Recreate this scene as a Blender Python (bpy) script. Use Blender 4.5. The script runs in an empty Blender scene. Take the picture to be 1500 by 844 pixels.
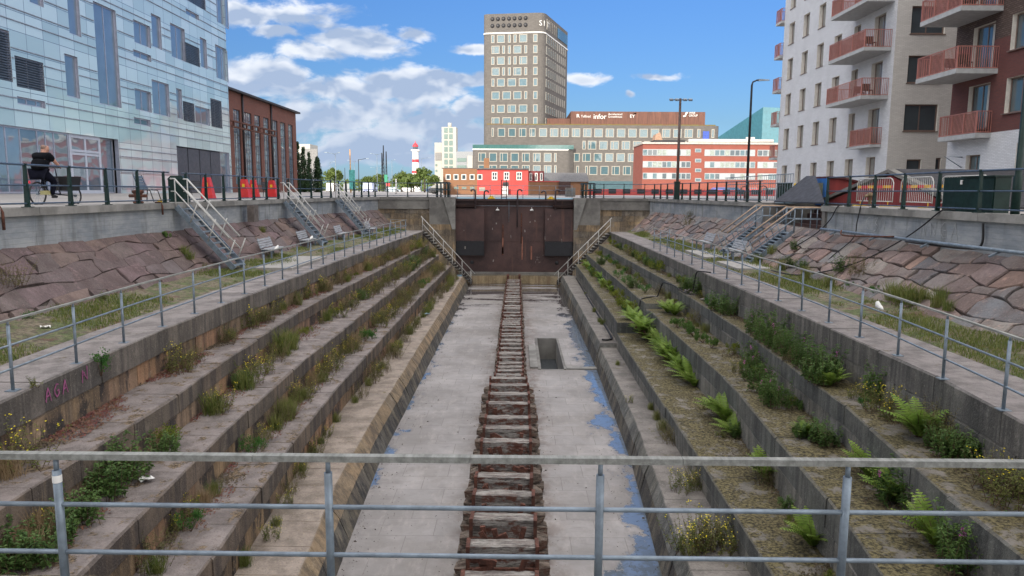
import bpy, bmesh, math, random
from mathutils import Vector, Matrix, noise
R=math.radians
# ------------------------------------------------------------------ camera, world, sun
PW,PH=1500,844
FP=1060.0; PITCH=math.atan((422-280.5)/FP); YAW=math.atan(7/FP); ROLL=R(0.35)
sc=bpy.context.scene
cam=bpy.data.cameras.new('camera'); camo=bpy.data.objects.new('camera',cam); sc.collection.objects.link(camo)
cam.sensor_width=36; cam.lens=36*FP/PW; cam.clip_start=.1; cam.clip_end=6000
f_=Vector((-math.sin(YAW)*math.cos(PITCH),math.cos(YAW)*math.cos(PITCH),-math.sin(PITCH)))
r_=Vector((math.cos(YAW),math.sin(YAW),0)); u_=r_.cross(f_)
cr=r_*math.cos(ROLL)+u_*math.sin(ROLL); cu=-r_*math.sin(ROLL)+u_*math.cos(ROLL)
camo.matrix_world=Matrix(((cr.x,cu.x,-f_.x,0),(cr.y,cu.y,-f_.y,0),(cr.z,cu.z,-f_.z,0),(0,0,0,1)))
sc.camera=camo
sc.render.resolution_x=1024; sc.render.resolution_y=576
def ray(x,y): return f_+cr*((x-750)/FP)+cu*((422-y)/FP)
def atz(x,y,z): r=ray(x,y); return r*(z/r.z)
def aty(x,y,Y): r=ray(x,y); return r*(Y/r.y)
def atx(x,y,X): r=ray(x,y); return r*(X/r.x)
SKH=(.125,.225,.50); SKM=(.128,.192,.315); SKT=(.155,.262,.455)
SAZ=R(199); SEL=R(19)
SUN=Vector((math.sin(SAZ)*math.cos(SEL),math.cos(SAZ)*math.cos(SEL),math.sin(SEL)))
lamp=bpy.data.lights.new('sun','SUN'); lamp.energy=2.0; lamp.angle=R(.53); lamp.color=(1,.90,.76)
lo=bpy.data.objects.new('sun',lamp); sc.collection.objects.link(lo); lo.rotation_euler=SUN.to_track_quat('Z','Y').to_euler()
sc.view_settings.view_transform='Standard'; sc.view_settings.look='None'; sc.view_settings.gamma=1
sc.view_settings.exposure=1.57
class NT:
    def __init__(s,tree): s.t=tree; s.n=tree.nodes; s.l=tree.links
    def new(s,ty,ins=None,**kw):
        n=s.n.new(ty)
        for k,v in kw.items(): setattr(n,k,v)
        if ins:
            for k,v in ins.items():
                sk=n.inputs[k]
                if isinstance(v,bpy.types.NodeSocket): s.l.new(v,sk)
                else: sk.default_value=v
        return n
    def math(s,op,a,b=None,c=None,clamp=False):
        ins={0:a}
        if b is not None: ins[1]=b
        if c is not None: ins[2]=c
        return s.new('ShaderNodeMath',ins,operation=op,use_clamp=clamp).outputs[0]
    def mr(s,v,a,b,c=0.,d=1.,smooth=True):
        return s.new('ShaderNodeMapRange',{0:v,1:a,2:b,3:c,4:d},interpolation_type='SMOOTHSTEP' if smooth else 'LINEAR').outputs[0]
    def noise(s,vec,scale,detail=4,rough=.55,dist=0):
        return s.new('ShaderNodeTexNoise',{'Vector':vec,'Scale':scale,'Detail':detail,'Roughness':rough,'Distortion':dist}).outputs[0]
    def mix(s,f,a,b,mode='MIX'):
        n=s.new('ShaderNodeMix',data_type='RGBA',blend_type=mode)
        for i,v in ((0,f),(6,a),(7,b)):
            if isinstance(v,bpy.types.NodeSocket): s.l.new(v,n.inputs[i])
            else: n.inputs[i].default_value=v if i==0 else (tuple(v)+(1,))[:4]
        return n.outputs[2]
    def vmul(s,v,m): return s.new('ShaderNodeVectorMath',{0:v,1:m},operation='MULTIPLY').outputs[0]
world=bpy.data.worlds.new('World'); sc.world=world; world.use_nodes=True
w=NT(world.node_tree); w.n.clear()
sky=w.new('ShaderNodeTexSky',sky_type='NISHITA',sun_disc=False,sun_elevation=SEL,sun_rotation=SAZ,altitude=0,air_density=1.25,dust_density=.3,ozone_density=2.6)
tc=w.new('ShaderNodeTexCoord'); dirv=tc.outputs['Generated']
sep=w.new('ShaderNodeSeparateXYZ',{0:dirv})
az=w.math('ARCTAN2',sep.outputs[0],sep.outputs[1]); el=w.math('ARCSINE',sep.outputs[2])
ae=w.new('ShaderNodeCombineXYZ',{0:az,1:el,2:0.}).outputs[0]
# soft wobble of the coordinates so that no cloud outline is an ellipse
wob=w.new('ShaderNodeTexNoise',{'Vector':ae,'Scale':9.,'Detail':3.})
ae2=w.new('ShaderNodeVectorMath',{0:ae,1:w.new('ShaderNodeVectorMath',{0:w.new('ShaderNodeVectorMath',{0:wob.outputs['Color'],1:(.5,.5,.5)},operation='SUBTRACT').outputs[0],1:(.07,.035,0)},operation='MULTIPLY').outputs[0]},operation='ADD').outputs[0]
def pxae(x,y):
    r=ray(x,y).normalized(); return math.atan2(r.x,r.y),math.asin(r.z)
def cloudmask(vec):
    acc=None
    blobs=[(355,16,80,20),(440,24,72,20),(415,46,34,10),(535,66,62,24),(605,52,34,12),(470,82,50,16),(390,104,64,20),(350,120,50,16),
     (520,135,90,20),(600,128,100,24),(660,118,70,14),(560,160,90,22),(480,172,90,24),(620,186,70,24),(560,208,140,22),(470,222,150,20),(690,160,26,20),(700,210,80,30),(690,74,38,9),(848,116,30,9),(960,113,38,7),(918,142,12,6),
     (640,232,260,14)]
    for px,py,rx,ry in blobs:
        a,e=pxae(px,py)
        d=w.new('ShaderNodeVectorMath',{0:vec,1:(a,e,0)},operation='SUBTRACT').outputs[0]
        d=w.vmul(d,(FP/rx/1.25,FP/ry/1.25,0))
        L=w.new('ShaderNodeVectorMath',{0:d},operation='LENGTH').outputs['Value']
        m=w.mr(L,1.35,.1,0,1,False)
        acc=m if acc is None else w.math('MAXIMUM',acc,m)
    # cloud elsewhere is added further down, as fill for the shaded dock
    return acc
def dens(off):
    v=w.new('ShaderNodeVectorMath',{0:ae2,1:(0,off,0)},operation='ADD').outputs[0]
    m=cloudmask(v) if off==0 else None
    n1=w.new('ShaderNodeTexNoise',{'Vector':w.vmul(v,(1,1.9,1)),'Scale':14.,'Detail':8.,'Roughness':.58}).outputs[0]
    return m,n1
m0,n0=dens(0)
lo0=w.new('ShaderNodeTexNoise',{'Vector':w.vmul(ae2,(1,1.7,1)),'Scale':13.,'Detail':3.5,'Roughness':.5}).outputs[0]
lo1=w.new('ShaderNodeTexNoise',{'Vector':w.vmul(w.new('ShaderNodeVectorMath',{0:ae2,1:(-.006,.016,0)},operation='ADD').outputs[0],(1,1.7,1)),'Scale':13.,'Detail':3.5,'Roughness':.5}).outputs[0]
# bright cloud added out of view, overhead and behind, as fill light for the dock
offn=w.new('ShaderNodeTexNoise',{'Vector':w.vmul(dirv,(2,2,3)),'Scale':1.7,'Detail':6.}).outputs[0]
zone=w.math('MAXIMUM',w.mr(w.math('ABSOLUTE',az),1.0,1.5),w.mr(el,.62,.85))
fillc=w.math('MULTIPLY',zone,w.mr(offn,.36,.52,0,1.))
m1=m0
dn=w.math('ADD',w.math('MULTIPLY',m1,.92),w.math('MULTIPLY',w.math('SUBTRACT',n0,.5),1.75))
alpha=w.mr(dn,.30,.66,0,.95)
relief=w.math('SUBTRACT',lo0,lo1)
lit=w.math('ADD',w.mr(w.math('ADD',relief,w.math('MULTIPLY',w.math('SUBTRACT',n0,.5),.35)),-.15,.15),w.math('MULTIPLY',w.mr(dn,.3,1.05),-.52),clamp=True)
lowgrey=w.mr(el,.16,.05,0,.55)
lit=w.math('MULTIPLY',lit,w.math('SUBTRACT',1.,lowgrey))
ccol=w.mix(lit,(1.2,1.5,2.05),(3.1,3.15,3.25))
FILLC=(9.1,8.65,8.2)
hz=w.mix(w.mr(el,.0,.09,0,1,False),SKH,w.mix(w.mr(el,.09,.42,0,1,False),SKM,SKT))
skyc=w.mix(1.,sky.outputs[0],hz,'MULTIPLY')
fin=w.mix(alpha,skyc,ccol)
fin=w.mix(fillc,fin,FILLC)
bg=w.new('ShaderNodeBackground',{'Color':fin,'Strength':.12}); ow=w.new('ShaderNodeOutputWorld',{0:bg.outputs[0]})
# ------------------------------------------------------------------ helpers
COL=sc.collection
def tag(o,label=None,cat=None,group=None,kind=None):
    if label: o['label']=label
    if cat: o['category']=cat
    if group: o['group']=group
    if kind: o['kind']=kind
    return o
def empty(name,loc=(0,0,0),rz=0,label=None,cat=None,group=None):
    o=bpy.data.objects.new(name,None); COL.objects.link(o); o.location=loc; o.rotation_euler=(0,0,rz); o.empty_display_size=.3
    return tag(o,label,cat,group)
class MB:
    def __init__(s): s.v=[]; s.f=[]; s.m=[]; s.sm=[]
    def add(s,vs,fs,mi=0,smooth=False):
        b=len(s.v); s.v+= [tuple(p) for p in vs]; s.f+=[tuple(i+b for i in f) for f in fs]; s.m+=[mi]*len(fs); s.sm+=[smooth]*len(fs); return s
    def hexa(s,p,mi=0): # 8 corner points: 4 bottom ccw, 4 top ccw
        return s.add(p,[(3,2,1,0),(4,5,6,7),(0,1,5,4),(1,2,6,5),(2,3,7,6),(3,0,4,7)],mi)
    def box(s,x0,x1,y0,y1,z0,z1,mi=0):
        return s.hexa([(x0,y0,z0),(x1,y0,z0),(x1,y1,z0),(x0,y1,z0),(x0,y0,z1),(x1,y0,z1),(x1,y1,z1),(x0,y1,z1)],mi)
    def obox(s,c,sx,sy,sz,rz=0,rx=0,ry=0,mi=0):
        M=Matrix.Translation(c)@Matrix.Rotation(rz,4,'Z')@Matrix.Rotation(ry,4,'Y')@Matrix.Rotation(rx,4,'X')
        a,b,d=sx/2,sy/2,sz/2
        return s.hexa([M@Vector(q) for q in ((-a,-b,-d),(a,-b,-d),(a,b,-d),(-a,b,-d),(-a,-b,d),(a,-b,d),(a,b,d),(-a,b,d))],mi)
    def prism(s,poly,z0,z1,mi=0):
        n=len(poly); vs=[(x,y,z0) for x,y in poly]+[(x,y,z1) for x,y in poly]
        return s.add(vs,[tuple(range(n))[::-1],tuple(range(n,2*n))]+[(i,(i+1)%n,n+(i+1)%n,n+i) for i in range(n)],mi)
    def loft(s,pa,pb,mi=0): # two matching 3d polygons
        n=len(pa)
        return s.add(list(pa)+list(pb),[tuple(range(n))[::-1],tuple(range(n,2*n))]+[(i,(i+1)%n,n+(i+1)%n,n+i) for i in range(n)],mi)
    def tube(s,pts,r,n=8,mi=0,cap=True):
        pts=[Vector(p) for p in pts]; rs=r if isinstance(r,(list,tuple)) else [r]*len(pts)
        rings=[]; t=None
        for i,p in enumerate(pts):
            d=(pts[min(i+1,len(pts)-1)]-pts[max(i-1,0)]).normalized()
            if t is None: t=d.orthogonal().normalized()
            t=(t-d*t.dot(d)); t=t.normalized() if t.length>1e-5 else d.orthogonal().normalized()
            b=d.cross(t)
            rings.append([p+(t*math.cos(2*math.pi*(k+.5)/n)+b*math.sin(2*math.pi*(k+.5)/n))*rs[i] for k in range(n)])
        vs=[q for rg in rings for q in rg]; fs=[]
        for i in range(len(pts)-1):
            for k in range(n): fs.append((i*n+k,i*n+(k+1)%n,(i+1)*n+(k+1)%n,(i+1)*n+k))
        s.add(vs,fs,mi,n>5)
        if cap: b=len(s.v)-len(vs); s.f+= [tuple(b+k for k in range(n))[::-1],tuple(b+(len(pts)-1)*n+k for k in range(n))]; s.m+=[mi]*2; s.sm+=[False]*2
        return s
    def lathe(s,prof,c=(0,0,0),n=16,mi=0,axis='Z'):
        vs=[];fs=[]
        for (r,z) in prof:
            for k in range(n):
                a=2*math.pi*k/n
                q=(r*math.cos(a),r*math.sin(a),z) if axis=='Z' else ((z,r*math.cos(a),r*math.sin(a)) if axis=='X' else (r*math.cos(a),z,r*math.sin(a)))
                vs.append((c[0]+q[0],c[1]+q[1],c[2]+q[2]))
        for i in range(len(prof)-1):
            for k in range(n): fs.append((i*n+k,i*n+(k+1)%n,(i+1)*n+(k+1)%n,(i+1)*n+k))
        return s.add(vs,fs,mi,True)
    def mesh(s,name,mats):
        me=bpy.data.meshes.new(name); me.from_pydata(s.v,[],s.f)
        for m in (mats if isinstance(mats,(list,tuple)) else [mats]): me.materials.append(m)
        me.polygons.foreach_set('material_index',s.m); me.polygons.foreach_set('use_smooth',s.sm); me.update(); return me
    def build(s,name,mats,parent=None,loc=None):
        o=bpy.data.objects.new(name,s.mesh(name,mats)); COL.objects.link(o)
        if loc is not None: o.location=loc
        if parent: o.parent=parent
        return o
def rel(parent_loc,pts): return [Vector(p)-Vector(parent_loc) for p in pts]
KIDS={}
def copy_tree(o,parent=None):
    c=o.copy(); COL.objects.link(c); c.parent=parent
    for ch in [x for x in o.children]: copy_tree(ch,c)
    return c
ORD=['first','second','third','fourth','fifth','sixth','seventh','eighth','ninth','tenth','eleventh','twelfth','thirteenth','fourteenth','fifteenth','sixteenth','seventeenth','eighteenth','nineteenth']
def ordn(i): # 1-based
    if i<20: return ORD[i-1]
    t={2:'twent',3:'thirt',4:'fort',5:'fift',6:'sixt',7:'sevent',8:'eight',9:'ninet'}[i//10]
    return t+'ieth' if i%10==0 else t+'y-'+ORD[i%10-1]
def interp(pl,y):
    if y<=pl[0][0]: return pl[0][1]
    for (a,b),(c,d) in zip(pl,pl[1:]):
        if y<=c: return b+(d-b)*(y-a)/(c-a) if c>a else d
    return pl[-1][1]
# ------------------------------------------------------------------ materials
MATS={}
def pbase(name):
    m=bpy.data.materials.new(name); m.use_nodes=True; t=NT(m.node_tree); t.n.clear()
    b=t.new('ShaderNodeBsdfPrincipled'); o=t.new('ShaderNodeOutputMaterial',{0:b.outputs[0]}); return m,t,b
def mat(name,col,rough=.7,metal=0,var=.25,scale=4,bump=.15,col2=None,bscale=None,spec=.5,stretch=None,obj=False,randv=0,trans=0):
    if name in MATS: return MATS[name]
    m,t,b=pbase(name)
    g=t.new('ShaderNodeTexCoord').outputs['Object'] if obj else t.new('ShaderNodeNewGeometry').outputs['Position']
    v=t.vmul(g,stretch) if stretch else g
    n=t.noise(v,scale,6,.62)
    c2=col2 if col2 else tuple(c*(1-var*1.6) for c in col)
    cc=t.mix(t.mr(n,.32,.68),c2,col)
    n2=t.noise(g,scale*7,3,.6)
    cc=t.mix(t.mr(n2,.25,.75,0,.6*var),cc,tuple(c*.55 for c in col))
    if randv:
        oi=t.new('ShaderNodeObjectInfo').outputs['Random']
        hs=t.new('ShaderNodeHueSaturation',{'Color':cc,'Value':t.mr(oi,0,1,1-randv,1+randv,False),'Hue':t.mr(oi,0,1,.5-randv*.07,.5+randv*.07,False)}); cc=hs.outputs[0]
    t.l.new(cc,b.inputs['Base Color'])
    b.inputs['Metallic'].default_value=metal; b.inputs['Specular IOR Level'].default_value=spec
    rr=t.mr(n,.2,.8,min(1,rough+.08),max(.02,rough-.08)); t.l.new(rr,b.inputs['Roughness'])
    if bump:
        bp=t.new('ShaderNodeBump',{'Height':t.noise(v,bscale or scale*6,5,.6),'Strength':bump,'Distance':.03}); t.l.new(bp.outputs[0],b.inputs['Normal'])
    MATS[name]=m; return m
def leafmat(name,col,col2,trans=.25,rough=.5):
    m,t,b=pbase(name)
    oi=t.new('ShaderNodeObjectInfo').outputs['Random']; g=t.new('ShaderNodeNewGeometry')
    n=t.noise(g.outputs['Position'],6,3)
    f=t.math('ADD',t.mr(n,.35,.65,0,.7),t.math('MULTIPLY',oi,.5),clamp=True)
    f=t.math('ADD',f,t.math('MULTIPLY',t.math('SUBTRACT',g.outputs['Random Per Island'],.5),.6),clamp=True)
    cc=t.mix(f,col,col2)
    t.l.new(cc,b.inputs['Base Color']); b.inputs['Roughness'].default_value=rough; b.inputs['Specular IOR Level'].default_value=.25
    tr=t.new('ShaderNodeBsdfTranslucent',{0:cc}); ms=t.new('ShaderNodeMixShader',{0:trans,1:b.outputs[0],2:tr.outputs[0]})
    t.l.new(ms.outputs[0],[n for n in t.n if n.type=='OUTPUT_MATERIAL'][0].inputs[0]); MATS[name]=m; return m
def stonemat(name,cols,dark,moss=0,streak=.6,rough=.85,bump=.5,topcol=None,mosscol=(.085,.075,.03),patch=0.):
    """stone built in blocks: every block (mesh island) has its own tone; soot streaks and black crusts mark the faces, lichen and moss lie on top"""
    m,t,b=pbase(name); g=t.new('ShaderNodeNewGeometry'); P=g.outputs['Position']
    isl=g.outputs['Random Per Island']
    rmp=t.new('ShaderNodeValToRGB',{0:isl}); e=rmp.color_ramp.elements
    e[0].color=cols[0]+(1,); e[1].color=cols[-1]+(1,)
    for i,c in enumerate(cols[1:-1]): x=e.new((i+1)/(len(cols)-1)); x.color=c+(1,)
    cc=rmp.outputs[0]
    nz=t.new('ShaderNodeSeparateXYZ',{0:g.outputs['Normal']}).outputs[2]; top=t.mr(nz,.6,.85); side_=t.math('SUBTRACT',1.,top)
    n1=t.noise(P,1.1,8,.68); cc=t.mix(t.mr(n1,.38,.62,0,.6),cc,tuple(c*.45 for c in cols[0]))
    cc=t.mix(t.mr(t.noise(P,2.7,6,.7),.55,.7,0,.45),cc,tuple(min(1,c*1.7) for c in cols[-1]))
    if topcol:
        tcol=t.mix(t.mr(t.noise(P,1.7,8,.7),.38,.64),topcol,tuple(c*.5 for c in topcol)); tcol=t.mix(t.math('MULTIPLY',isl,.28),tcol,tuple(c*.55 for c in topcol)); cc=t.mix(t.math('MULTIPLY',top,.88),cc,tcol)
    st=t.noise(t.vmul(P,(3.2,3.2,.16)),1.0,6,.68,.2); cc=t.mix(t.math('MULTIPLY',t.mr(st,.43,.60,0,streak),side_),cc,dark)
    st2=t.noise(t.vmul(P,(5,5,.3)),1.3,4,.6); cc=t.mix(t.math('MULTIPLY',t.mr(st2,.6,.72,0,streak*.5),side_),cc,tuple(min(1,c*1.5) for c in cols[-1]))
    if patch:
        pn=t.noise(t.vmul(P,(1.,1.,.55)),1.25,7,.6,.25); pe=t.math('ADD',pn,t.math('MULTIPLY',t.math('SUBTRACT',t.noise(t.vmul(P,(14,14,1.2)),1.,4,.6),.5),.13))
        cc=t.mix(t.math('MULTIPLY',t.mr(pe,.50,.56,0,patch),side_),cc,dark)
    sp=t.noise(P,22,5,.75); cc=t.mix(t.mr(sp,.55,.72,0,.5),cc,tuple(min(1,c*1.9) for c in cols[0])); cc=t.mix(t.mr(sp,.45,.28,0,.6),cc,tuple(c*.25 for c in cols[0]))
    if moss:
        mm=t.math('MULTIPLY',top,t.mr(t.noise(P,2.1,8,.75),.64-moss*.42,.72-moss*.42)); mn=t.noise(P,17,6,.75)
        mc=t.mix(t.mr(mn,.38,.62),tuple(c*.25 for c in mosscol),tuple(c*2.3 for c in mosscol)); cc=t.mix(mm,cc,mc)
    t.l.new(cc,b.inputs['Base Color']); b.inputs['Roughness'].default_value=rough; b.inputs['Specular IOR Level'].default_value=.3
    hh=t.math('ADD',t.math('MULTIPLY',t.noise(P,6,7,.68),1.),t.math('MULTIPLY',t.noise(P,34,4,.65),.5))
    bp=t.new('ShaderNodeBump',{'Height':hh,'Strength':min(1,bump*1.5),'Distance':.05}); t.l.new(bp.outputs[0],b.inputs['Normal'])
    MATS[name]=m; return m
def brickmat(name,c1,c2,mortar,w_=.25,h=.065,rough=.85,axis='x',big=1.0,bump=.3,msize=.012,gloss=None):
    """axis 'x': wall lies in the YZ plane, 'y': in the XZ plane"""
    m,t,b=pbase(name); g=t.new('ShaderNodeNewGeometry'); s=t.new('ShaderNodeSeparateXYZ',{0:g.outputs['Position']})
    nn=t.new('ShaderNodeSeparateXYZ',{0:g.outputs['Normal']}); ax=t.mr(t.math('ABSOLUTE',nn.outputs[0]),.5,.6,0,1)
    u=t.math('ADD',t.math('MULTIPLY',s.outputs[1],ax),t.math('MULTIPLY',s.outputs[0],t.math('SUBTRACT',1.,ax)))
    v=t.new('ShaderNodeCombineXYZ',{0:u,1:s.outputs[2],2:0.}).outputs[0]
    br=t.new('ShaderNodeTexBrick',{'Vector':v,'Color1':c1+(1,),'Color2':c2+(1,),'Mortar':mortar+(1,),'Scale':1.,'Mortar Size':msize,'Brick Width':w_,'Row Height':h,'Bias':0.})
    cc=br.outputs[0]; n=t.noise(g.outputs['Position'],.8,5,.6); cc=t.mix(t.mr(n,.35,.7,0,.3),cc,tuple(c*.6 for c in c1))
    t.l.new(cc,b.inputs['Base Color']); b.inputs['Roughness'].default_value=rough; b.inputs['Specular IOR Level'].default_value=.3
    if bump: bp=t.new('ShaderNodeBump',{'Height':br.outputs[1],'Strength':-bump,'Distance':.02}); t.l.new(bp.outputs[0],b.inputs['Normal'])
    MATS[name]=m; return m
def glassmat(name,col,rough=.04,wave=.02,spec=1.2,metal=0.,wscale=.6,alpha_dark=None):
    m,t,b=pbase(name); g=t.new('ShaderNodeNewGeometry')
    n=t.noise(g.outputs['Position'],1.1,2); isl=g.outputs['Random Per Island']
    cc=t.mix(t.math('MULTIPLY',t.math('ADD',n,isl),.5),tuple(c*.45 for c in col),tuple(min(1,c*1.5) for c in col))
    t.l.new(cc,b.inputs['Base Color']); b.inputs['Roughness'].default_value=rough; b.inputs['Metallic'].default_value=metal
    b.inputs['IOR'].default_value=1.9; b.inputs['Specular IOR Level'].default_value=.5*spec
    bp=t.new('ShaderNodeBump',{'Height':t.noise(g.outputs['Position'],wscale,1),'Strength':wave,'Distance':1.}); t.l.new(bp.outputs[0],b.inputs['Normal'])
    MATS[name]=m; return m
conc=mat('quay_concrete',(.27,.265,.25),.85,var=.3,scale=1.2,bump=.35,bscale=14)
conc_d=mat('old_concrete',(.20,.195,.18),.88,col2=(.11,.105,.10),scale=.9,bump=.5,bscale=12)
galv=mat('galvanised_steel',(.22,.275,.33),.5,metal=.35,var=.22,scale=6,bump=.05)
galv_old=mat('weathered_grey_rail',(.26,.27,.255),.75,col2=(.14,.145,.135),scale=14,bump=.3,stretch=(1,.2,1))
green=mat('dark_green_paint',(.006,.026,.022),.5,var=.2,scale=5,bump=.05,spec=.3)
bluerail=mat('blue_grey_rail_paint',(.055,.085,.13),.4,var=.2,scale=5,bump=.03)
woodrail=mat('pale_wood_handrail',(.42,.30,.21),.6,scale=10,var=.2,stretch=(1,1,1))
lightrail=mat('pale_grey_handrail',(.52,.52,.50),.5,scale=8,var=.15)
rust=mat('rust',(.13,.048,.030),.9,col2=(.045,.020,.015),scale=9,bump=.6,bscale=30)
def timbermat(name,light,dark,rusty,stretch):
    m,t,b=pbase(name); g=t.new('ShaderNodeTexCoord').outputs['Object']; oi=t.new('ShaderNodeObjectInfo').outputs['Random']
    gg=t.new('ShaderNodeVectorMath',{0:g,1:t.new('ShaderNodeCombineXYZ',{0:t.math('MULTIPLY',oi,9.),1:t.math('MULTIPLY',oi,31.),2:t.math('MULTIPLY',oi,17.)}).outputs[0]},operation='ADD').outputs[0]
    v=t.vmul(gg,stretch); n=t.noise(v,3.4,8,.72,.25); n2=t.noise(v,12.,6,.75,.3)
    cc=t.mix(t.mr(n,.36,.62),dark,light); cc=t.mix(t.mr(n2,.50,.38,0,.8),cc,tuple(c*.3 for c in dark)); cc=t.mix(t.mr(n2,.55,.75,0,.5),cc,tuple(min(1,c*1.5) for c in light))
    r=t.noise(t.vmul(gg,(1.6,3,3)),2.2,6,.7); nz=t.new('ShaderNodeSeparateXYZ',{0:t.new('ShaderNodeNewGeometry').outputs['Normal']}).outputs[2]
    rm=t.math('MULTIPLY',t.mr(r,.46,.60,0,rusty),t.mr(nz,.9,.3,.25,1)); cc=t.mix(rm,cc,(.11,.038,.024))
    t.l.new(cc,b.inputs['Base Color']); b.inputs['Roughness'].default_value=.92; b.inputs['Specular IOR Level'].default_value=.2
    bp=t.new('ShaderNodeBump',{'Height':t.math('ADD',n,t.math('MULTIPLY',n2,.6)),'Strength':1.,'Distance':.05}); t.l.new(bp.outputs[0],b.inputs['Normal']); MATS[name]=m; return m
timber=timbermat('weathered_timber',(.36,.345,.32),(.11,.095,.088),.9,(.35,2.4,3.0))
timber_l=timbermat('split_timber',(.24,.20,.165),(.07,.055,.046),.6,(.45,2.6,4.5))
black=mat('black_rubber',(.012,.012,.014),.6,var=.1)
redp=mat('red_plastic',(.58,.03,.03),.45,var=.12,scale=3,bump=.03)
yellow=mat('yellow_paint',(.75,.5,.02),.5,var=.15)
white=mat('white_paint',(.72,.72,.70),.55,var=.1,scale=3,bump=.03)
glass_w=glassmat('window_glass',(.05,.07,.08),.03,.012)
glass_far=glassmat('far_window_glass',(.065,.12,.14),.05,.02)
# ------------------------------------------------------------------ the dock: levels and plan lines measured along the dock (Y)
rnd=random.Random(7)
ZT=-3.05; ZF=-7.2; ZQ=-.48; YA=5.6
EL=[ [(5,7.1),(10,7.44),(13,7.63),(15,7.75),(22,7.85),(30,7.85),(45,7.5),(57,7.15)],
     [(5,6.3),(10,6.55),(13.4,6.62),(16,6.85),(23,7.2),(27,7.2),(38,6.95),(50,6.75),(57,6.6)],
     [(5,5.2),(8.5,5.4),(11,5.58),(14,5.78),(20,5.98),(45,5.95),(57,5.85)],
     [(5,4.4),(10,4.58),(15,4.92),(20,5.08),(40,5.1),(54,4.94)],
     [(5,3.3),(11.4,3.62),(15.3,3.95),(20,4.02),(54,4.08)],
     [(5,2.95),(12.8,3.32),(18.7,3.6),(57,3.6)] ]
ER=[ [(5,6.3),(9.5,6.85),(12,7.1),(22,7.2),(57,7.15)],
     [(5,5.4),(7.7,5.68),(9,5.75),(11.3,6.0),(13.4,6.28),(17,6.42),(20.5,6.6),(27,6.7),(40,6.4),(57,6.0)],
     [(5,4.4),(8.6,4.62),(10.2,4.88),(14,5.14),(18,5.42),(29,5.42),(29.6,5.3),(57,5.1)],
     [(5,3.8),(10.2,3.95),(17,4.05),(29.4,4.12),(29.6,4.2),(57,4.42)],
     [(5,2.8),(12,3.0),(15,3.14),(20,3.38),(29,3.48),(57,3.4)],
     [(5,2.5),(12.8,2.76),(19,3.1),(30,3.28),(57,3.2)] ]
ZL=[ZT,-4.0,-4.75,-5.55,-6.4,ZF]
ZRn=[ZT,-4.0,-4.78,-5.78,-6.4,ZF]; ZRf=[ZT,-3.85,-4.55,-5.35,-6.22,ZF]; YJ=29.5
def EX(side,t,y): return side*interp((EL if side<0 else ER)[t],y)
def ZZ(side,t,y): return ZL[t] if side<0 else (ZRn[t] if y<YJ else ZRf[t])
st_left=stonemat('dock_stone_brown',[(.33,.23,.135),(.27,.20,.135),(.38,.22,.125),(.31,.18,.12),(.25,.195,.14)],(.030,.029,.032),patch=.85,moss=.12,topcol=(.23,.21,.2),mosscol=(.07,.06,.045))
st_leftcap=stonemat('dock_stone_grey_brown',[(.16,.13,.105),(.12,.105,.092),(.19,.145,.11),(.14,.12,.10)],(.032,.031,.036),moss=.28,topcol=(.275,.243,.235),mosscol=(.095,.07,.045))
st_right=stonemat('dock_stone_grey',[(.135,.14,.132),(.105,.112,.11),(.16,.16,.145),(.12,.126,.12)],(.035,.038,.04),moss=.56,topcol=(.215,.195,.17),mosscol=(.072,.061,.030))
st_rightlow=stonemat('dock_stone_pale_grey',[(.21,.205,.18),(.17,.172,.165),(.24,.225,.19),(.185,.188,.18)],(.045,.048,.05),patch=.35,moss=.12,topcol=(.225,.205,.19))
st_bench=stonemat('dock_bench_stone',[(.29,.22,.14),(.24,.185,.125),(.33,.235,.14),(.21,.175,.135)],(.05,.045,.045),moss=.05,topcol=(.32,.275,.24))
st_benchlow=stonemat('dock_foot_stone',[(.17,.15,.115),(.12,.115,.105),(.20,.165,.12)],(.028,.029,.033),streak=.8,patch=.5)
walk=stonemat('terrace_walk_stone',[(.20,.18,.165),(.17,.155,.145),(.22,.195,.175)],(.05,.05,.05),moss=.08,topcol=(.215,.195,.185),mosscol=(.09,.075,.05))
def stone_run(mb,side,y0,y1,fx,fz,ft,L,rec=0,mi=0,back=None,jit=.012,chamf=.03):
    """stones laid end to end along the dock: fx face line, fz top, ft bottom, back line"""
    y=y0
    while y<y1-.05:
        l=L*rnd.uniform(.75,1.25); ye=min(y1,y+l)
        if y1-ye<.4: ye=y1
        dx=rnd.uniform(-jit,jit)+rec; dz=rnd.uniform(-jit,jit)*.6; g=.006
        rings=[]
        for yy in (y+g,ye-g):
            x=fx(yy)+side*dx; zt=fz((y+ye)/2)+dz; zb=ft((y+ye)/2); xb=back(yy)
            c=chamf*rnd.uniform(.5,1.5)
            rings.append([(x,yy,zb),(x,yy,zt-c),(x+side*c,yy,zt),(xb,yy,zt+ (0)),(xb,yy,zb)])
        if side<0: mb.loft(rings[0],rings[1],mi)
        else: mb.loft(rings[0][::-1],rings[1][::-1],mi)
        y=ye
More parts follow.
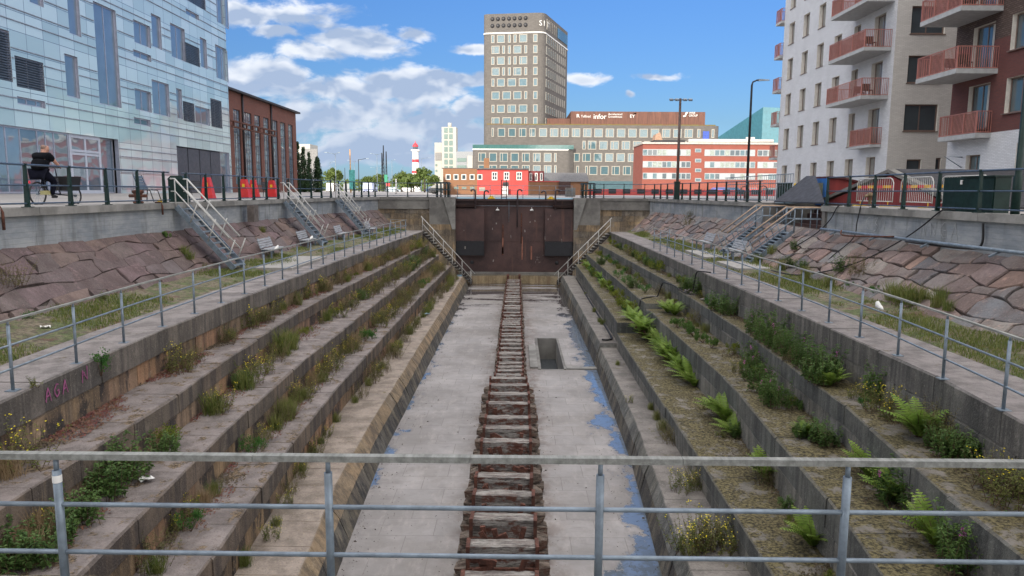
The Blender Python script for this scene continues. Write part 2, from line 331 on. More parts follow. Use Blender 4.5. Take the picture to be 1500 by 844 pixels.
def stepped_wall(side,label):
    root=empty('stepped_dock_wall',(side*5.5,YA,ZF),0,label,'dock wall')
    P=root.location
    yend=54.3 if side<0 else 53.8
    def fin(mb,name,mats):
        mb.v=[(a-P.x,b-P.y,c-P.z) for a,b,c in mb.v]; return mb.build(name,mats,root)
    caps=[st_leftcap]*4 if side<0 else [st_right]*4
    lows=[st_left]*4 if side<0 else [st_rightlow]*4
    for t in range(5):
        mb=MB()
        segs=[(YA,yend)] if side<0 else [(YA,YJ-.01),(YJ+.01,yend)]
        if t==0: segs=[(YA,56.3)] if side<0 else [(YA,YJ-.01),(YJ+.01,56.3)]
        for (a,b) in segs:
            mid=(a+b)/2
            fz=lambda y,t=t,m=mid: ZZ(side,t,m); nx=lambda y,t=t,m=mid: ZZ(side,t+1,m)
            fx=lambda y,t=t: EX(side,t,y)
            wid=1.35 if t==0 else 0
            bk=(lambda y: EX(side,0,y)+side*1.35) if t==0 else (lambda y,t=t: EX(side,t-1,y)+side*.12)
            H=ZZ(side,t,mid)-ZZ(side,t+1,mid)
            if t<4:
                ch=.5*H if t else .52*H
                stone_run(mb,side,a,b,fx,fz,lambda y:fz(y)-ch,1.5 if t else 2.1,0,0,bk)
                stone_run(mb,side,a,b,fx,lambda y:fz(y)-ch-.004,lambda y:nx(y)-.1,1.25,.035 if side<0 else .015,1,lambda y:fx(y)+side*.5)
            else:
                # bench: tread, ochre bevelled band, steep dark foot
                y=a
                while y<b-.05:
                    ye=min(b,y+rnd.uniform(.8,1.3)); 
                    if b-ye<.4: ye=b
                    r0=[];r1=[];rr=[];rq=[]
                    j=rnd.uniform(-.012,.012)
                    for yy,ra,rb in ((y+.006,r0,rr),(ye-.006,r1,rq)):
                        x=EX(side,4,yy)+side*j; zt=fz(yy); xf=EX(side,5,yy); zb=nx(yy); xm=x+(xf-x)*.5+side*j; zm=zt+(zb-zt)*.42
                        ra+= [(xm,yy,zm),(x,yy,zt-.02),(x+side*.02,yy,zt),(bk(yy),yy,zt),(bk(yy),yy,zm)]
                        rb+= [(xf,yy,zb-.1),(xm+side*.012,yy,zm-.004),(bk(yy),yy,zm-.004),(bk(yy),yy,zb-.1)]
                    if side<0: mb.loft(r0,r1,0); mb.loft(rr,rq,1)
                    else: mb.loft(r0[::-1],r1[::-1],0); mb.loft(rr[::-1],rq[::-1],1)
                    y=ye
        if t==0: fin(mb,'terrace_coping',[walk if side<0 else walk,lows[0]] if False else [walk0[side],lows[0]])
        elif t<4: fin(mb,'step',[caps[t],lows[t]])
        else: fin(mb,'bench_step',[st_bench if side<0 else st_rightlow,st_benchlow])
    # rubble core closing the far end of the steps
    mb=MB()
    for t in range(5):
        x0=EX(side,t,yend)+side*.05; x1=EX(side,max(t-1,0),yend)+side*(.3 if t else 1.3)
        a,b=sorted((x0,x1)); mb.box(a,b,yend-.4,yend-.012,ZF-.1,ZZ(side,t,yend)-.02)
    fin(mb,'end_face',[st_benchlow])
    return root
walk0={-1:stonemat('terrace_stone_left',[(.17,.15,.13),(.14,.128,.118),(.185,.16,.135)],(.04,.038,.037),moss=.08,topcol=(.31,.285,.28),mosscol=(.09,.075,.05)),
        1:stonemat('terrace_stone_right',[(.15,.145,.13),(.125,.122,.115),(.165,.155,.14)],(.035,.036,.036),moss=.10,topcol=(.28,.255,.25),mosscol=(.09,.075,.05))}
stepped_wall(-1,'brown weed-grown stone steps along the left side of the dry dock')
stepped_wall(1,'grey mossy stone steps along the right side of the dry dock')
# ---- dock floor: one sheet with the opening of the sump
m,t,b=pbase('dock_floor_stone'); g=t.new('ShaderNodeNewGeometry'); P=g.outputs['Position']; s=t.new('ShaderNodeSeparateXYZ',{0:P})
br=t.new('ShaderNodeTexBrick',{'Vector':t.new('ShaderNodeVectorMath',{0:P,1:w.vmul if False else (0,0,0)},operation='ADD').outputs[0],'Color1':(.30,.285,.28,1),'Color2':(.25,.24,.238,1),'Mortar':(.15,.14,.135,1),'Scale':1.,'Mortar Size':.008,'Brick Width':1.15,'Row Height':.8})
cc=br.outputs[0]
n=t.noise(P,.45,7,.65); cc=t.mix(t.mr(n,.36,.64,0,.75),cc,(.16,.15,.143)); edge=t.math('ABSOLUTE',t.math('ADD',s.outputs[0],.15)); kx=t.mr(edge,1.5,.7,0,1); cc=t.mix(t.math('MULTIPLY',kx,t.mr(t.noise(P,2.6,6,.7),.42,.62,0,.7)),cc,(.12,.085,.068)); cc=t.mix(t.mr(t.noise(P,.28,5,.7),.5,.62,0,.35),cc,(.15,.135,.12)); cc=t.mix(t.mr(t.noise(t.vmul(P,(.5,1.6,1)),2.2,7,.72),.54,.68,0,.4),cc,(.14,.13,.128))
cc=t.mix(t.mr(t.noise(t.vmul(P,(1,.35,1)),3.5,6,.7),.5,.72,0,.35),cc,(.38,.35,.33))
edge=t.math('ABSOLUTE',t.math('ADD',s.outputs[0],.15))
# wet: shallow water lies along the two feet, more on the right and near the head, and in bands by the gate
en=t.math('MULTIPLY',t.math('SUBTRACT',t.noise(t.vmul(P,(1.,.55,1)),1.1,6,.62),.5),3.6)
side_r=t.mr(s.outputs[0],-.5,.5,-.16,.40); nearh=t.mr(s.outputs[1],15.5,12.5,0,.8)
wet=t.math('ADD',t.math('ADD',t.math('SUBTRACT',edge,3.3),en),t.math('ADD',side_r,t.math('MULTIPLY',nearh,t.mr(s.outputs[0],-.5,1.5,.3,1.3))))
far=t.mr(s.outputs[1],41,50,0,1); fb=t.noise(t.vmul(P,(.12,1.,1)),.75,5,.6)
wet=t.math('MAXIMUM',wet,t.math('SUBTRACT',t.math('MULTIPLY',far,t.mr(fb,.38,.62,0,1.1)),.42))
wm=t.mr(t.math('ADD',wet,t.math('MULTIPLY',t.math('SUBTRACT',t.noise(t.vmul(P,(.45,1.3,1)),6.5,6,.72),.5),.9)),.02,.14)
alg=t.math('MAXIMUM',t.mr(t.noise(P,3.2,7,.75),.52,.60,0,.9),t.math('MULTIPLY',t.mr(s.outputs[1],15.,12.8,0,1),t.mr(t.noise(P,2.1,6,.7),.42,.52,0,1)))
puddle_skycol=t.mix(t.math('MULTIPLY',alg,.8),(.125,.16,.215),(.085,.09,.075))  # blue of the reflected sky is painted into the puddle colour
puddle_skycol=t.mix(t.mr(s.outputs[1],38,44),puddle_skycol,(.07,.065,.068))
damp=t.mr(wet,-.25,.02,0,.4); cc=t.mix(damp,cc,(.13,.12,.12)); cc=t.mix(wm,cc,puddle_skycol)
cc=t.mix(t.mr(t.noise(P,9,4,.7),.66,.75,0,.6),cc,(.07,.065,.06))
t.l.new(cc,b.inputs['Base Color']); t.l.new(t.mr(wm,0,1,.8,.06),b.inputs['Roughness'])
b.inputs['Specular IOR Level'].default_value=.6
hh=t.math('MULTIPLY',t.math('ADD',t.noise(P,8,5,.6),t.math('MULTIPLY',br.outputs[1],-.4)),t.math('SUBTRACT',1.,t.math('MULTIPLY',wm,.95)))
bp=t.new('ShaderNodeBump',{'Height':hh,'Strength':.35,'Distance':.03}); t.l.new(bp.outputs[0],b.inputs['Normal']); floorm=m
h0=atz(782,541,ZF); h1=atz(778,497,ZF); h2=atz(820,541,ZF)
HX0,HX1,HY0,HY1=1.02,1.95,h0.y,h1.y
mb=MB()
xs=[-4.6,HX0,HX1,4.6]; ys=[YA,HY0,HY1,60]
for i in range(3):
    for j in range(3):
        if i==1 and j==1: continue
        mb.add([(xs[i],ys[j],ZF),(xs[i+1],ys[j],ZF),(xs[i+1],ys[j+1],ZF),(xs[i],ys[j+1],ZF)],[(0,1,2,3)])
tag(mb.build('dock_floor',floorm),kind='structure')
sump=empty('floor_sump',(HX0,HY0,ZF),0,'open square drainage pit in the dock floor right of the keel blocks','drain pit')
mb=MB(); d=-1.1; W_,L_=HX1-HX0,HY1-HY0
mb.box(-.12,0,-.1,L_+.1,d,.05); mb.box(W_,W_+.1,-.1,L_+.1,d,.05); mb.box(0,W_,L_,L_+.12,d,.05); mb.box(0,W_,-.12,0,d,.012)
mb.build('pit_wall',[conc_d],sump)
MB().box(-.45,-.125,.1,L_*.75,0,.07).build('kerb_stone',[conc],sump)
MB().add([(0,0,d+.1),(W_,0,d+.1),(W_,L_,d+.1),(0,L_,d+.1)],[(0,1,2,3)]).build('pit_water',[glassmat('pit_water_skin',(.05,.06,.07),.03,.02)],sump)
tag(MB().box(HX1+.13,3.3,HY0-.05,HY0+.28,ZF,ZF+.06).build('floor_sill',[conc]),'low pale concrete sill across the floor right of the drainage pit','sill')
# ---- head wall below the photographer and the ground he stands on
tag(MB().box(-7.3,6.4,YA-.6,YA-.012,ZF-.2,ZT-.12).build('dock_head_wall',[st_right]),'stone wall closing the near head of the dock','dock wall')
paving=mat('promenade_paving',(.30,.285,.275),.85,var=.12,scale=.8,bump=.2,bscale=10)
def XQ(side,y):
    if side<0: return -interp([(40,12.4),(50,11.7),(57,10.8)],y)
    return interp([(30,11.85),(36,12.2),(46,11.5),(57,10.25)],y)
# ---- ground sheet: one mesh round the dock
mb=MB(); BIG=1600
def gz(x): return -.26 if x<=-24 else (ZQ-.004 if x>-13.2 else ZQ-.004+(-13.2-x)/10.8*.224)
def gq(x0,x1,y0,y1,xa=None,xb=None): # x0,x1 at y0 ; xa,xb at y1
    xa=x0 if xa is None else xa; xb=x1 if xb is None else xb
    mb.add([(x0,y0,gz(x0)),(x1,y0,gz(x1)),(xb,y1,gz(xb)),(xa,y1,gz(xa))],[(0,1,2,3)])
ysg=[-60,0,28.6,30,36.6,40,46,50,57.6]
for a,b_ in zip(ysg,ysg[1:]):
    gq(-BIG,-24,a,b_); gq(-24,-13.2,a,b_); gq(-13.2,XQ(-1,a)-.3,a,b_,-13.2,XQ(-1,b_)-.3)
    if a==28.6 or a==30: gq(15.6,BIG,a,b_)
    else: gq(XQ(1,a)+.3,BIG,a,b_,XQ(1,b_)+.3,BIG)
for a,b_ in ((-BIG,-60),(58.4,BIG)): gq(-BIG,-24,a,b_); gq(-24,-13.2,a,b_); gq(-13.2,BIG,a,b_)
gq(-BIG,-24,57.6,58.4); gq(-24,-13.2,57.6,58.4); gq(-13.2,-4.9,57.6,58.4); gq(4.45,BIG,57.6,58.4)
tag(mb.build('ground',paving),kind='structure')
mb=MB(); mb.box(-12.6,12.2,-60,YA-.61,ZT-.4,ZT); tag(mb.build('dock_head_paving',conc),kind='structure')
# ---- quay walls with copings
def quay(side,y0,y1,label):
    root=empty('quay_wall',(XQ(side,y0),y0,ZQ),0,label,'quay wall'); P=root.location
    mw=MB(); mc=MB(); y=y0
    while y<y1-.05:
        ye=min(y1,y+3.6)
        if y1-ye<1: ye=y1
        a,b_=XQ(side,y),XQ(side,ye); s=side
        def pr(mb,x0,x1,z0,z1,g,ya,yb):
            pa=[(a+s*x0,ya+g,z0),(a+s*x1,ya+g,z0),(a+s*x1,ya+g,z1),(a+s*x0,ya+g,z1)]
            pb=[(b_+s*x0,yb-g,z0),(b_+s*x1,yb-g,z0),(b_+s*x1,yb-g,z1),(b_+s*x0,yb-g,z1)]
            pa=[Vector(q)-P for q in pa]; pb=[Vector(q)-P for q in pb]
            if s>0: pa=pa[::-1]; pb=pb[::-1]
            mb.loft(pa[::-1],pb[::-1])
        pr(mc,0,.75,ZQ-.21,ZQ,.008,y,ye); pr(mw,.14,.6,-2.0,ZQ-.211,.003,y,ye); y=ye
    mc.build('coping',[conc],root); mw.build('wall_face',[qface],root)
    return root
m,t,b=pbase('board_marked_concrete'); P_=t.new('ShaderNodeNewGeometry').outputs['Position']; s=t.new('ShaderNodeSeparateXYZ',{0:P_})
wv=t.math('FRACT',t.math('MULTIPLY',s.outputs[2],7.2)); ln=t.mr(t.math('ABSOLUTE',t.math('SUBTRACT',wv,.5)),.44,.5)
n=t.noise(t.vmul(P_,(.6,.6,1.6)),1.3,7,.65); cc=t.mix(t.mr(n,.33,.68),(.19,.215,.24),(.32,.335,.345)); cc=t.mix(t.math('MULTIPLY',ln,.35),cc,(.1,.105,.11))
st=t.noise(t.vmul(P_,(1.6,1.6,.3)),1.2,5,.6); cc=t.mix(t.mr(st,.52,.7,0,.55),cc,(.10,.105,.105))
t.l.new(cc,b.inputs['Base Color']); b.inputs['Roughness'].default_value=.85
bp=t.new('ShaderNodeBump',{'Height':t.math('ADD',t.noise(P_,12,5,.6),t.math('MULTIPLY',ln,-1.)),'Strength':.4,'Distance':.02}); t.l.new(bp.outputs[0],b.inputs['Normal']); qface=m
quay(-1,8,57.1,'grey concrete quay wall with coping above the left rock slope')
quay(1,8,28.5,'near board-marked concrete quay wall with faint graffiti, right of the dock')
quay(1,36.6,57.1,'far concrete quay wall beyond the two stairs on the right side')
# recess between the two right quay walls
rw=empty('recess_wall',(15.5,28.5,ZQ),0,'dark timber and concrete back wall of the recess behind the right stairs','retaining wall')
mb=MB(); mb.box(-3.6,0,-.3,-.004,-2,-.02); mb.box(-3.2,0,8.1,8.4,-2,-.02); mb.box(0,.3,-.3,8.4,-2,-.02); mb.build('concrete_side',[conc_d],rw)
mb=MB()
for k in range(5): mb.box(-.12,-.004,.1,8,-1.3+k*.25,-1.3+k*.25+.2)
mb.build('timber_boarding',[mat('dark_brown_boards',(.07,.035,.03),.8,scale=5)],rw)
tag(MB().box(11.9,15.4,28.52,36.58,-1.95,-1.66).build('recess_floor',[conc_d]),kind='structure')
# ---- lawns and stone slopes
lawnm,t,b=pbase('dry_lawn'); P_=t.new('ShaderNodeNewGeometry').outputs['Position']
n=t.noise(P_,1.5,8,.75); n2=t.noise(P_,9,6,.75); n3=t.noise(P_,1.1,6,.7)
cc=t.mix(t.mr(n2,.40,.60),(.085,.07,.048),(.235,.20,.14)); cc=t.mix(t.mr(t.math('ADD',n,t.math('MULTIPLY',n2,.5)),.70,.82,0,.85),cc,t.mix(t.mr(n2,.4,.6),(.04,.06,.018),(.10,.14,.04))); cc=t.mix(t.mr(n3,.56,.64,0,.7),cc,(.12,.055,.04))
cc=t.mix(t.mr(t.noise(P_,22,3,.6),.66,.72,0,.7),cc,(.34,.33,.31))
t.l.new(cc,b.inputs['Base Color']); b.inputs['Roughness'].default_value=.95
bp=t.new('ShaderNodeBump',{'Height':n2,'Strength':.9,'Distance':.08}); t.l.new(bp.outputs[0],b.inputs['Normal'])
def FX(side,y): return side*interp([(5,10.9),(40,10.9),(50,10.2),(57,9.5)] if side<0 else [(5,10.0),(38,10.2),(46,9.8),(57,8.9)],y)
ZFT={-1:-2.88,1:-2.95}; ZTOP={-1:-1.45,1:-1.5}
for side in (-1,1):
    mb=MB(); N=70
    vs=[];fs=[]
    for j in range(N+1):
        y=YA+(57.1-YA)*j/N
        for k in range(13):
            x0=EX(side,0,y)+side*1.3; x1=FX(side,y)+side*.3; u=k/12
            x=x0+(x1-x0)*u; z=ZT-.03+u*(ZFT[side]-ZT+.05)+.05*(noise.noise(Vector((x*1.3,y*1.3,0))))*min(1,u*4)
            vs.append((x,y,z))
    for j in range(N):
        for k in range(12):
            a=j*13+k; f=(a,a+1,a+14,a+13); fs.append(f if side>0 else f[::-1])
    mb.add(vs,fs,0,True); tag(mb.build('lawn',lawnm),kind='structure')
sl_l=stonemat('slope_stone_left',[(.175,.122,.115),(.125,.10,.10),(.20,.145,.125),(.145,.128,.128),(.18,.125,.13)],(.07,.055,.055),streak=.45,topcol=None,moss=0,bump=.9)
sl_r=stonemat('slope_stone_right',[(.26,.185,.165),(.17,.165,.16),(.29,.195,.175),(.17,.185,.20),(.28,.255,.23),(.095,.10,.115),(.30,.20,.16)],(.07,.06,.06),streak=.3,bump=.9)
gap=mat('slope_joint_earth',(.085,.07,.06),.95,scale=5)
def slope(side,label,rows,Ls,m):
    root=empty('stone_slope',(FX(side,8),8,ZFT[side]),0,label,'stone slope'); P=root.location
    base=MB(); mb=MB()
    def pt(y,v,h=0):
        xf,zf=FX(side,y),ZFT[side]-.12; xt,zt=XQ(side,y)+side*.25,ZTOP[side]+.02
        d=Vector((xt-xf,0,zt-zf)); nrm=Vector((-d.z*side*side,0,d.x)).normalized() if side>0 else Vector((-d.z,0,d.x)).normalized()
        if nrm.z<0: nrm=-nrm
        return Vector((xf,y,zf))+d*v+nrm*h
    ys=[8+k for k in range(50)]
    for a,b_ in zip(ys,ys[1:]):
        b2=min(b_,57.1); q=[pt(a,-.1,-.05)-P,pt(a,1.05,-.05)-P,pt(b2,1.05,-.05)-P,pt(b2,-.1,-.05)-P]
        base.add(q,[(0,1,2,3) if side<0 else (3,2,1,0)])
    base.build('joint_bed',[gap],root)
    skew=.5 if side<0 else -.42
    for r in range(rows):
        y=8.+rnd.random(); v0=r/rows; v1=(r+1)/rows
        wav=lambda yy,k: .045*math.sin(yy*1.7+k*2.1)+.035*noise.noise(Vector((yy*.9,k*3.3,side)))
        while y<56.8:
            l=rnd.uniform(*Ls); ye=min(56.9,y+l)
            k0=rnd.uniform(-.5,.5)*(1 if side<0 else .7)
            def corner(yy,vv,rr): return (yy+skew*vv*1.2+.16*noise.noise(Vector((yy*2.1,vv*9,side*4))), vv+((wav(yy,rr)+.05*noise.noise(Vector((yy*1.9,rr*4.,2+side)))) if 0<rr<rows else 0))
            c=[corner(y,v0,r),corner((y+ye)/2,v0,r),corner(ye,v0,r),corner(ye+k0*.3,(v0+v1)/2,r+.5),corner(ye,v1,r+1),corner((y+ye)/2,v1,r+1),corner(y,v1,r+1),corner(y-k0*.3,(v0+v1)/2,r+.5)]
            cx=sum(q[0] for q in c)/8; cv=sum(q[1] for q in c)/8
            rv=.93 if side>0 else .985
            hs=rnd.uniform(.015,.05) if side<0 else rnd.uniform(.03,.08)
            rings=[]
            tilt=rnd.uniform(-.05,.05)
            for s_,h in ((.995,-.06),(.985,hs*.5),(.955 if side<0 else .93,hs)):
                ring=[]
                for i,q in enumerate(c):
                    k=s_*(rv if (i%2==0 and side>0) else 1)*rnd.uniform(.985,1.0)
                    yy=min(57.,cx+(q[0]-cx)*k); vv=cv+(q[1]-cv)*k
                    ring.append(pt(yy,vv,h+(tilt*(q[0]-cx)/l if h>0 else 0))-P)
                rings.append(ring)
            vs=[q for rg in rings for q in rg]; cc_=pt(min(57.,cx),cv,hs*1.12+rnd.uniform(-.01,.02))-P; vs.append(cc_); fs=[]
            for i in range(2):
                for k in range(8):
                    f=(i*8+k,i*8+(k+1)%8,(i+1)*8+(k+1)%8,(i+1)*8+k); fs.append(f if side<0 else f[::-1])
            for k in range(8):
                f=(16+k,16+(k+1)%8,24); fs.append(f if side<0 else f[::-1])
            mb.add(vs,fs); y=ye
    mb.build('paving_stones',[m],root)
slope(-1,'reddish brown flagged stone slope below the left quay wall',5,(.7,1.6),sl_l)
slope(1,'multicoloured boulder-paved slope below the right quay wall',5,(.5,1.15),sl_r)
# ---- far end: masonry walls either side of the gate
GX0,GX1,YG=-4.85,4.43,57.3
mas=stonemat('end_wall_masonry',[(.27,.205,.13),(.20,.165,.125),(.33,.23,.13),(.22,.18,.14),(.16,.145,.125)],(.05,.045,.042),patch=.5,streak=.5,bump=.6)
def endwall(x0,x1,label):
    root=empty('end_wall',((x0+x1)/2,YG,ZQ),0,label,'masonry wall'); P=root.location; mb=MB()
    z=-1.42
    while z>-8:
        h=rnd.uniform(.34,.5); x=x0
        while x<x1-.02:
            l=rnd.uniform(.6,1.3); xe=min(x1,x+l); d=rnd.uniform(-.02,.02)
            mb.box(x+.008-P.x,xe-.008-P.x,-.0+d,.5,z-h+.008-P.z,z-P.z); x=xe
        z-=h
    mb.build('masonry',[mas],root)
    m2=MB(); m2.box(x0-P.x,x1-P.x,-.10,.55,-1.42-P.z+.004,-.22-.0,0); m2.box(x0-P.x,x1-P.x,-.16,.6,-.216,0)
    m2.build('concrete_band',[conc_d],root)
    return root
endwall(-11.0,-6.9,'ochre stone wall with concrete band left of the dock gate')
endwall(6.5,10.5,'ochre stone wall with concrete band right of the dock gate')
for (a,b_,lab) in ((-6.9,GX0,'concrete and stone pier holding the left end of the dock gate'),(GX1,6.5,'concrete and stone pier holding the right end of the dock gate')):
    root=empty('gate_pier',((a+b_)/2,YG,ZQ),0,lab,'pier'); s=-1 if a<0 else 1; inner=b_ if s<0 else a; outer=a if s<0 else b_
    mb=MB(); z=-2.6
    while z>-8:
        h=rnd.uniform(.4,.55); x=a
        while x<b_-.02:
            l=rnd.uniform(.6,1.2); xe=min(b_,x+l)
            if b_-xe<.25: xe=b_
            mb.box(x+.006-(a+b_)/2,xe-.006-(a+b_)/2,-.35+rnd.uniform(-.02,.02),.9,z-h+.008-ZQ,z-ZQ); x=xe
        z-=h
    mb.build('quoins',[mas],root)
    mb=MB(); c=(a+b_)/2
    mb.box(a-c,b_-c,-.3,.9,-2.12,0); mb.build('concrete_block',[conc_d],root)
    # tapering buttress facing the gate
    mb=MB(); i=inner-c; o=inner+s*.95-c; 
    top=[(i,-.62,0),(o,-.62,0),(o,-.31,0),(i,-.31,0)]; bot=[(i,-.40,-2.5),(i+s*.25,-.40,-2.5),(i+s*.25,-.31,-2.5),(i,-.31,-2.5)]
    mb.loft(bot if s>0 else bot[::-1],top if s>0 else top[::-1]); mb.build('tapered_buttress',[conc],root)
# ------------------------------------------------------------------ dock gate
gatem,t,b=pbase('gate_steel_oxide'); P_=t.new('ShaderNodeNewGeometry').outputs['Position']
n=t.noise(P_,.7,7,.65); cc=t.mix(t.mr(n,.35,.68),(.038,.020,.020),(.078,.040,.036))
st=t.noise(t.vmul(P_,(1.4,1.4,.12)),1.3,5,.6); cc=t.mix(t.mr(st,.58,.72,0,.5),cc,(.17,.075,.05)); cc=t.mix(t.mr(t.noise(P_,18,4,.7),.62,.7,0,.4),cc,(.2,.15,.13))
t.l.new(cc,b.inputs['Base Color']); b.inputs['Roughness'].default_value=.6
bp=t.new('ShaderNodeBump',{'Height':t.noise(P_,3,5,.6),'Strength':.3,'Distance':.03}); t.l.new(bp.outputs[0],b.inputs['Normal'])
dark=mat('black_steel',(.012,.013,.018),.5,var=.2)
gate=empty('dock_gate',((GX0+GX1)/2,YG+.35,-7.0),0,'large rust brown steel gate closing the far end of the dry dock','dock gate'); P=gate.location
hw=(GX1-GX0)/2
def gy(x): return .9*(1-(x/hw)**2)*-.0   # flat plate, the foot is curved below
mb=MB(); N=16
mb.box(-hw,hw,0,.3,.35,6.4); mb.box(-hw,hw,-.1,-.002,6.0,6.06); mb.box(-hw,hw,-.03,-.002,3.05,3.10)
for x in (-3.2,-2.2,-1.05,0.2,1.3,2.3,3.3): mb.box(x-.012,x+.012,-.02,-.001,.5,5.9)
mb.build('gate_plate',[gatem],gate)
MB().box(-hw,hw,-.28,.5,6.25,6.41).build('top_flange',[gatem],gate)
for s in (-1,1):
    tk=MB(); x0,x1=sorted((s*hw,s*(hw-2.25)))
    tk.box(x0,x1,-.45,-.003,3.1,5.65); o=tk.build('side_tank',[gatem],gate)
    MB().box(x0+.01,x1-.01,-.46,-.003,1.95,3.09).build('black_hatch',[dark],o)
    br_=MB(); x0,x1=sorted((s*(hw-.02),s*(hw-1.6)))
    br_.add([(x0,-.75,5.95),(x1,-.75,5.95),(x1,-.1,5.95),(x0,-.1,5.95),(x0+(.0 if s<0 else .25),-.55,5.75),(x1-(.25 if s<0 else 0),-.55,5.75),(x1,-.1,5.75),(x0,-.1,5.75)],[(0,1,2,3),(7,6,5,4),(4,5,1,0),(5,6,2,1),(6,7,3,2),(7,4,0,3)])
    br_.build('platform_bracket',[gatem],gate)
    MB().lathe([(0,-.03),(.13,-.03),(.15,0)],(s*(hw-1.25),-.01,1.35),16,0,'Y').build('valve_port',[dark],gate)
for x,ztop,zb in ((-hw+1.55,7.08,5.6),(-hw+2.25,7.0,6.4),(.22,7.1,4.2),(hw-1.45,7.1,5.55),(hw-2.2,7.0,6.4)):
    s=1 if x<hw-2.3 and x>0 else (-1 if x<-hw+2 else (1 if x<0 else (-1 if x<hw-2 else 1)))
    pts=[(x,-.42,zb),(x,-.42,ztop-.12)]+[(x+s*(.17-.17*math.cos(a)),-.42,ztop-.12+.17*math.sin(a)) for a in (R(30),R(60),R(90),R(120),R(150),R(175))]
    MB().tube(pts,.065,10).build('vent_pipe',[mat('painted_brown_pipe',(.07,.05,.055),.45,var=.2)],gate)
for x in (-.75,1.9+.05): 
    lg=MB().lathe([(0,.0),(.16,.0),(.12,.1),(.05,.13)],(x-.6,-.3,5.5),12); lg.tube([(x-.6,-.05,5.75),(x-.6,-.3,5.72),(x-.6,-.3,5.62)],.02,6); lg.build('floodlight',[white],gate)
MB().tube([(-.45,-.12,6.3),(-.45,-.12,4.6)],.02,6).build('drain_rod',[galv],gate)
MB().tube([(-hw,-.14,5.86),(hw,-.14,5.86)],.02,6).build('conduit',[galv],gate)
MB().box(-.98,-.86,-.04,-.004,2.6,4.4).tube([(.55,-.03,2.9),(.55,-.03,5.3)],.05,6).build('rust_streaked_rib',[rust],gate)
lad=MB()
for x in (-1.05,-.65): lad.box(x-.03,x+.03,-.1,-.04,6.4,7.9)
for k in range(6): lad.box(-1.05,-.65,-.09,-.05,6.5+k*.26,6.54+k*.26)
lad.build('ladder',[dark],gate)
for x in (-1.85,2.85): MB().box(x-.28,x+.28,-.2,.2,6.412,6.5).box(x-.14,x+.16,-.16,.16,6.5,6.62).build('yellow_fairlead',[yellow],gate)
ra=MB(); 
for x in [-hw+.1+k*(2*hw-.2)/7 for k in range(8)]: ra.tube([(x,.2,6.4),(x,.2,7.45)],.022,6)
for z in (6.75,7.1,7.45): ra.tube([(-hw,.2,z),(hw,.2,z)],.018,6)
ra.build('guard_rail',[galv],gate)
chm=mat('whitish_scrape',(.30,.27,.25),.8)
for k in range(16):
    x=rnd.uniform(-hw+.3,hw-.3); z=rnd.uniform(1.2,5.2); MB().obox((x,-.012 if abs(x)<hw-2.3 else -.47,z),rnd.uniform(.03,.10),.006,rnd.uniform(.05,.28),0,0,rnd.uniform(-.3,.3)).build('scrape_mark',[chm],gate)
for x in (-.93,-.93,.62,1.35): MB().box(x-.05,x+.06,-.045,-.006 if x<0 else -.04,rnd.uniform(1.2,2.2),rnd.uniform(2.5,3.6)).build('rust_run',[mat('bright_rust',(.30,.13,.09),.9)],gate)
mb=MB()
for k in range(9): a=k*.7; mb.obox((1.75+.03*k+.12*math.cos(a*2),-.035,1.6+.22*math.sin(a*3)),.16,.004,.015,0,0,a)
mb.build('chalk_scribble',[chm],gate)
sill=empty('gate_sill',(0,YG-.9,ZF),0,'curved ochre stone sill across the dock floor below the gate','sill')
mb=MB(); x=-4.3
while x<3.9:
    xe=min(3.95,x+rnd.uniform(.5,.72)); 
    def yo(x): return .75*((x+.2)/4)**2*-1+.35
    zt=.62
    mb.loft([(x+.006,yo(x),0),(x+.006,yo(x)-.02,zt),(x+.006,1.3,zt+.02),(x+.006,1.3,0)][::-1],[(xe-.006,yo(xe),0),(xe-.006,yo(xe)-.02,zt),(xe-.006,1.3,zt+.02),(xe-.006,1.3,0)][::-1]); x=xe
mb.build('stone_blocks',[stonemat('sill_ochre_stone',[(.38,.30,.18),(.31,.25,.165),(.42,.33,.20)],(.10,.05,.03),streak=.45,topcol=(.10,.095,.085))],sill)
MB().box(-4.6,4.2,1.0,1.25,.62,.80).build('sill_cap',[conc_d],sill)
# stairs slung across the end walls
def gate_stair(xa,za,xb,zb,y,label):
    root=empty('dock_end_stair',(xb,y,zb),0,label,'stair'); P=root.location
    s=1 if xb>xa else -1; L=math.hypot(xb-xa,zb-za); dark_t=mat('tarred_dark_steel',(.03,.024,.022),.8,scale=6)
    for yy,nm in ((0,'stringer'),(.75,'stringer')):
        mb=MB(); mb.add([Vector((xa,y+yy+d,za+h))-P for d in (0,.06) for h in (-.28,.02)]+[Vector((xb,y+yy+d,zb+h))-P for d in (0,.06) for h in (-.0,.28)],[(0,1,5,4),(2,6,7,3),(1,3,7,5),(0,4,6,2),(0,2,3,1),(4,5,7,6)]); mb.build(nm,[dark_t],root)
    mb=MB(); n=int(abs(za-zb)/.2)
    for k in range(1,n+1):
        u=k/(n+1); x=xa+(xb-xa)*u-P.x; z=za+(zb-za)*u-P.z; mb.box(x-.14,x+.14,-.03,.78,z+.02,z+.06)
    mb.build('tread',[conc],root)
    mb=MB()
    for u in (0,.22,.42,.6,.8,.98):
        x=xa+(xb-xa)*u-P.x; z=za+(zb-za)*u-P.z; mb.tube([(x,-.03,z),(x,-.03,z+1.05)],.025,6)
    mb.tube([Vector((xa-s*.1,y-.03,za+1.1))-P,Vector((xb+s*.25,y-.03,zb+.85))-P],.03,8); mb.tube([Vector((xa,y-.03,za+.55))-P,Vector((xb,y-.03,zb+.5))-P],.02,6)
    mb.build('handrail',[lightrail],root)
gate_stair(-7.2,ZT+.02,-3.45,ZF+.05,55.2,'steep dark stair with pale handrail going down left of the gate')
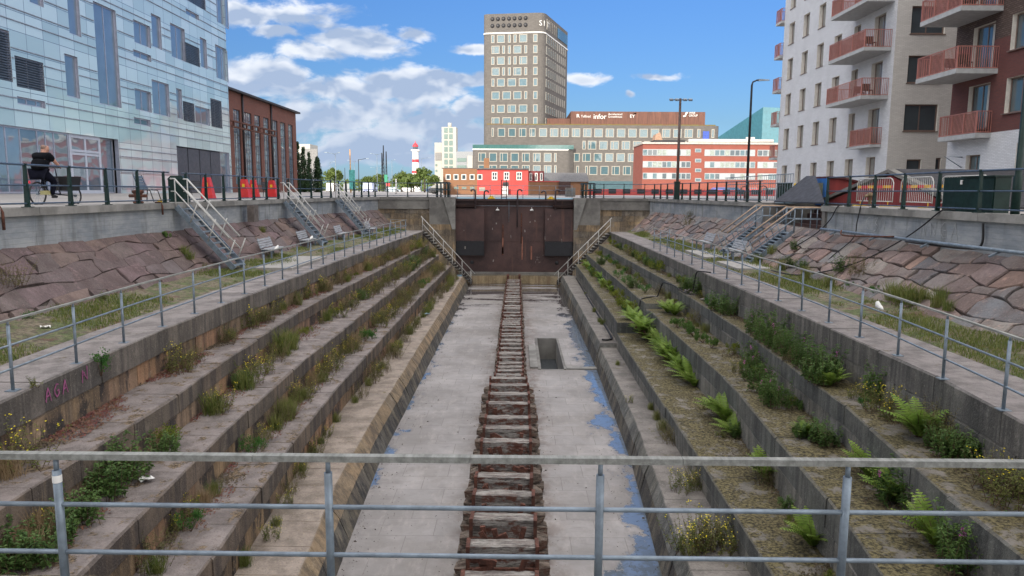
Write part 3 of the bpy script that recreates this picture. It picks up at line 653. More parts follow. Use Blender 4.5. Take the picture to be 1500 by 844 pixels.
gate_stair(7.05,ZT+.02,3.1,ZF+.05,55.0,'steep dark stair with pale handrail going down right of the gate')
# ------------------------------------------------------------------ keel blocks
def keel_block(loc,i,far,extra):
    lab='weathered timber keel block with rusty straps, '+ordn(i)+' from the gate'
    root=empty('keel_block',loc,rnd.uniform(-.045,.045),lab,'keel block','keel blocks down the middle of the dock floor')
    h=[.28,.26,.34] if not far else [.22,.2,.2]
    h[2]+=rnd.uniform(-.05,.05); h[1]+=rnd.uniform(-.03,.03)
    Wt=[1.8,1.72,1.28] if not far else [1.25,1.2,1.02]
    z=0
    def beam(w_,d_,z0,z1,rough,nm,m,dy=0):
        mb=MB(); N=13; rings=[]
        for k in range(N):
            x=-w_/2+w_*k/(N-1); e=1-.10*abs(2*k/(N-1)-1)**5*(4.5 if rough>.02 else .5); 
            a=[(-d_/2,z0),(d_/2,z0),(d_/2,z1),(-d_/2,z1)]
            rings.append([(x+rnd.uniform(-rough,rough)*(1 if k in(0,N-1) else .2),dy+y*e+rnd.uniform(-rough,rough)*.5,(z0+z1)/2+(zz-(z0+z1)/2)*e+rnd.uniform(-rough,rough)*.45) for y,zz in a])
        vs=[q for r_ in rings for q in r_]; fs=[(0,1,2,3)[::-1],tuple((N-1)*4+k for k in range(4))]
        for k in range(N-1):
            for q in range(4): fs.append((k*4+q,k*4+(q+1)%4,(k+1)*4+(q+1)%4,(k+1)*4+q))
        # normals outward
        mb.add(vs,[f[::-1] for f in fs]); return mb.build(nm,[m],root)
    beam(Wt[0],.50,0,h[0],.03,'base_timber',timber_l); z=h[0]
    beam(Wt[1],.44,z+.003,z+h[1],.03,'middle_timber',timber_l); z+=h[1]
    beam(Wt[2],.32,z+.003,z+h[2],.018,'cap_timber',timber); z+=h[2]
    xs=Wt[2]/2-.02
    for s in (-1,1):
        MB().obox((s*xs,-.235,z/2+.03),.07,.035,z+.04).obox((s*xs,-.03,z+.012),.07,.38,.02).build('iron_strap',[rust],root)
    MB().obox((0,-.245,z-h[2]-.03),2*xs,.05,rnd.uniform(.08,.15),0,0,rnd.uniform(-.03,.03)).build('iron_plate',[rust],root)
    for q in range(extra):
        a=rnd.uniform(-1.2,1.2) if rnd.random()<.4 else rnd.choice((-.25,.15,1.35,-1.3,.5)); x=rnd.uniform(-xs*.6,xs*.6)
        if q<2: x=(-.36,.36)[q]; a=(1.35,-1.35)[q]+rnd.uniform(-.15,.15)
        mb=MB(); L=rnd.uniform(.3,.42); 
        M=Matrix.Translation((x,-.30-.012*q,z*.70+rnd.uniform(-.06,.1)*(q>1)))@Matrix.Rotation(a,4,'Y')
        for dx,dz in ((0,0),): mb.hexa([M@Vector(p) for p in ((-L/2,-.03,-.05),(L/2,-.03,-.05),(L/2,.03,-.05),(-L/2,.03,-.05),(-L/2,-.03,.05),(L/2,-.03,.05),(L/2,.03,.05),(-L/2,.03,.05))])
        mb.build('iron_wedge',[rust],root)
    return root
ysb=[];y=11.3
while y<55.2: ysb.append(y); y+=(1.08 if y<24 else .66)
nb=len(ysb)
for i,y in enumerate(ysb):
    far=y>24.3
    keel_block((-.24+rnd.uniform(-.03,.03),y,ZF),nb-i,far,rnd.choice((3,4,4,5)) if y<17 else (rnd.choice((2,3)) if y<27 else 1))
mb=MB()
for s in (-1,1): mb.box(s*.45-.09,s*.45+.09,0,1.0,0,.78)
mb.build('post_pair',[rust]).name='post_pair'
o=bpy.data.objects['post_pair']; o.location=(-.24,55.5,ZF); o.name='guide_post'; tag(o,'pair of rusty stub posts standing where keel blocks meet the sill','post')
# ------------------------------------------------------------------ railings
def rail_line(name,pts,zb,h,label,spacing,postf,rails,mp,mr_,group=None,ends=(.3,.3),skip=()):
    """pts: polyline (x,y) in plan"""
    root=empty(name,(pts[0][0],pts[0][1],zb),0,label,'railing',group); P=root.location
    L=[0]
    for a,b_ in zip(pts,pts[1:]): L.append(L[-1]+math.hypot(b_[0]-a[0],b_[1]-a[1]))
    def at(s):
        for i in range(len(pts)-1):
            if s<=L[i+1] or i==len(pts)-2:
                u=(s-L[i])/(L[i+1]-L[i]); return Vector((pts[i][0]+(pts[i+1][0]-pts[i][0])*u,pts[i][1]+(pts[i+1][1]-pts[i][1])*u,zb))
    s=ends[0]; n=max(1,round((L[-1]-sum(ends))/spacing)); sp=(L[-1]-sum(ends))/n
    d=(Vector(pts[1])-Vector(pts[0])).to_3d() if False else Vector((pts[1][0]-pts[0][0],pts[1][1]-pts[0][1],0)); rz=math.atan2(d.y,d.x)
    me=postf(h).mesh('post',[mp])
    for k in range(n+1):
        o=bpy.data.objects.new('post',me); COL.objects.link(o); q=at(ends[0]+k*sp)-P; o.location=q; 
        a=at(min(L[-1],ends[0]+k*sp+.2))-at(max(0,ends[0]+k*sp-.2)); o.rotation_euler=(rnd.uniform(-.008,.008),rnd.uniform(-.008,.008),math.atan2(a.y,a.x)); o.parent=root
    for (z,r_,flat,nm) in rails:
        mb=MB()
        pp=[Vector((x,y,zb+z))-P for x,y in pts]
        if flat:
            for a,b_ in zip(pp,pp[1:]):
                dd=b_-a; rz=math.atan2(dd.y,dd.x); mb.obox((a+b_)/2,dd.length,flat,r_,rz)
        else: mb.tube(pp,r_,8)
        mb.build(nm,[mr_ if not flat else galv_old],root)
    return root
def post_flat(h):   # tapered flat steel post on a base plate
    mb=MB(); mb.box(-.13,.13,-.09,.09,0,.02); mb.hexa([(-.035,-.06,.02),(.035,-.06,.02),(.035,.06,.02),(-.035,.06,.02),(-.03,-.035,h-.02),(.03,-.035,h-.02),(.03,.035,h-.02),(-.03,.035,h-.02)]); mb.box(-.04,.04,-.04,.04,h-.02,h+.01); return mb
def post_round(h):
    mb=MB(); mb.box(-.08,.08,-.08,.08,0,.012); mb.tube([(0,0,.012),(0,0,h-.09)],.025,10); mb.tube([(0,0,h-.09),(0,0,h-.02)],.017,8); return mb
QR=[(1.08,.028,0,'top_rail'),(.56,.022,0,'mid_rail'),(.10,.022,0,'bottom_rail')]
TR=[(1.08,.03,.055,'top_rail'),(.70,.017,0,'mid_rail'),(.34,.017,0,'bottom_rail')]
qx=lambda s,y:XQ(s,y)+s*.12
def ql(s,y0,y1,n=6): return [(qx(s,y0+(y1-y0)*k/n),y0+(y1-y0)*k/n) for k in range(n+1)]
G1='dark green steel railings along the quay edges'
rail_line('quay_railing',ql(-1,10.9,26.2),ZQ,1.1,'dark green quay railing in front of the cyclist',1.83,post_flat,QR,green,bluerail,G1,(.35,.4))
rail_line('quay_railing',ql(-1,27.2,38.4),ZQ,1.1,'dark green quay railing in front of the red plastic blocks',1.8,post_flat,QR,green,bluerail,G1)
rail_line('quay_railing',ql(-1,39.5,47.3),ZQ,1.1,'dark green quay railing in front of the brick hall corner',1.8,post_flat,QR,green,bluerail,G1)
rail_line('quay_railing',ql(-1,48.3,57.3,4)+[(-9.5,57.5),(-7.2,57.5),(-5.2,57.5)],ZQ,1.1,'dark green quay railing turning the far left corner towards the gate',1.5,post_flat,QR,green,bluerail,G1)
rail_line('quay_railing',ql(1,9.5,28.4),ZQ,1.1,'dark green quay railing in front of the green cabinet and barriers',1.9,post_flat,QR,green,bluerail,G1,(.2,.15))
rail_line('quay_railing',ql(1,36.7,57.2,6)+[(8.4,57.5),(4.9,57.5)],ZQ,1.1,'dark green quay railing turning the far right corner towards the gate',1.6,post_flat,QR,green,bluerail,G1)
TL=[(-7.55,8.6),(-7.72,12.1),(-7.9,15),(-8.05,20),(-8.05,30),(-7.85,40),(-7.55,49.5),(-8.8,50.2)]
rail_line('terrace_railing',TL,ZT,1.1,'thin galvanised three-rail fence along the left terrace edge',1.72,post_round,TR,galv,galv,None,(.3,.05))
TRr=[(6.55,6.5),(6.95,10),(7.28,13.8),(7.45,17.6),(7.5,25),(7.5,40.2),(8.6,40.8)]
rail_line('terrace_railing',TRr,ZT,1.1,'thin galvanised three-rail fence along the right terrace edge',1.72,post_round,TR,galv,galv,None,(.1,.05))
# foreground railing, its posts spaced as seen
root=empty('viewing_railing',(0,5.02,ZT),0,'nearest galvanised railing with weathered top bar across the foreground','railing')
pm=MB(); pm.box(-.09,.09,-.09,.09,0,.012); pm.tube([(0,0,.012),(0,0,1.02)],.030,12); pm.tube([(0,0,1.02),(0,0,1.12)],.018,8)
me=pm.mesh('post',[galv])
for x in (-5.35,-3.34,-1.36,.615,2.40,4.35): o=bpy.data.objects.new('post',me); COL.objects.link(o); o.location=(x,0,0); o.parent=root
MB().lathe([(.0325,.93),(.0325,.985)],(-3.34,0,0),12).build('white_tape',[white],root)
mb=MB()
for a,b_ in ((-7.2,-1.9),(-1.895,-.33),(-.325,1.2),(1.205,6.2)): mb.box(a,b_,-.032,.030,1.108,1.152+rnd.uniform(-.002,.002))
mb.build('top_rail',[galv_old],root)
MB().tube([(-7.2,0,.765),(6.2,0,.745)],.0175,10).build('mid_rail',[galv],root)
MB().tube([(-7.2,0,.40),(6.2,0,.37)],.0175,10).build('bottom_rail',[galv],root)
# ------------------------------------------------------------------ stairs down the slopes
def slope_stair(side,yc,xt,zt,xb,zb,label,rail_m,plat=0):
    root=empty('slope_stair',(xb,yc,zb),0,label,'stair'); P=root.location; s=side; W_=.95
    n=11; 
    for y_ in (-W_/2,W_/2):
        mb=MB(); d=Vector((xt-xb,0,zt-zb)); nn=Vector((-d.z,0,d.x)).normalized()*.1
        if nn.z<0: nn=-nn
        a=Vector((0,y_,0)); q=[]
        for yy in (-.02,.02):
            q+=[a+Vector((0,yy,0))-nn,a+Vector((0,yy,0))+nn,a+d+Vector((0,yy,0))+nn,a+d+Vector((0,yy,0))-nn]
        mb.add(q,[(0,1,2,3),(7,6,5,4),(0,4,5,1),(1,5,6,2),(2,6,7,3),(3,7,4,0)]); mb.build('stringer',[galv],root)
    for k in range(n):
        u=(k+.5)/n; x=(xt-xb)*u; z=(zt-zb)*u; MB().box(x-.12,x+.12,-W_/2+.02,W_/2-.02,z-.02,z+.02).build('tread',[galv],root)
    for y_ in (-W_/2-.03,W_/2+.03):
        mb=MB(); d=Vector((xt-xb,0,zt-zb))
        for h in (1.0,.55): mb.tube([Vector((d.x*.06,y_,d.z*.06+h)),Vector((d.x*1.0,y_,d.z+h)),Vector((d.x+s*(.15+plat),y_,d.z+h))],.032 if h==1. else .022,8)
        for u in (.12,.45,.75,1.0):
            b0=d*u+Vector((0,y_,.0)); tp=d*u+Vector((-s*.35 if u<1 else 0,y_,.98)); mb.tube([b0,b0+Vector((0,0,1.0)) if u==1. else d*u+Vector((s*.0-s*.33,y_,.80+.0))+Vector((0,0,-.0))],.022,6)
        mb.build('handrail_frame',[rail_m if rail_m is not woodrail else galv],root)
        if rail_m is woodrail:
            q=MB(); d=Vector((xt-xb,0,zt-zb)); q.tube([Vector((d.x*.03,y_,d.z*.03+1.03)),Vector((d.x,y_,d.z+1.04)),Vector((d.x+s*(.15+plat),y_,d.z+1.04))],.034,8); q.build('wooden_handrail',[woodrail],root)
    if plat:
        MB().box(0+xt-xb,(xt-xb)+s*plat,-W_/2,W_/2,zt-zb-.08,zt-zb) if False else None
        x0,x1=sorted((xt-xb,xt-xb+s*plat)); mb=MB(); mb.box(x0,x1,-W_/2,W_/2,zt-zb-.1,zt-zb-.03)
        for xx in (x0+.05,x1-.05): mb.box(xx-.03,xx+.03,-W_/2,-W_/2+.06,zt-zb-.3,zt-zb-.1)
        mb.build('platform',[galv],root)
        mb=MB()
        for xx in (x0+.03,(x0+x1)/2,x1-.03):
            for y_ in (-W_/2,W_/2): mb.tube([(xx,y_,zt-zb-.03),(xx,y_,zt-zb+1.05)],.025,6)
        mb.build('platform_post',[galv],root)
slope_stair(-1,26.75,-12.35,-.62,-10.35,-2.88,'galvanised stair down the left slope nearest the camera, by the green bin',lightrail)
slope_stair(-1,39.0,-12.35,-.62,-10.4,-2.88,'galvanised stair down the left slope, middle one of the three',lightrail)
slope_stair(-1,47.8,-11.8,-.62,-9.9,-2.88,'galvanised stair down the left slope, farthest of the three',lightrail)
slope_stair(1,31.4,11.75,-1.65,10.0,-3.0,'nearer galvanised stair with wooden handrails up the right slope',woodrail,1.4)
slope_stair(1,35.6,11.8,-1.65,10.1,-3.0,'farther galvanised stair with wooden handrails up the right slope',woodrail,1.4)
for k,(y0,lab) in enumerate(((29.9,'nearer concrete flight of steps from recess up to the right promenade'),)):
    mb=MB()
    for q in range(5): mb.box(13.4+q*.32,15.35,y0+2.2,y0+5.4,-1.655+q*.235-.0,-1.655+(q+1)*.235-.004)
    tag(mb.build('recess_steps',[mat('dark_brown_boards',(.07,.035,.03))]),'brown timber steps in the recess between the right quay walls','steps')
mb=MB()
for x in (12.9,13.35): mb.tube([(x,28.9,-1.65),(x,28.9,-.45)],.03,6)
for z in (-1.4,-1.1,-.8): mb.tube([(12.9,28.9,z),(13.35,28.9,z)],.02,6)
tag(mb.build('frame_ladder',[galv]),'short galvanised ladder frame in the recess beside the near right quay wall','ladder')
# ------------------------------------------------------------------ benches on the terraces
def bench(x,y,z,rz,label):
    root=empty('slatted_bench',(x,y,z),rz,label,'bench','grey slatted benches on the terraces')
    mb=MB()
    for k in range(4): mb.box(-.9,.9,-.22+k*.115,-.12+k*.115,.43,.46)
    mb.build('seat',[benchm],root)
    mb=MB()
    for k in range(4): mb.obox((0,.27+.035*k,.54+k*.1),1.8,.03,.085,0,R(-18))
    mb.build('backrest',[benchm],root)
    for xx in (-.75,.75):
        MB().box(xx-.03,xx+.03,-.2,-.14,0,.42).box(xx-.03,xx+.03,-.2,.24,.38,.425).box(xx-.03,xx+.03,.18,.24,0,.42).tube([(xx,.24,.4),(xx,.40,.92)],.025,6).build('leg',[galv],root)
    return root
benchm=mat('bench_slats_grey',(.38,.40,.43),.7,scale=7,var=.3,stretch=(.3,4,4),obj=True)
for k,(px,py,lab) in enumerate(((400,378,'grey slatted bench on the left terrace, nearest beside the first stair'),(452,363,'grey slatted bench on the left terrace just before the middle stair'),(503,352,'grey slatted bench on the left terrace beyond the middle stair'),(545,344,'farthest grey slatted bench on the left terrace'))):
    q=atz(px,py,-2.97); bench(q.x,q.y,-2.98,R(90)+.03,lab)
for px,py,lab in ((1072,380,'nearer grey slatted bench on the right terrace at the stair foot'),(1030,366,'farther grey slatted bench on the right terrace at the stair foot')):
    q=atz(px,py,-2.99); bench(q.x,q.y,-3.0,R(-90),lab)
for (x0,x1,y0,y1,lab) in ((-10.2,-8.6,27.5,32.6,'pale concrete slab in front of the nearest left bench'),(8.7,10.3,28.5,31.5,'pale concrete slab at the foot of the near right stair'),(8.7,10.3,33.4,37.5,'pale concrete slab at the foot of the far right stair')):
    s=-1 if x0<0 else 1
    tag(MB().box(x0,x1,y0,y1,-3.1,-2.955).build('concrete_slab',[mat('pale_slab',(.33,.32,.30),.85,var=.15)]),lab,'slab')
# ------------------------------------------------------------------ buildings
def wall_holes(parent,name,plane,c,nrm,a0,a1,z0,z1,holes,m,depth=.25,mrev=None,zsplit=()):
    """plane 'x': x=c, a is Y ; plane 'y': y=c, a is X ; nrm = direction the wall faces; holes (a0,a1,z0,z1); world coordinates, parent at origin offset handled"""
    P=parent.location; A=sorted({a0,a1}|{h[i] for h in holes for i in (0,1)}); Z=sorted({z0,z1}|{h[i] for h in holes for i in (2,3)}|set(zsplit))
    A=[a for a in A if a0<=a<=a1]; Z=[z for z in Z if z0<=z<=z1]; mb=MB()
    def V(a,z,d=0): return (Vector((c-nrm*d,a,z)) if plane=='x' else Vector((a,c-nrm*d,z)))-P
    flip=(plane=='x')==(nrm>0)
    def quad(q,mi=0): mb.add(q,[(0,1,2,3) if flip else (3,2,1,0)],mi)
    for i in range(len(A)-1):
        for j in range(len(Z)-1):
            am,zm=(A[i]+A[i+1])/2,(Z[j]+Z[j+1])/2
            if any(h[0]<am<h[1] and h[2]<zm<h[3] for h in holes): continue
            mi=sum(1 for z in zsplit if zm>z) if zsplit else 0
            quad([V(A[i],Z[j]),V(A[i+1],Z[j]),V(A[i+1],Z[j+1]),V(A[i],Z[j+1])],mi)
    nm=len(m) if isinstance(m,list) else 1
    for h in holes:
        x0,x1,q0,q1=h[:4]; x0=max(x0,a0); x1=min(x1,a1)
        for p in ([(x0,q0),(x0,q1)],[(x0,q1),(x1,q1)],[(x1,q1),(x1,q0)],[(x1,q0),(x0,q0)]):
            (aa,za),(ab,zb)=p; mb.add([V(aa,za),V(ab,zb),V(ab,zb,depth),V(aa,za,depth)],[(3,2,1,0) if flip else (0,1,2,3)],nm)
    ml=(m if isinstance(m,list) else [m]); return mb.build(name,ml+[mrev or ml[0]],parent)
def window(parent,plane,c,nrm,a0,a1,z0,z1,fm,gm,inset=.16,fw=.07,mull=(),trans=(),name='window',pname='pane',proud=None,sill=None,blind=None,curtain=None):
    P=parent.location
    def bx(mb,a,b,zA,zB,d0,d1,mi=0): # d = depth behind the wall plane
        u,v=sorted((c-nrm*d0,c-nrm*d1))
        if plane=='x': mb.box(u-P.x,v-P.x,a-P.y,b-P.y,zA-P.z,zB-P.z,mi)
        else: mb.box(a-P.x,b-P.x,u-P.y,v-P.y,zA-P.z,zB-P.z,mi)
    d0=inset; d1=inset+.06
    mb=MB()
    bx(mb,a0,a0+fw,z0,z1,d0,d1); bx(mb,a1-fw,a1,z0,z1,d0,d1); bx(mb,a0+fw,a1-fw,z0,z0+fw,d0,d1); bx(mb,a0+fw,a1-fw,z1-fw,z1,d0,d1)
    for u in mull: x=a0+(a1-a0)*u; bx(mb,x-fw*.4,x+fw*.4,z0+fw,z1-fw,d0+.005,d1)
    for u in trans: z=z0+(z1-z0)*u; bx(mb,a0+fw,a1-fw,z-fw*.4,z+fw*.4,d0+.008,d1)
    if sill: bx(mb,a0-.06,a1+.06,z0-.06,z0-.004,-sill,inset)
    f=mb.build(name,[fm],parent)
    mb=MB(); edges=[a0+fw]+[a0+(a1-a0)*u for u in mull]+[a1-fw]
    for e0,e1 in zip(edges,edges[1:]): bx(mb,e0+.003,e1-.003,z0+fw,z1-fw,d0+.03,d0+.045)
    g=mb.build(pname,[gm],parent); g.parent=f
    if blind:
        mb=MB(); z=z0+.02
        while z<z1-.06: bx(mb,a0+.02,a1-.02,z,z+.055,.03,.09); z+=.12
        q=mb.build('louvre_blind',[blind],parent); q.parent=f
    if curtain:
        mb=MB(); bx(mb,a0+fw,a0+(a1-a0)*.3,z0+fw,z1-fw,d0+.012,d0+.028); q=mb.build('curtain',[curtain],parent); q.parent=f
    return f
def boxpart(parent,name,m,x0,x1,y0,y1,z0,z1):
    P=parent.location; return MB().box(x0-P.x,x1-P.x,y0-P.y,y1-P.y,z0-P.z,z1-P.z).build(name,[m],parent)
alu=mat('window_aluminium',(.42,.44,.52),.35,metal=.5,var=.1,bump=0)
# ---- glass-clad office, left
XG=-24.0
m,t,b=pbase('blue_glass_panels'); g=t.new('ShaderNodeNewGeometry'); s=t.new('ShaderNodeSeparateXYZ',{0:g.outputs['Position']})
v=t.new('ShaderNodeCombineXYZ',{0:s.outputs[1],1:s.outputs[2],2:0.}).outputs[0]
def brk(off,wd,h,ms): return t.new('ShaderNodeTexBrick',{'Vector':v,'Color1':(0,0,0,1),'Color2':(1,1,1,1),'Mortar':(.5,.5,.5,1),'Scale':1.,'Mortar Size':ms,'Brick Width':wd,'Row Height':h,'Bias':0.},offset=off,offset_frequency=3)
b1=brk(.0,1.3,.93,.016); 
tone=t.new('ShaderNodeSeparateXYZ',{0:b1.outputs[0]}).outputs[0]
band=t.noise(t.vmul(g.outputs['Position'],(0,.03,.55)),1.,1)
cc=t.mix(t.mr(tone,.0,1.,0,1,False),(.43,.55,.60),(.27,.38,.425)); cc=t.mix(t.mr(tone,.8,1.0,0,.6),cc,(.55,.65,.71))
cc=t.mix(b1.outputs[1],cc,(.10,.12,.16))
t.l.new(cc,b.inputs['Base Color']); b.inputs['Roughness'].default_value=.07; b.inputs['IOR'].default_value=2.1; b.inputs['Specular IOR Level'].default_value=.55
hh=t.math('ADD',t.noise(g.outputs['Position'],.55,1),t.math('MULTIPLY',b1.outputs[1],-.08))
bp=t.new('ShaderNodeBump',{'Height':hh,'Strength':.035,'Distance':1.}); t.l.new(bp.outputs[0],b.inputs['Normal']); panel=m
gb=empty('glass_office',(XG-8,45,-.26),0,'pale blue glass-panelled office block with staggered windows, left of the dock','building')
def fr(x0,x1,yt,yb,lo=None):
    """facade rectangle from where it is seen; y given at the left edge"""
    p=atx(x0,yt,XG); q=atx(x0,yb,XG); r=atx(x1,(yt+yb)/2,XG); return (p.y,r.y,q.z,p.z)
wl=[(-30,15,32,110,'b'),(21,64,81,126,'b'),(94,115,-60,46,1),(94,115,78,140,1),(136,173,1,150,2),(25,66,141,152,3),(40,62,-40,2,1),
    (195,220,28,61,2),(221,236,19,67,1),(249,271,33,82,2),(270,292,61,90,'b'),(292.5,303,54,97,1),(315,336,64.5,113,'c'),(195,221,72,82,2),(272,291,12,20,2),(273,300,-32,0,'b'),(315,336,-34,30,'c'),
    (197,221.5,129,160,2),(222,248,116,166,2),(258,267,129,173,1),(267.5,285,147.6,176.6,'b'),(285.5,307,154.5,180,2),(308,325,143.7,185,'b'),(196,220.5,171.5,181.5,2),(0,0,0,0,0)]
holes=[];W=[]
ZB=-.30
for x0,x1,yt,yb,k in wl[:-1]:
    h=fr(x0,x1,yt,yb); holes.append(h); W.append((h,k))
gl=fr(-40,106,0,0); ztop=atx(0,182,XG).z
Yd0=atx(107,250,XG).y; Yd1=atx(152,250,XG).y; Ye=atx(176,250,XG).y
gh=(22.5,Ye,ZB,ztop); holes.append(gh)
Yk0=atx(260.5,250,XG).y; Yk1=atx(326,250,XG).y; Yk2=atx(337.5,250,XG).y; zk=atx(261,214,XG).z
holes.append((Yk0,Yk2-.12,ZB,zk))
YC=atx(338.6,230,XG).y
wall_holes(gb,'panel_facade','x',XG,1,20.5,YC,ZB,16.7,holes,panel,.24,alu)
mb=MB(); mb.box(-16,-.62,20.5-45,YC-45,0,22.3-.2+.26) if False else None
P=gb.location
gcore=mat('dark_interior',(.03,.035,.04),.8,bump=0)
MB().box(-40-P.x,XG-.62-P.x,20.5-P.y,YC-.01-P.y,0,16.9).build('building_core',[gcore],gb)
MB().box(-40-P.x,XG-P.x,YC-.009-P.y,YC-P.y,0,16.9).build('end_facade',[panel],gb)
MB().box(-40.1-P.x,XG+.15-P.x,20.4-P.y,YC+.15-P.y,16.96,17.2).build('roof_edge',[alu],gb)
# thin horizontal profiles between the panel courses, broken at every opening
zz=ZB+.4; nprof=0; PROF=MB()
while zz<16.4:
    cuts=sorted((h[0]-.05,h[1]+.05) for h in holes if h[2]-.06<zz<h[3]+.06); a_=20.6; mb=MB()
    for c0,c1 in cuts+[(YC-.02,YC)]:
        if c0>a_+.05: mb.box(XG+.002-P.x,XG+.045-P.x,a_-P.y,c0-P.y,zz-P.z-.022,zz-P.z+.022)
        a_=max(a_,c1)
    for q in range(len(mb.f)): PROF.add(mb.v[q//6*8:q//6*8+8],[tuple(i-q//6*8 for i in mb.f[q])]) if False else None
    b0=len(PROF.v); PROF.v+=mb.v; PROF.f+=[tuple(i+b0 for i in f) for f in mb.f]
    zz+=(.93,.93,.47,1.30,.56)[nprof%5]; nprof+=1
fac=[o for o in gb.children if o.name.startswith('panel_facade')][0]; me0=fac.data; vs0=[tuple(v.co) for v in me0.vertices]; fs0=[tuple(p.vertices) for p in me0.polygons]; mi0=[p.material_index for p in me0.polygons]
b0=len(vs0); nm=bpy.data.meshes.new('panel_facade'); nm.from_pydata(vs0+PROF.v,[],fs0+[tuple(i+b0 for i in f) for f in PROF.f])
for m_ in (panel,alu,mat('lilac_grey_profile',(.30,.33,.40),.5,metal=.2,bump=0)): nm.materials.append(m_)
nm.polygons.foreach_set('material_index',mi0+[2]*len(PROF.f)); nm.update(); fac.data=nm
louv=mat('louvre_grey',(.10,.12,.15),.4,metal=.4,bump=0)
gw=glassmat('office_glass',(.14,.19,.25),.02,.02,spec=1.4,metal=.3); 
for (h,k) in W:
    if k=='b': window(gb,'x',XG,1,*h,alu,gw,inset=.14,blind=louv,mull=(.5,))
    elif k=='c': window(gb,'x',XG,1,*h,alu,gw,inset=.14,mull=(.2,.55,.8))
    elif k==3: window(gb,'x',XG,1,*h,alu,gw,inset=.12,mull=(.4,.75))
    else: window(gb,'x',XG,1,*h,alu,gw,inset=.12,mull=(.5,) if k==2 else ())
mx=[atx(x,250,XG).y for x in (-18,-2,16,37,62,74,86)]
u=[(y-22.5)/(Yd0-22.5) for y in mx]
window(gb,'x',XG,1,22.5,Yd0-.02,ZB+.05,ztop,alu,gw,inset=.12,mull=u,name='shopfront',fw=.09)
zt=atx(110,225,XG).z
door=window(gb,'x',XG,1,Yd0,Yd1,ZB+.02,ztop,mat('pale_door_frame',(.42,.46,.54),.4,var=.05,bump=0),gw,inset=.1,mull=(.5,),trans=(.68,.72),fw=.2,name='entrance_door')
window(gb,'x',XG,1,Yd1+.02,Ye,ZB+.05,ztop,alu,gw,inset=.35,name='window')
mb=MB(); 
for k in range(4):
    a=Yk0+(Yk1-Yk0)*k/4; b2=Yk0+(Yk1-Yk0)*(k+1)/4; mb.box(XG-.2-P.x,XG-.12-P.x,a+.06-P.y,b2-.06-P.y,.04,zk+.26-.06)
mb.build('shutter_panel',[mat('charcoal_shutter',(.05,.055,.07),.45,var=.1)],gb)
window(gb,'x',XG,1,Yk1,Yk2-.12,ZB+.05,zk,alu,gw,inset=.15,name='window')
# ---- brick hall behind it
XH=-27.
hall=empty('brick_hall',(XH-6,78,-.26),0,'red brown brick industrial hall with tall windows behind the glass office','building')
yh0=63.; yh1=atx(434,200,XH).y; zh=atx(434,167,XH).z
brick_r=brickmat('hall_brick',(.17,.060,.042),(.12,.045,.034),(.12,.08,.07),.25,.08)
wins=[(343,353),(359,369.5),(373.5,382),(386.5,394.5),(399,407),(411,418.5),(422.5,429)]; holes=[]
for a,b_ in wins: holes.append((atx(a,200,XH).y,atx(b_,200,XH).y,.5,atx(a,160+(a-344)*.28,XH).z))
wall_holes(hall,'brick_wall','x',XH,1,yh0,yh1,-.3,zh,holes,brick_r,.16)
P=hall.location
MB().box(-42-P.x,XH-.5-P.x,yh0-P.y,yh1-.02-P.y,0,zh-.3-P.z).build('interior_core',[gcore],hall); MB().box(-42-P.x,XH-.01-P.x,yh1-.02-P.y,yh1-P.y,0,zh-P.z).build('gable_wall',[brick_r],hall)
MB().box(-42.3-P.x,XH+.45-P.x,yh0-P.y,yh1+.5-P.y,zh-P.z+.002,zh-P.z+.2).build('roof_edge',[mat('dark_roof_sheet',(.03,.025,.025),.6)],hall)
MB().loft([(-11,-9,zh+.46),(-3,-9,zh+.46),(-7,-9,zh+2.3)],[(-11,6,zh+.46),(-3,6,zh+.46),(-7,6,zh+2.3)]).build('roof_lantern',[galv],hall)
for h in holes:
    n=6; window(hall,'x',XH,1,*h,mat('dark_mullion',(.04,.04,.045),.5,bump=0),gw,inset=.1,mull=(.33,.66),trans=[k/9 for k in range(1,9)],fw=.05)
for a in (355.5,397): y=atx(a,200,XH).y; MB().tube([(XH+.12-P.x,y-P.y,0),(XH+.12-P.x,y-P.y,zh-P.z)],.09,8).build('downpipe',[dark],hall)
yb_=atx(375,200,XH).y
mb=MB(); zc=atx(345,183,XH).z
for dz in (-.0,-.5): mb.box(XH-P.x+.9,XH-P.x+1.1,64-P.y,79-P.y,zc+dz-P.z,zc+dz+.14-P.z)
for k in range(9): mb.box(XH-P.x+1.2,XH-P.x+1.35,65+k*1.6-P.y,65.12+k*1.6-P.y,zc-.4-P.z,zc-P.z)
mb.build('crane_beam',[rust],hall)
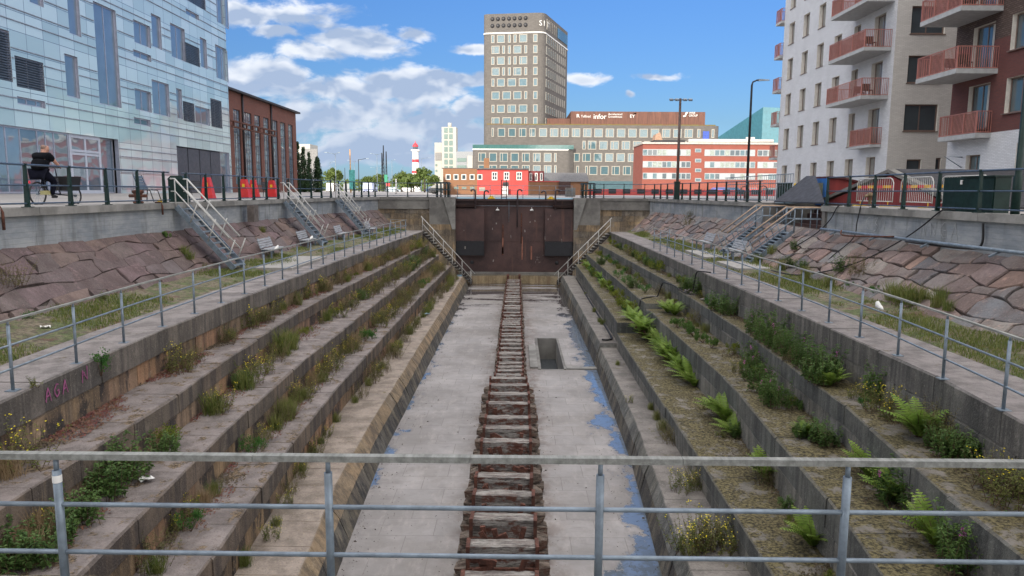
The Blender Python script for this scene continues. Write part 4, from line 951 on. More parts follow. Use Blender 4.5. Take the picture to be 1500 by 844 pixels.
# ---- apartment block, right
XA=23.7; YA1=47.35; YA2=67.2
whiteb_shade=brickmat('white_brick_shade_tone',(.62,.635,.655),(.53,.545,.565),(.42,.43,.45),.28,.075,bump=.5)  # same brick as the end wall, bluish shade painted into its colour
apt=empty('apartment_block',(XA+8,57,ZQ),0,'pale grey brick apartment block with red railed balconies, right of the dock','building'); P=apt.location
frw=mat('brown_window_frame',(.16,.11,.09),.5,var=.1,bump=0); reveal=mat('cream_lit_reveal',(.72,.69,.62),.7,var=.1); sillm=mat('zinc_sill',(.20,.21,.23),.4,metal=.3,bump=0); curt=mat('white_curtain',(.55,.53,.5),.9,var=.1)  # cream of the reveals: warm sky light painted into their colour
slabm=mat('balcony_concrete',(.42,.43,.43),.8,var=.12); salmon=mat('red_balcony_steel',(.42,.17,.135),.5,var=.12,bump=0)
bgl,t_,b_=pbase('tinted_screen'); b_.inputs['Base Color'].default_value=(.30,.17,.14,1); b_.inputs['Roughness'].default_value=.15; tr=t_.new('ShaderNodeBsdfTransparent',{0:(.85,.75,.72,1)}); ms=t_.new('ShaderNodeMixShader',{0:.45,1:tr.outputs[0],2:b_.outputs[0]}); t_.l.new(ms.outputs[0],[n for n in t_.n if n.type=='OUTPUT_MATERIAL'][0].inputs[0])
YW=[65.3,62.1,58.95,55.8,52.7,49.5]; aptg=glassmat('apartment_glass',(.20,.20,.19),.04,.02,spec=1.3)
SILL=[.65,3.85,6.85,9.85,12.85,15.85,18.85]
holes=[];ww=[]
for i,y in enumerate(YW):
    for k,z in enumerate(SILL):
        w_=1.25; z0,z1=z,z+1.78
        if i==5 and k>0: w_=1.5; z0=z-.55; z1=z+1.75      # balcony doors
        if i==4 and k>0: z0=z-.55; w_=1.0
        holes.append((y-w_/2,y+w_/2,z0,z1)); ww.append(holes[-1])
wall_holes(apt,'dock_side_wall','x',XA,-1,YA1,YA2,-.6,22,holes,whiteb_shade,.34,reveal)
for i,h in enumerate(ww): window(apt,'x',XA,-1,*h,frw,aptg,inset=.26,mull=(.5,),fw=.06,sill=.05,curtain=curt if i%3!=1 else None)
# street-end wall
whiteb_lit=brickmat('white_brick_lit_tone',(.58,.565,.53),(.50,.485,.455),(.42,.41,.385),.28,.075,bump=.5)  # same brick again, warmer light on this side painted into its colour
holes=[]
for k in range(1,7):
    z=SILL[k]+.12; holes.append((24.62,26.75,z,z+1.68))
holes+=[(25.0,25.95,.2,2.2),(26.85,27.2,.3,2.3)]
wall_holes(apt,'south_wall','y',YA1,-1,XA,40,-.6,22,holes,mat('white_brick_lit_end',(.58,.55,.49),.85,var=.12,scale=1.5,bump=.2) if False else whiteb_lit,.2,reveal)
for h in holes: window(apt,'y',YA1,-1,*h,frw,glass_w,inset=.14,mull=(.48,) if h[1]-h[0]>1.2 else (),fw=.08,sill=.05)
MB().box(XA+.5-P.x,40-P.x,YA1+.5-P.y,YA2-P.y,0,22-P.z).build('interior_core',[gcore],apt)
MB().box(XA-P.x+.001,40-P.x,YA2-P.y-.01,YA2-P.y,0,22-P.z).build('north_wall',[brickmat('purple_brown_brick',(.12,.07,.07),(.09,.055,.055),(.08,.06,.06))],apt)
MB().box(XA-.1-P.x,40-P.x,YA1-.1-P.y,YA2+.1-P.y,22-P.z,22.4-P.z).build('roof_edge',[sillm],apt)
def balcony(parent,xw,y0,y1,pr,z,th=.22,screens=True,chairs=True,side=True,taper=0):
    P=parent.location; mb=MB()
    q=[(xw-.002-P.x,y0-P.y),(xw-.002-P.x,y1-P.y),(xw-pr-P.x,y1-P.y-taper),(xw-pr-P.x,y0-P.y)]
    mb.prism(q[::-1],z-P.z,z+th-P.z); sl=mb.build('balcony',[slabm],parent)
    mb=MB(); x=xw-pr+.05-P.x; zb=z+th-P.z; zt_=zb+1.08
    n=int((y1-y0)/.115)
    for k in range(n+1): yy=y0+.05+(y1-y0-.1)*k/n-P.y; mb.box(x-.008,x+.008,yy-.014,yy+.014,zb+.04,zt_)
    n2=max(2,int(pr/.115))
    for k in range(n2+1):
        xx=x+(pr-.06)*k/n2
        for yy in (y0+.05-P.y,y1-.05-P.y): mb.box(xx-.014,xx+.014,yy-.008,yy+.008,zb+.04,zt_)
    for zz in (zb+.04,zt_): mb.box(x-.025,x+.025,y0+.03-P.y,y1-.03-P.y,zz-.015,zz+.025)
    for zz in (zb+.04,zt_):
        for yy in (y0+.05-P.y,y1-.05-P.y): mb.box(x+.026,xw-P.x-.01,yy-.02,yy+.02,zz-.015,zz+.025)
    for k in range(4): yy=y0+.05+(y1-y0-.1)*k/3-P.y; mb.box(x-.03,x+.03,yy-.03,yy+.03,zb,zt_+.02)
    r_=mb.build('railing',[salmon],parent); r_.parent=sl
    if screens:
        for k in range(3):
            if rnd.random()<.8:
                a=y0+.1+(y1-y0-.2)*k/3; s_=MB().box(x+.012,x+.022,a+.04-P.y,a+(y1-y0-.2)/3-.04-P.y,zb+.1,zt_-.06).build('screen',[bgl],parent); s_.parent=sl
    if chairs and pr>1:
        key=parent['label'].split()[0]; NB[key]=NB.get(key,0)+1
        for dy,wd in ((0,'nearer'),(1.2,'farther')):
            mb=MB(); mb.box(-.25,.25,-.25,.25,.42,.46); mb.box(-.25,.25,.22,.26,.461,.9)
            for q1 in (-.23,.23):
                for q2 in (-.23,.23): mb.box(q1-.02,q1+.02,q2-.02,q2+.02,0,.42)
            o=mb.build('garden_chair',[mat('dark_wicker',(.05,.035,.03),.8)],None,(xw-pr*.5,y0+1.0+dy,z+th))
            tag(o,'dark garden chair, '+wd+' one on the '+ordn(NB[key])+' big balcony up the '+('pale grey' if key=='pale' else 'red brown')+' house','chair','garden chairs on the balconies')
NB={}
for k in range(1,7):
    z=SILL[k]-.83
    if k==1: balcony(apt,XA,48.2,51.2,.75,z,.16,True,False)
    else: balcony(apt,XA,47.75,53.1,1.75,z,.22,True,True,taper=.0)
for k in range(1,6):
    z=SILL[k]-.83; balcony(apt,XA+1.4,YA2+.01,YA2+1.4,1.7,z,.2,False,False)
# ---- red-brick apartment house, nearer
XC=24.0; YC1=41.3
rb=empty('brick_apartment_house',(XC+8,30,ZQ),0,'red and dark brown brick apartment house with white ground floor, nearest on the right','building'); P=rb.location
rbm=brickmat('red_brown_brick',(.155,.055,.048),(.12,.045,.042),(.10,.06,.055),.27,.075,bump=.5); dkb=brickmat('textured_taupe_brick',(.14,.105,.09),(.075,.05,.045),(.05,.035,.03),.27,.10,bump=1.2,msize=.02)
ZRW,ZRT=3.1,7.7
holes=[(38.0,39.75,3.35,5.65),(38.0,39.75,6.35,8.65),(38.0,39.75,9.35,11.65),(38.0,39.75,12.4,14.7),(35.0,36.75,3.95,5.65),(35.0,36.75,6.95,8.65),(35.0,36.75,9.95,11.65),(35.0,36.75,12.95,14.7)]
holes+=[(31.-k*3.1,32.6-k*3.1,z,z+1.7) for k in range(3) for z in (3.95,6.95,9.95)]
holes+=[(38.3,39.5,-.3,2.05),(34.2,35.6,-.3,2.45),(30.6,33.2,-.3,2.6)]
wall_holes(rb,'dock_side_wall','x',XC,-1,20,YC1,-.6,19,holes,[whiteb_shade,rbm,dkb],.3,reveal,zsplit=(ZRW,ZRT))
for h in holes: window(rb,'x',XC,-1,*h,frw,glass_w,inset=.22,mull=(.5,),fw=.07,sill=.12,curtain=curt if h[2]>3 and h[1]-h[0]>1.6 else None)
MB().box(XC+.5-P.x,42-P.x,20-P.y,YC1-.01-P.y,0,19-P.z).build('interior_core',[gcore],rb)
MB().box(XC+.001-P.x,42-P.x,YC1-.009-P.y,YC1-P.y,0,19-P.z).build('north_wall',[rbm],rb)
MB().box(XC-.001-P.x,42-P.x,20-.01-P.y,20-P.y,0,19-P.z).build('south_wall',[rbm],rb)
for k,(z,pr,y0,y1) in enumerate(((2.85,.8,37.6,40.9),(6.0,2.1,37.5,41.2),(9.02,2.1,37.5,41.2),(12.05,2.1,37.5,41.2))): balcony(rb,XC,y0,y1,pr,z,.24,True,pr>1)
mb=MB(); mb.tube([(-8.02,9.8,2.45),(-9.0,9.8,2.5),(-8.02,9.8,1.9)],.03,6); mb.build('sign_bracket',[galv],rb)
# ---- unseen slab added behind the camera, its size chosen to shade the dock
bk=empty('shade_slab',(4,-36,ZQ),0,'tall plain apartment slab behind the viewpoint, out of frame','building'); mb=MB(); mb.box(-45,6,-6,6,0,53); mb.build('wall',[mat('shade_slab_render',(.42,.40,.37),.8,var=.1)],bk)
# ------------------------------------------------------------------ skyline
taupe=brickmat('taupe_tower_brick',(.125,.117,.11),(.10,.094,.088),(.115,.11,.105),.9,.25,bump=0)
cream=mat('cream_window_surround',(.30,.285,.25),.7,var=.05,bump=0)
def rounded(poly,r,n=5):
    out=[]
    for i,p in enumerate(poly):
        a=Vector(poly[i-1]+(0,)); b2=Vector(p+(0,)); c=Vector(poly[(i+1)%len(poly)]+(0,))
        u=(a-b2).normalized(); v_=(c-b2).normalized(); s_=b2+u*r; e=b2+v_*r
        for k in range(n+1):
            q=k/n; w3=s_*(1-q)**2+b2*2*q*(1-q)+e*q*q; out.append((w3.x,w3.y))
    return out
tw=empty('tower',(2,228,ZQ),0,'tall dark brick office tower with rounded corners and cream window frames','building'); P=tw.location
C1=(-10.5,216.);C2=(7.3,213.5);C3=(16.2,241.);C4=(-1.6,244.)
poly=rounded([C1,C2,C3,C4],2.2)
zt1=aty(745,49.5,215).z; ztop_=aty(745,20,215).z
pl=[(x-P.x,y-P.y) for x,y in poly]
mb=MB(); mb.prism(pl,0,zt1-P.z); mb.prism(pl,zt1-P.z+.35,ztop_-P.z-0); mb.build('brick_shell',[taupe],tw)
mb=MB(); mb.prism([(x*1.012,y*1.012) for x,y in pl],zt1-P.z+.001,zt1-P.z+.349); mb.build('white_cornice',[white],tw)
def facade_windows(parent,A,B,rows,cells,fm,gm,name='window',d=.08,wfr=.22,out=1):
    """A,B plan points, windows sit in shallow cream surrounds proud of the wall; cells (u0,u1) metres from A"""
    P=parent.location; A=Vector(A+(0,)); B=Vector(B+(0,)); u=(B-A).normalized(); n=Vector((u.y,-u.x,0))*out; cnt=0; fmb=None
    for (z0,z1,cs) in rows:
        for (a,b2,mullion) in cs:
            mb=MB(); 
            def q(x0,x1,za,zb,d0,d1,mb):
                p=[A+u*x0+n*d0,A+u*x1+n*d0,A+u*x1+n*d1,A+u*x0+n*d1]; mb.hexa([v-P+Vector((0,0,za)) for v in p]+[v-P+Vector((0,0,zb)) for v in p])
            f=wfr; q(a,a+f,z0,z1,.12,-.05,mb); q(b2-f,b2,z0,z1,.12,-.05,mb); q(a+f,b2-f,z0,z0+f,.12,-.05,mb); q(a+f,b2-f,z1-f,z1,.12,-.05,mb)
            if mullion: x=a+(b2-a)*mullion; q(x-.09,x+.09,z0+f,z1-f,.10,-.05,mb)
            o=mb.build(name,[fm],parent); mb=MB(); q(a+f,b2-f,z0+f,z1-f,.03,-.04,mb); g=mb.build('pane',[gm],parent); g.parent=o
def cells_from(px,A,B,row_y):
    """distances along A-B where the photo's window edges fall"""
    out=[]; A_=Vector(A+(0,)); B_=Vector(B+(0,)); u=B_-A_; L=u.length
    for p in px:
        r=ray(p,row_y); # intersect plan line
        den=r.x*u.y-r.y*u.x; k=(A_.x*u.y-A_.y*u.x)/den; hit=Vector((r.x*k,r.y*k,0)); out.append((hit-A_).length)
    return out
rows=[]; zs=[]
pat=[[(719.5,724.5),(728,739.5),(744,748.5),(752,757),(760.5,772.5)],[(720,732),(735.5,740),(744,748.5),(752,764),(768,772.5)]]
pat2=[[(720,724.5),(728,739.5),(743.5,756),(760,772.5)],[(720,732),(736,748.5),(752,764),(768,772.5)]]
ry=[57,73,89,105,121,140,159.5,178]
pairA=[];
rws=[]
for i,y in enumerate(ry):
    zc=aty(745,y,215).z; pt_=(pat if i<4 else pat2)[i%2]
    cs=[]
    for a,b_ in pt_+[(781,787.5)]:
        d0,d1=cells_from((a,b_),C1,C2,y); d1=min(d1,17.6); cs.append((d0,d1,.3 if (d1-d0)>1.8 and rnd.random()<.5 else 0))
    rws.append((zc-1.15,zc+1.15,cs))
facade_windows(tw,C1,C2,rws,None,cream,glass_far)
# narrow windows on the shaded flank: the nearest ones as parts
rws=[]; L23=math.hypot(C3[0]-C2[0],C3[1]-C2[1])
for i,y in enumerate(ry[:8]):
    zc=aty(745,y,215).z; rws.append((zc-1.15,zc+1.15,[(2.2+k*2.35,3.4+k*2.35,0) for k in range(5)]))
facade_windows(tw,C2,C3,rws,None,cream,glass_far)
mb=MB(); u=Vector((C3[0]-C2[0],C3[1]-C2[1],0)).normalized(); n=Vector((u.y,-u.x,0)); A=Vector(C2+(0,))-P
for (z0,z1,_) in rws:
    for k in range(5,10):
        a=2.2+k*2.35; p=[A+u*a+n*.1,A+u*(a+1.2)+n*.1,A+u*(a+1.2)-n*.05,A+u*a-n*.05]; mb.hexa([v+Vector((0,0,z0)) for v in p]+[v+Vector((0,0,z1)) for v in p])
o=mb.build('flank_windows',[cream],tw); tag(o,kind='stuff')
mb=MB()
for k in range(12):
    a=2.5+k*2.; p=[A+u*a+n*.14,A+u*(a+(.25 if k<6 else 1.9))+n*.14,A+u*(a+(.25 if k<6 else 1.9))-n*.05,A+u*a-n*.05]; mb.hexa([v+Vector((0,0,zt1+1.4)) for v in p]+[v+Vector((0,0,ztop_-1.2)) for v in p],0 if k<6 else 1)
mb.build('top_glazing',[cream,glass_far],tw)
for r_i,y in enumerate((27.5,37.5)):
    for k in range(7):
        x=721.5+k*8.1; dd=cells_from((x,),C1,C2,y)[0]; uu=Vector((C2[0]-C1[0],C2[1]-C1[1],0)).normalized(); q=Vector(C1+(0,))+uu*dd; z=aty(x,y,215).z
        o=MB().lathe([(0,-.12),(.55,-.12),(.6,-.0)],(0,0,0),16,0,'Y').build('round_vent',[dark],tw); o.location=Vector((q.x,q.y,z))-P
mb=MB(); mb.tube([(0,0,ztop_-P.z),(0,0,ztop_-P.z+1.6)],.12,6); mb.build('roof_mast',[galv],tw)
def text(s,size,loc,rz,parent,m,name='lettering',ext=.05,align='LEFT',sy=1.,rx=R(90)):
    cu_=bpy.data.curves.new('t','FONT'); cu_.body=s; cu_.size=size; cu_.extrude=ext; cu_.align_x=align; cu_.resolution_u=3
    o=bpy.data.objects.new('t',cu_); COL.objects.link(o); dg=bpy.context.evaluated_depsgraph_get(); me=bpy.data.meshes.new_from_object(o.evaluated_get(dg)); bpy.data.objects.remove(o); bpy.data.curves.remove(cu_)
    n=bpy.data.objects.new(name,me); me.materials.clear(); me.materials.append(m); COL.objects.link(n)
    n.parent=parent; n.location=Vector(loc)-(parent.location if parent else Vector()); n.rotation_euler=(rx,0,rz); n.scale=(1,sy,1); return n
q=Vector(C2+(0,)); ang=math.atan2(C3[1]-C2[1],C3[0]-C2[0])
zs_=aty(790,38,214).z
text('S',2.1,(C2[0]-1.45,C2[1]-.1,zs_),R(28),tw,white,'sign_letters',.06)
text('I',2.1,(C2[0]-.15,C2[1]+.45,zs_),R(50),tw,white,'sign_letters',.06)
text('TT',2.1,(C2[0]+.85,C2[1]+1.8,zs_),ang,tw,white,'sign_letters',.06)
# ---- long lower wing with terrace
wg=empty('office_wing',(28,222,ZQ),0,'long grey brown brick office wing in front of and beside the tower','building'); P=wg.location
D0=(-9.9,213.);D1=(58.2,213.); zw=aty(900,183.5,213).z
pl=rounded([(-9.9,213.),(58.2,213.),(60,240.),(-9.9,240.)],2.5); pl=[(x-P.x,y-P.y) for x,y in pl]
za=aty(760,219,213).z
MB().prism(pl,0,zw-P.z).build('brick_wall',[taupe],wg)
pod=[(-12.9,210.4),(14.5,210.4),(16.5,212.98),(-12.9,212.98)]; MB().prism([(x-P.x,y-P.y) for x,y in rounded(pod,.8,3)],0,za-P.z).build('terrace_block',[taupe],wg)
MB().box(-12.8-P.x,16.-P.x,210.5-P.y,210.6-P.y,za-P.z,za-P.z+1.15).box(-12.9-P.x,-12.8-P.x,210.6-P.y,212.9-P.y,za-P.z,za-P.z+1.15).build('terrace_balustrade',[glassmat('green_balustrade_glass',(.045,.12,.115),.1,.01)],wg)
MB().box(-12.9-P.x,14.5-P.x,210.3-P.y,210.5-P.y,za-P.z-.35,za-P.z-.01).build('terrace_edge',[white],wg)
def rowcells(y,xs,Y,w_px,A):
    cs=[]
    for x,wp in xs:
        a=aty(x,y,Y).x-A; b_=aty(x+wp,y,Y).x-A; cs.append((a,b_,.35 if rnd.random()<.45 and wp>8 else 0))
    return (y,cs)
def addrow(y,h,xs,Y,A):
    zc=aty(900,y,Y).z; _,cs=rowcells(y,xs,Y,0,A); return (zc-h/2,zc+h/2,cs)
st=16.55
r1=[(720,3.5)]+[(728.5+k*15.6,11) for k in range(8)]+[(853+k*st*.99,12.6) for k in range(8)]
r1=[(720,3.5),(729,11),(744.5,11),(760,11),(775.5,9),(789.5,12),(805.5,12.5)]+[(821+k*16.5,12.5) for k in range(12)]+[(1021,5),(1042,4.5)]
r2=[(853,5)]+[(861+k*16.5,12.5) for k in range(10)]
r3=[(828,4.5),(837,12)]+[(853+k*16.6,12.5) for k in range(9)]
r4=[(828,10),(844,4),(857,4)]+[(863+k*16.4,12) for k in range(9)]
rws=[addrow(195,2.5,r1,213,-9.9),addrow(213,2.5,r2,213,-9.9),addrow(231,2.5,r3,213,-9.9),addrow(250,2.6,r4,213,-9.9)]
facade_windows(wg,D0,D1,rws,None,cream,glass_far)
rp=[(697,4)]+[(700.5+k*16,12) for k in range(8)]
rp=[(692,4),(700.5,11.5),(716.5,11.5),(732,12),(748,12),(764.5,11.5),(780.5,11.5),(796.5,11.5),(811.5,4)]
rws=[addrow(231.5,2.6,rp,210.4,-12.9),addrow(249,2.4,[(x,w_) for x,w_ in rp[1:]],210.4,-12.9)]
facade_windows(wg,(-12.9,210.4),(14.5,210.4),[(a,b_,[c for c in cs if c[0]>.1 and c[1]<27.3]) for a,b_,cs in rws],None,cream,glass_far)
rf=mat('rust_plank_cladding',(.15,.065,.045),.8,col2=(.09,.045,.035),scale=1.,stretch=(2,2,.2),bump=.2)
x0=aty(836,170,216).x; x1=aty(1033,170,216).x; z0=zw; z1=aty(900,163.5,216).z
pent=MB().box(x0-P.x,x1-P.x,216-P.y,236-P.y,z0-P.z+.3,z1-P.z).build('roof_pavilion',[rf],wg)
MB().box(aty(790,176,215).x-P.x,x0-P.x-.1,217-P.y,232-P.y,z0-P.z+.3,z0-P.z+2.2).build('roof_storey',[rf],wg)
mossr=mat('sedum_roof',(.14,.13,.03),.95,col2=(.15,.07,.03),scale=.8)
MB().box(-9-P.x,57-P.x,213.4-P.y,239-P.y,zw-P.z,zw-P.z+.3).build('sedum_roof',[mossr],wg)
def tx(s,px0,px1,py0,py1,m=white):
    a=aty(px0,py1,215.9); b_=aty(px1,py0,215.9); o=text(s,1.,(a.x,215.93,a.z),0,wg,m,'sign_letters',.06); me=o.data
    xs=[v.co.x for v in me.vertices]; ys=[v.co.y for v in me.vertices]; kx=(b_.x-a.x)/(max(xs)-min(xs)); ky=(b_.z-a.z)/(max(ys)-min(ys)); x0=min(xs); y0=min(ys)
    for v in me.vertices: v.co.x=(v.co.x-x0)*kx; v.co.y=(v.co.y-y0)*ky
tx('R',844.8,849.4,167.3,172.3); tx('Tullload',851,865,168.7,172.2); tx('infor',869.6,888.5,167.0,174.3); tx('Accelerated',891,911.5,166,168.7); tx('Growthhouse',891,911.5,169.7,172.5)
tx('EY',923,930,168.1,172.6); tx('WISE',1009,1018.5,164.2,167); tx('GROUP',1009,1022,167.9,170.9)
MB().add([Vector((x,215.86,z))-P for x,z in ((aty(926,167,215.9).x,aty(926,167.2,215.9).z),(aty(932.5,164.8,215.9).x,aty(932.5,164.8,215.9).z),(aty(931.5,166.9,215.9).x,aty(931.5,166.9,215.9).z))],[(0,1,2),(2,1,0)]).build('yellow_beam_sign',[yellow],wg)
q=aty(1004.5,168,215.9); MB().tube([Vector((q.x-.75,215.9,q.z-.55))-P,Vector((q.x-.1,215.9,q.z-.45))-P,Vector((q.x+.1,215.9,q.z+.35))-P,Vector((q.x+.5,215.9,q.z+.55))-P],.28,6).build('swoosh_sign',[white],wg)
x=aty(1034,200,212.9).x; MB().box(x-P.x-.9,x-P.x+.9,212.8-P.y,212.99-P.y,11.,18.).build('blue_sign_panel',[mat('blue_panel',(.04,.09,.42),.5)],wg)
MB().box(aty(862,264,213).x-P.x,aty(940,264,213).x-P.x,212.86-P.y,212.99-P.y,.6,3.6).build('shop_glazing',[glass_far],wg)
# ---- red office with ribbon windows
YO=150.
of=empty('red_office',(52,YO+6,ZQ),0,'orange red brick office with three white ribbon window bands','building'); P=of.location
ox0=aty(941,250,YO).x; ox1=aty(1150,250,YO).x; oz=aty(1040,211.5,YO).z
orb=brickmat('orange_brick',(.25,.078,.058),(.22,.068,.05),(.24,.095,.075),.6,.16,bump=0)
MB().box(ox0-P.x,ox1-P.x,0-6,6,0,oz-P.z).build('brick_wall',[orb],of)
MB().box(ox0-.2-P.x,ox1+.2-P.x,-6.3,6.3,oz-P.z,oz-P.z+.35).build('roof_edge',[mat('pale_roof_edge',(.5,.47,.43),.6)],of)
pan1=mat('pale_infill_panel',(.33,.36,.38),.5,var=.08,bump=0)
for (yc) in (223.5,241,258):
    for (a,b_,nn) in ((941.5,1011.5,10),(1032,1106,10),(1109.5,1140,4)):
        xa,xb=aty(a,yc,YO).x,aty(b_,yc,YO).x; zc=aty(1000,yc,YO).z; w_=(xb-xa)/nn
        o=MB().box(xa-P.x,xb-P.x,-6.08,-6.003,zc-.66-P.z,zc+.62-P.z).build('ribbon_window',[white if False else pan1],of)
        for k in range(nn):
            if rnd.random()<.66:
                g=MB().box(xa+k*w_+.1-P.x,xa+(k+1)*w_-.1-P.x,-6.12,-6.083,zc-.52-P.z,zc+.48-P.z).build('pane',[rnd.choice((glass_far,glass_w,mat('blinds_pale',(.30,.35,.32),.6,bump=0)))],of); g.parent=o
for yc in (220.5,235.2,249.5,263.5):
    xa,xb=aty(1018,yc,YO).x,aty(1027,yc,YO).x; zc=aty(1000,yc,YO).z
    o=MB().box(xa-P.x,xb-P.x,-6.09,-6.003,zc-.36-P.z,zc+.36-P.z).build('window',[pan1],of); g=MB().box(xa+.12-P.x,xb-.12-P.x,-6.12,-6.093,zc-.24-P.z,zc+.24-P.z).build('pane',[glass_far],of); g.parent=o
xa=aty(961,207,YO).x; xb=aty(1007,207,YO).x
MB().box(xa-P.x,xb-P.x,-4,4,oz+.35-P.z,oz+.95-P.z).build('roof_plant_low',[dark],of)
MB().loft([(aty(963,200,YO).x-P.x,-3,oz+.95-P.z),(aty(972,200,YO).x-P.x,-3,oz+.95-P.z),(aty(975,200,YO).x-P.x,-3,oz+.95-P.z),(aty(971,200,YO).x-P.x,-3,oz+2.6-P.z),(aty(965,200,YO).x-P.x,-3,oz+2.2-P.z)],[(aty(963,200,YO).x-P.x,0,oz+.95-P.z),(aty(972,200,YO).x-P.x,0,oz+.95-P.z),(aty(975,200,YO).x-P.x,0,oz+.95-P.z),(aty(971,200,YO).x-P.x,0,oz+2.6-P.z),(aty(965,200,YO).x-P.x,0,oz+2.2-P.z)]).build('roof_cabin',[mat('pale_terracotta',(.4,.25,.17),.7)],of)
MB().tube([(aty(1010,209,YO).x-P.x,-5,oz-P.z+.75),(aty(1135,209,YO).x-P.x,-5,oz-P.z+.75)],.38,10).build('roof_duct',[lightrail],of)
for px in (1100,1107): q=aty(px,206,YO); MB().tube([(q.x-P.x,-4,oz-P.z+.4),(q.x-P.x,-4,oz-P.z+1.6)],.45,10).build('roof_vent',[lightrail],of)
# ---- teal glass building
tg=empty('teal_glass_building',(62,250,ZQ),0,'angular teal glass building behind the red office','building')
P=tg.location; q0=aty(1048,190,262); q1=aty(1137,157,230); qa=aty(1118,157,232)
mb=MB(); zA=aty(1047,204,262).z; zB=qa.z
pts=[(q0.x,262),(qa.x,232),(qa.x+30,240),(q0.x+40,275)]
mb.add([(pts[0][0]-P.x,pts[0][1]-P.y,0),(pts[1][0]-P.x,pts[1][1]-P.y,0),(pts[2][0]-P.x,pts[2][1]-P.y,0),(pts[3][0]-P.x,pts[3][1]-P.y,0),(pts[0][0]-P.x,pts[0][1]-P.y,zA-P.z),(pts[1][0]-P.x,pts[1][1]-P.y,zB-P.z),(pts[2][0]-P.x,pts[2][1]-P.y,zB-P.z),(pts[3][0]-P.x,pts[3][1]-P.y,zA-P.z)],[(0,1,5,4),(1,2,6,5),(2,3,7,6),(3,0,4,7),(4,5,6,7)])
tm=glassmat('teal_cladding',(.05,.17,.21),.25,.01,spec=.8)
mb.build('glass_shell',[tm],tg)
mb=MB(); a=Vector((pts[0][0],pts[0][1],0)); b2=Vector((pts[1][0],pts[1][1],0)); u=(b2-a); 
for k in range(14):
    f=.02+k*.055; 
    if k<11: p=a+u*f-P; e=a+u*(f+.028)-P; n=Vector((-.12,-.12,0)); mb.hexa([p+n+Vector((0,0,5)),e+n+Vector((0,0,5)),e+Vector((0.05,0.05,5)),p+Vector((.05,.05,5)),p+n+Vector((0,0,10+k*.45)),e+n+Vector((0,0,10+k*.45)),e+Vector((.05,.05,10+k*.45)),p+Vector((.05,.05,10+k*.45))])
mb.build('pale_fins',[mat('pale_fin',(.42,.5,.4),.5,bump=0)],tg)  # pale fins along the slanted glass face
# ---- white slab tower and neighbours
def simple_block(name,cat,label,x0,x1,y0p,Y,m,depth=14,zbase=ZQ):
    a=aty(x0,y0p,Y); b_=aty(x1,y0p,Y); root=empty(name,((a.x+b_.x)/2,Y+depth/2,zbase),0,label,cat); P=root.location
    MB().box(a.x-P.x,b_.x-P.x,-depth/2,depth/2,0,a.z-P.z).build('wall',[m],root); return root,a,b_
whm=mat('white_render',(.42,.41,.37),.8,var=.08,bump=0)
root,a,b_=simple_block('white_tower_block','building','slim white tower block with square windows beside the dark tower',647,668,186,335,whm,9); P=root.location
fr2=mat('grey_green_window',(.14,.22,.20),.4,bump=0)
for i in range(7):
    for x0,x1 in ((650.5,656),(657.8,663.2)):
        zc=aty(655,191+i*9.3,335).z; xa=aty(x0,200,335).x; xb=aty(x1,200,335).x
        MB().box(xa-P.x,xb-P.x,-4.62,-4.503,zc-1.1-P.z,zc+1.1-P.z).build('window',[fr2],root)
MB().tube([(0,0,a.z-P.z),(0,0,a.z-P.z+2.2)],.9,8).build('roof_drum',[whm],root)
root,a,b_=simple_block('white_office_block','building','lower white block with grey balconies left of the white tower block',636.5,647,209,338,whm,12); P=root.location
MB().box(a.x-P.x+.3,b_.x-P.x-.2,-6.3,-6.003,a.z-8-P.z,a.z-4.5-P.z).build('balcony_band',[mat('grey_band',(.25,.25,.25))],root)
for i in range(5): MB().box(a.x-P.x+.3,a.x-P.x+1.2,-6.2,-6.003,4+i*2.6,5+i*2.6).build('window',[fr2],root)
root,a,b_=simple_block('grey_office_block','building','grey office block between white tower block and dark wing',668,694,222,325,mat('mid_grey_render',(.30,.32,.34),.7,bump=0),14); P=root.location
MB().box(1.2,3.4,-7.3,-7.003,0,16).build('white_stair_tower',[whm],root)
for i in range(3): MB().box(-3.4,.6,-7.2,-7.003,7+i*3.2,8.6+i*3.2).build('ribbon_window',[fr2],root)
root,a,b_=simple_block('concrete_block_house','building','pale concrete block rising behind the dark cypress trees',435,454,211,260,mat('pale_concrete_render',(.5,.5,.46),.8,bump=0),10)
MB().box(.5,4.8,-5.1,-5.003,8,15).build('grey_side_panel',[mat('grey_band',(.25,.25,.25))],root)
root,a,b_=simple_block('distant_grey_block','building','tiny grey block on the horizon above the middle trees',503,512,270-1,420,mat('mid_grey_render',(.3,.32,.34)),10)
# ---- lighthouse
q=aty(609,262,370); lh=empty('lighthouse',(q.x,370,ZQ),0,'white lighthouse with two red bands and a red lantern dome','lighthouse'); 
def lz(y): return aty(609,y,370).z-ZQ
red2=mat('lighthouse_red',(.55,.035,.05),.6,var=.05,bump=0); wh2=mat('lighthouse_white',(.74,.73,.70),.6,var=.05,bump=0)
def lr(y): return (4.3+(y-223)*.03)*.349
mb=MB(); mb.lathe([(lr(275)*1.5,lz(284)),(lr(275),lz(275)),(lr(223),lz(222))],(0,0,0),20); mb.build('tower_shaft',[wh2],lh)
for y0,y1 in ((233.5,238),(250,254)): MB().lathe([(lr(y1)*1.02,lz(y1)),(lr(y0)*1.02,lz(y0))],(0,0,0),20).build('red_band',[red2],lh)
MB().lathe([(lr(223),lz(222.5)),(2.3,lz(221)),(2.3,lz(219.5)),(0,lz(219.5))],(0,0,0),20).build('gallery',[wh2],lh)
MB().lathe([(1.2,lz(219.5)),(1.2,lz(215))],(0,0,0),12).build('lantern_room',[mat('lantern_glass',(.1,.1,.12),.2)],lh)
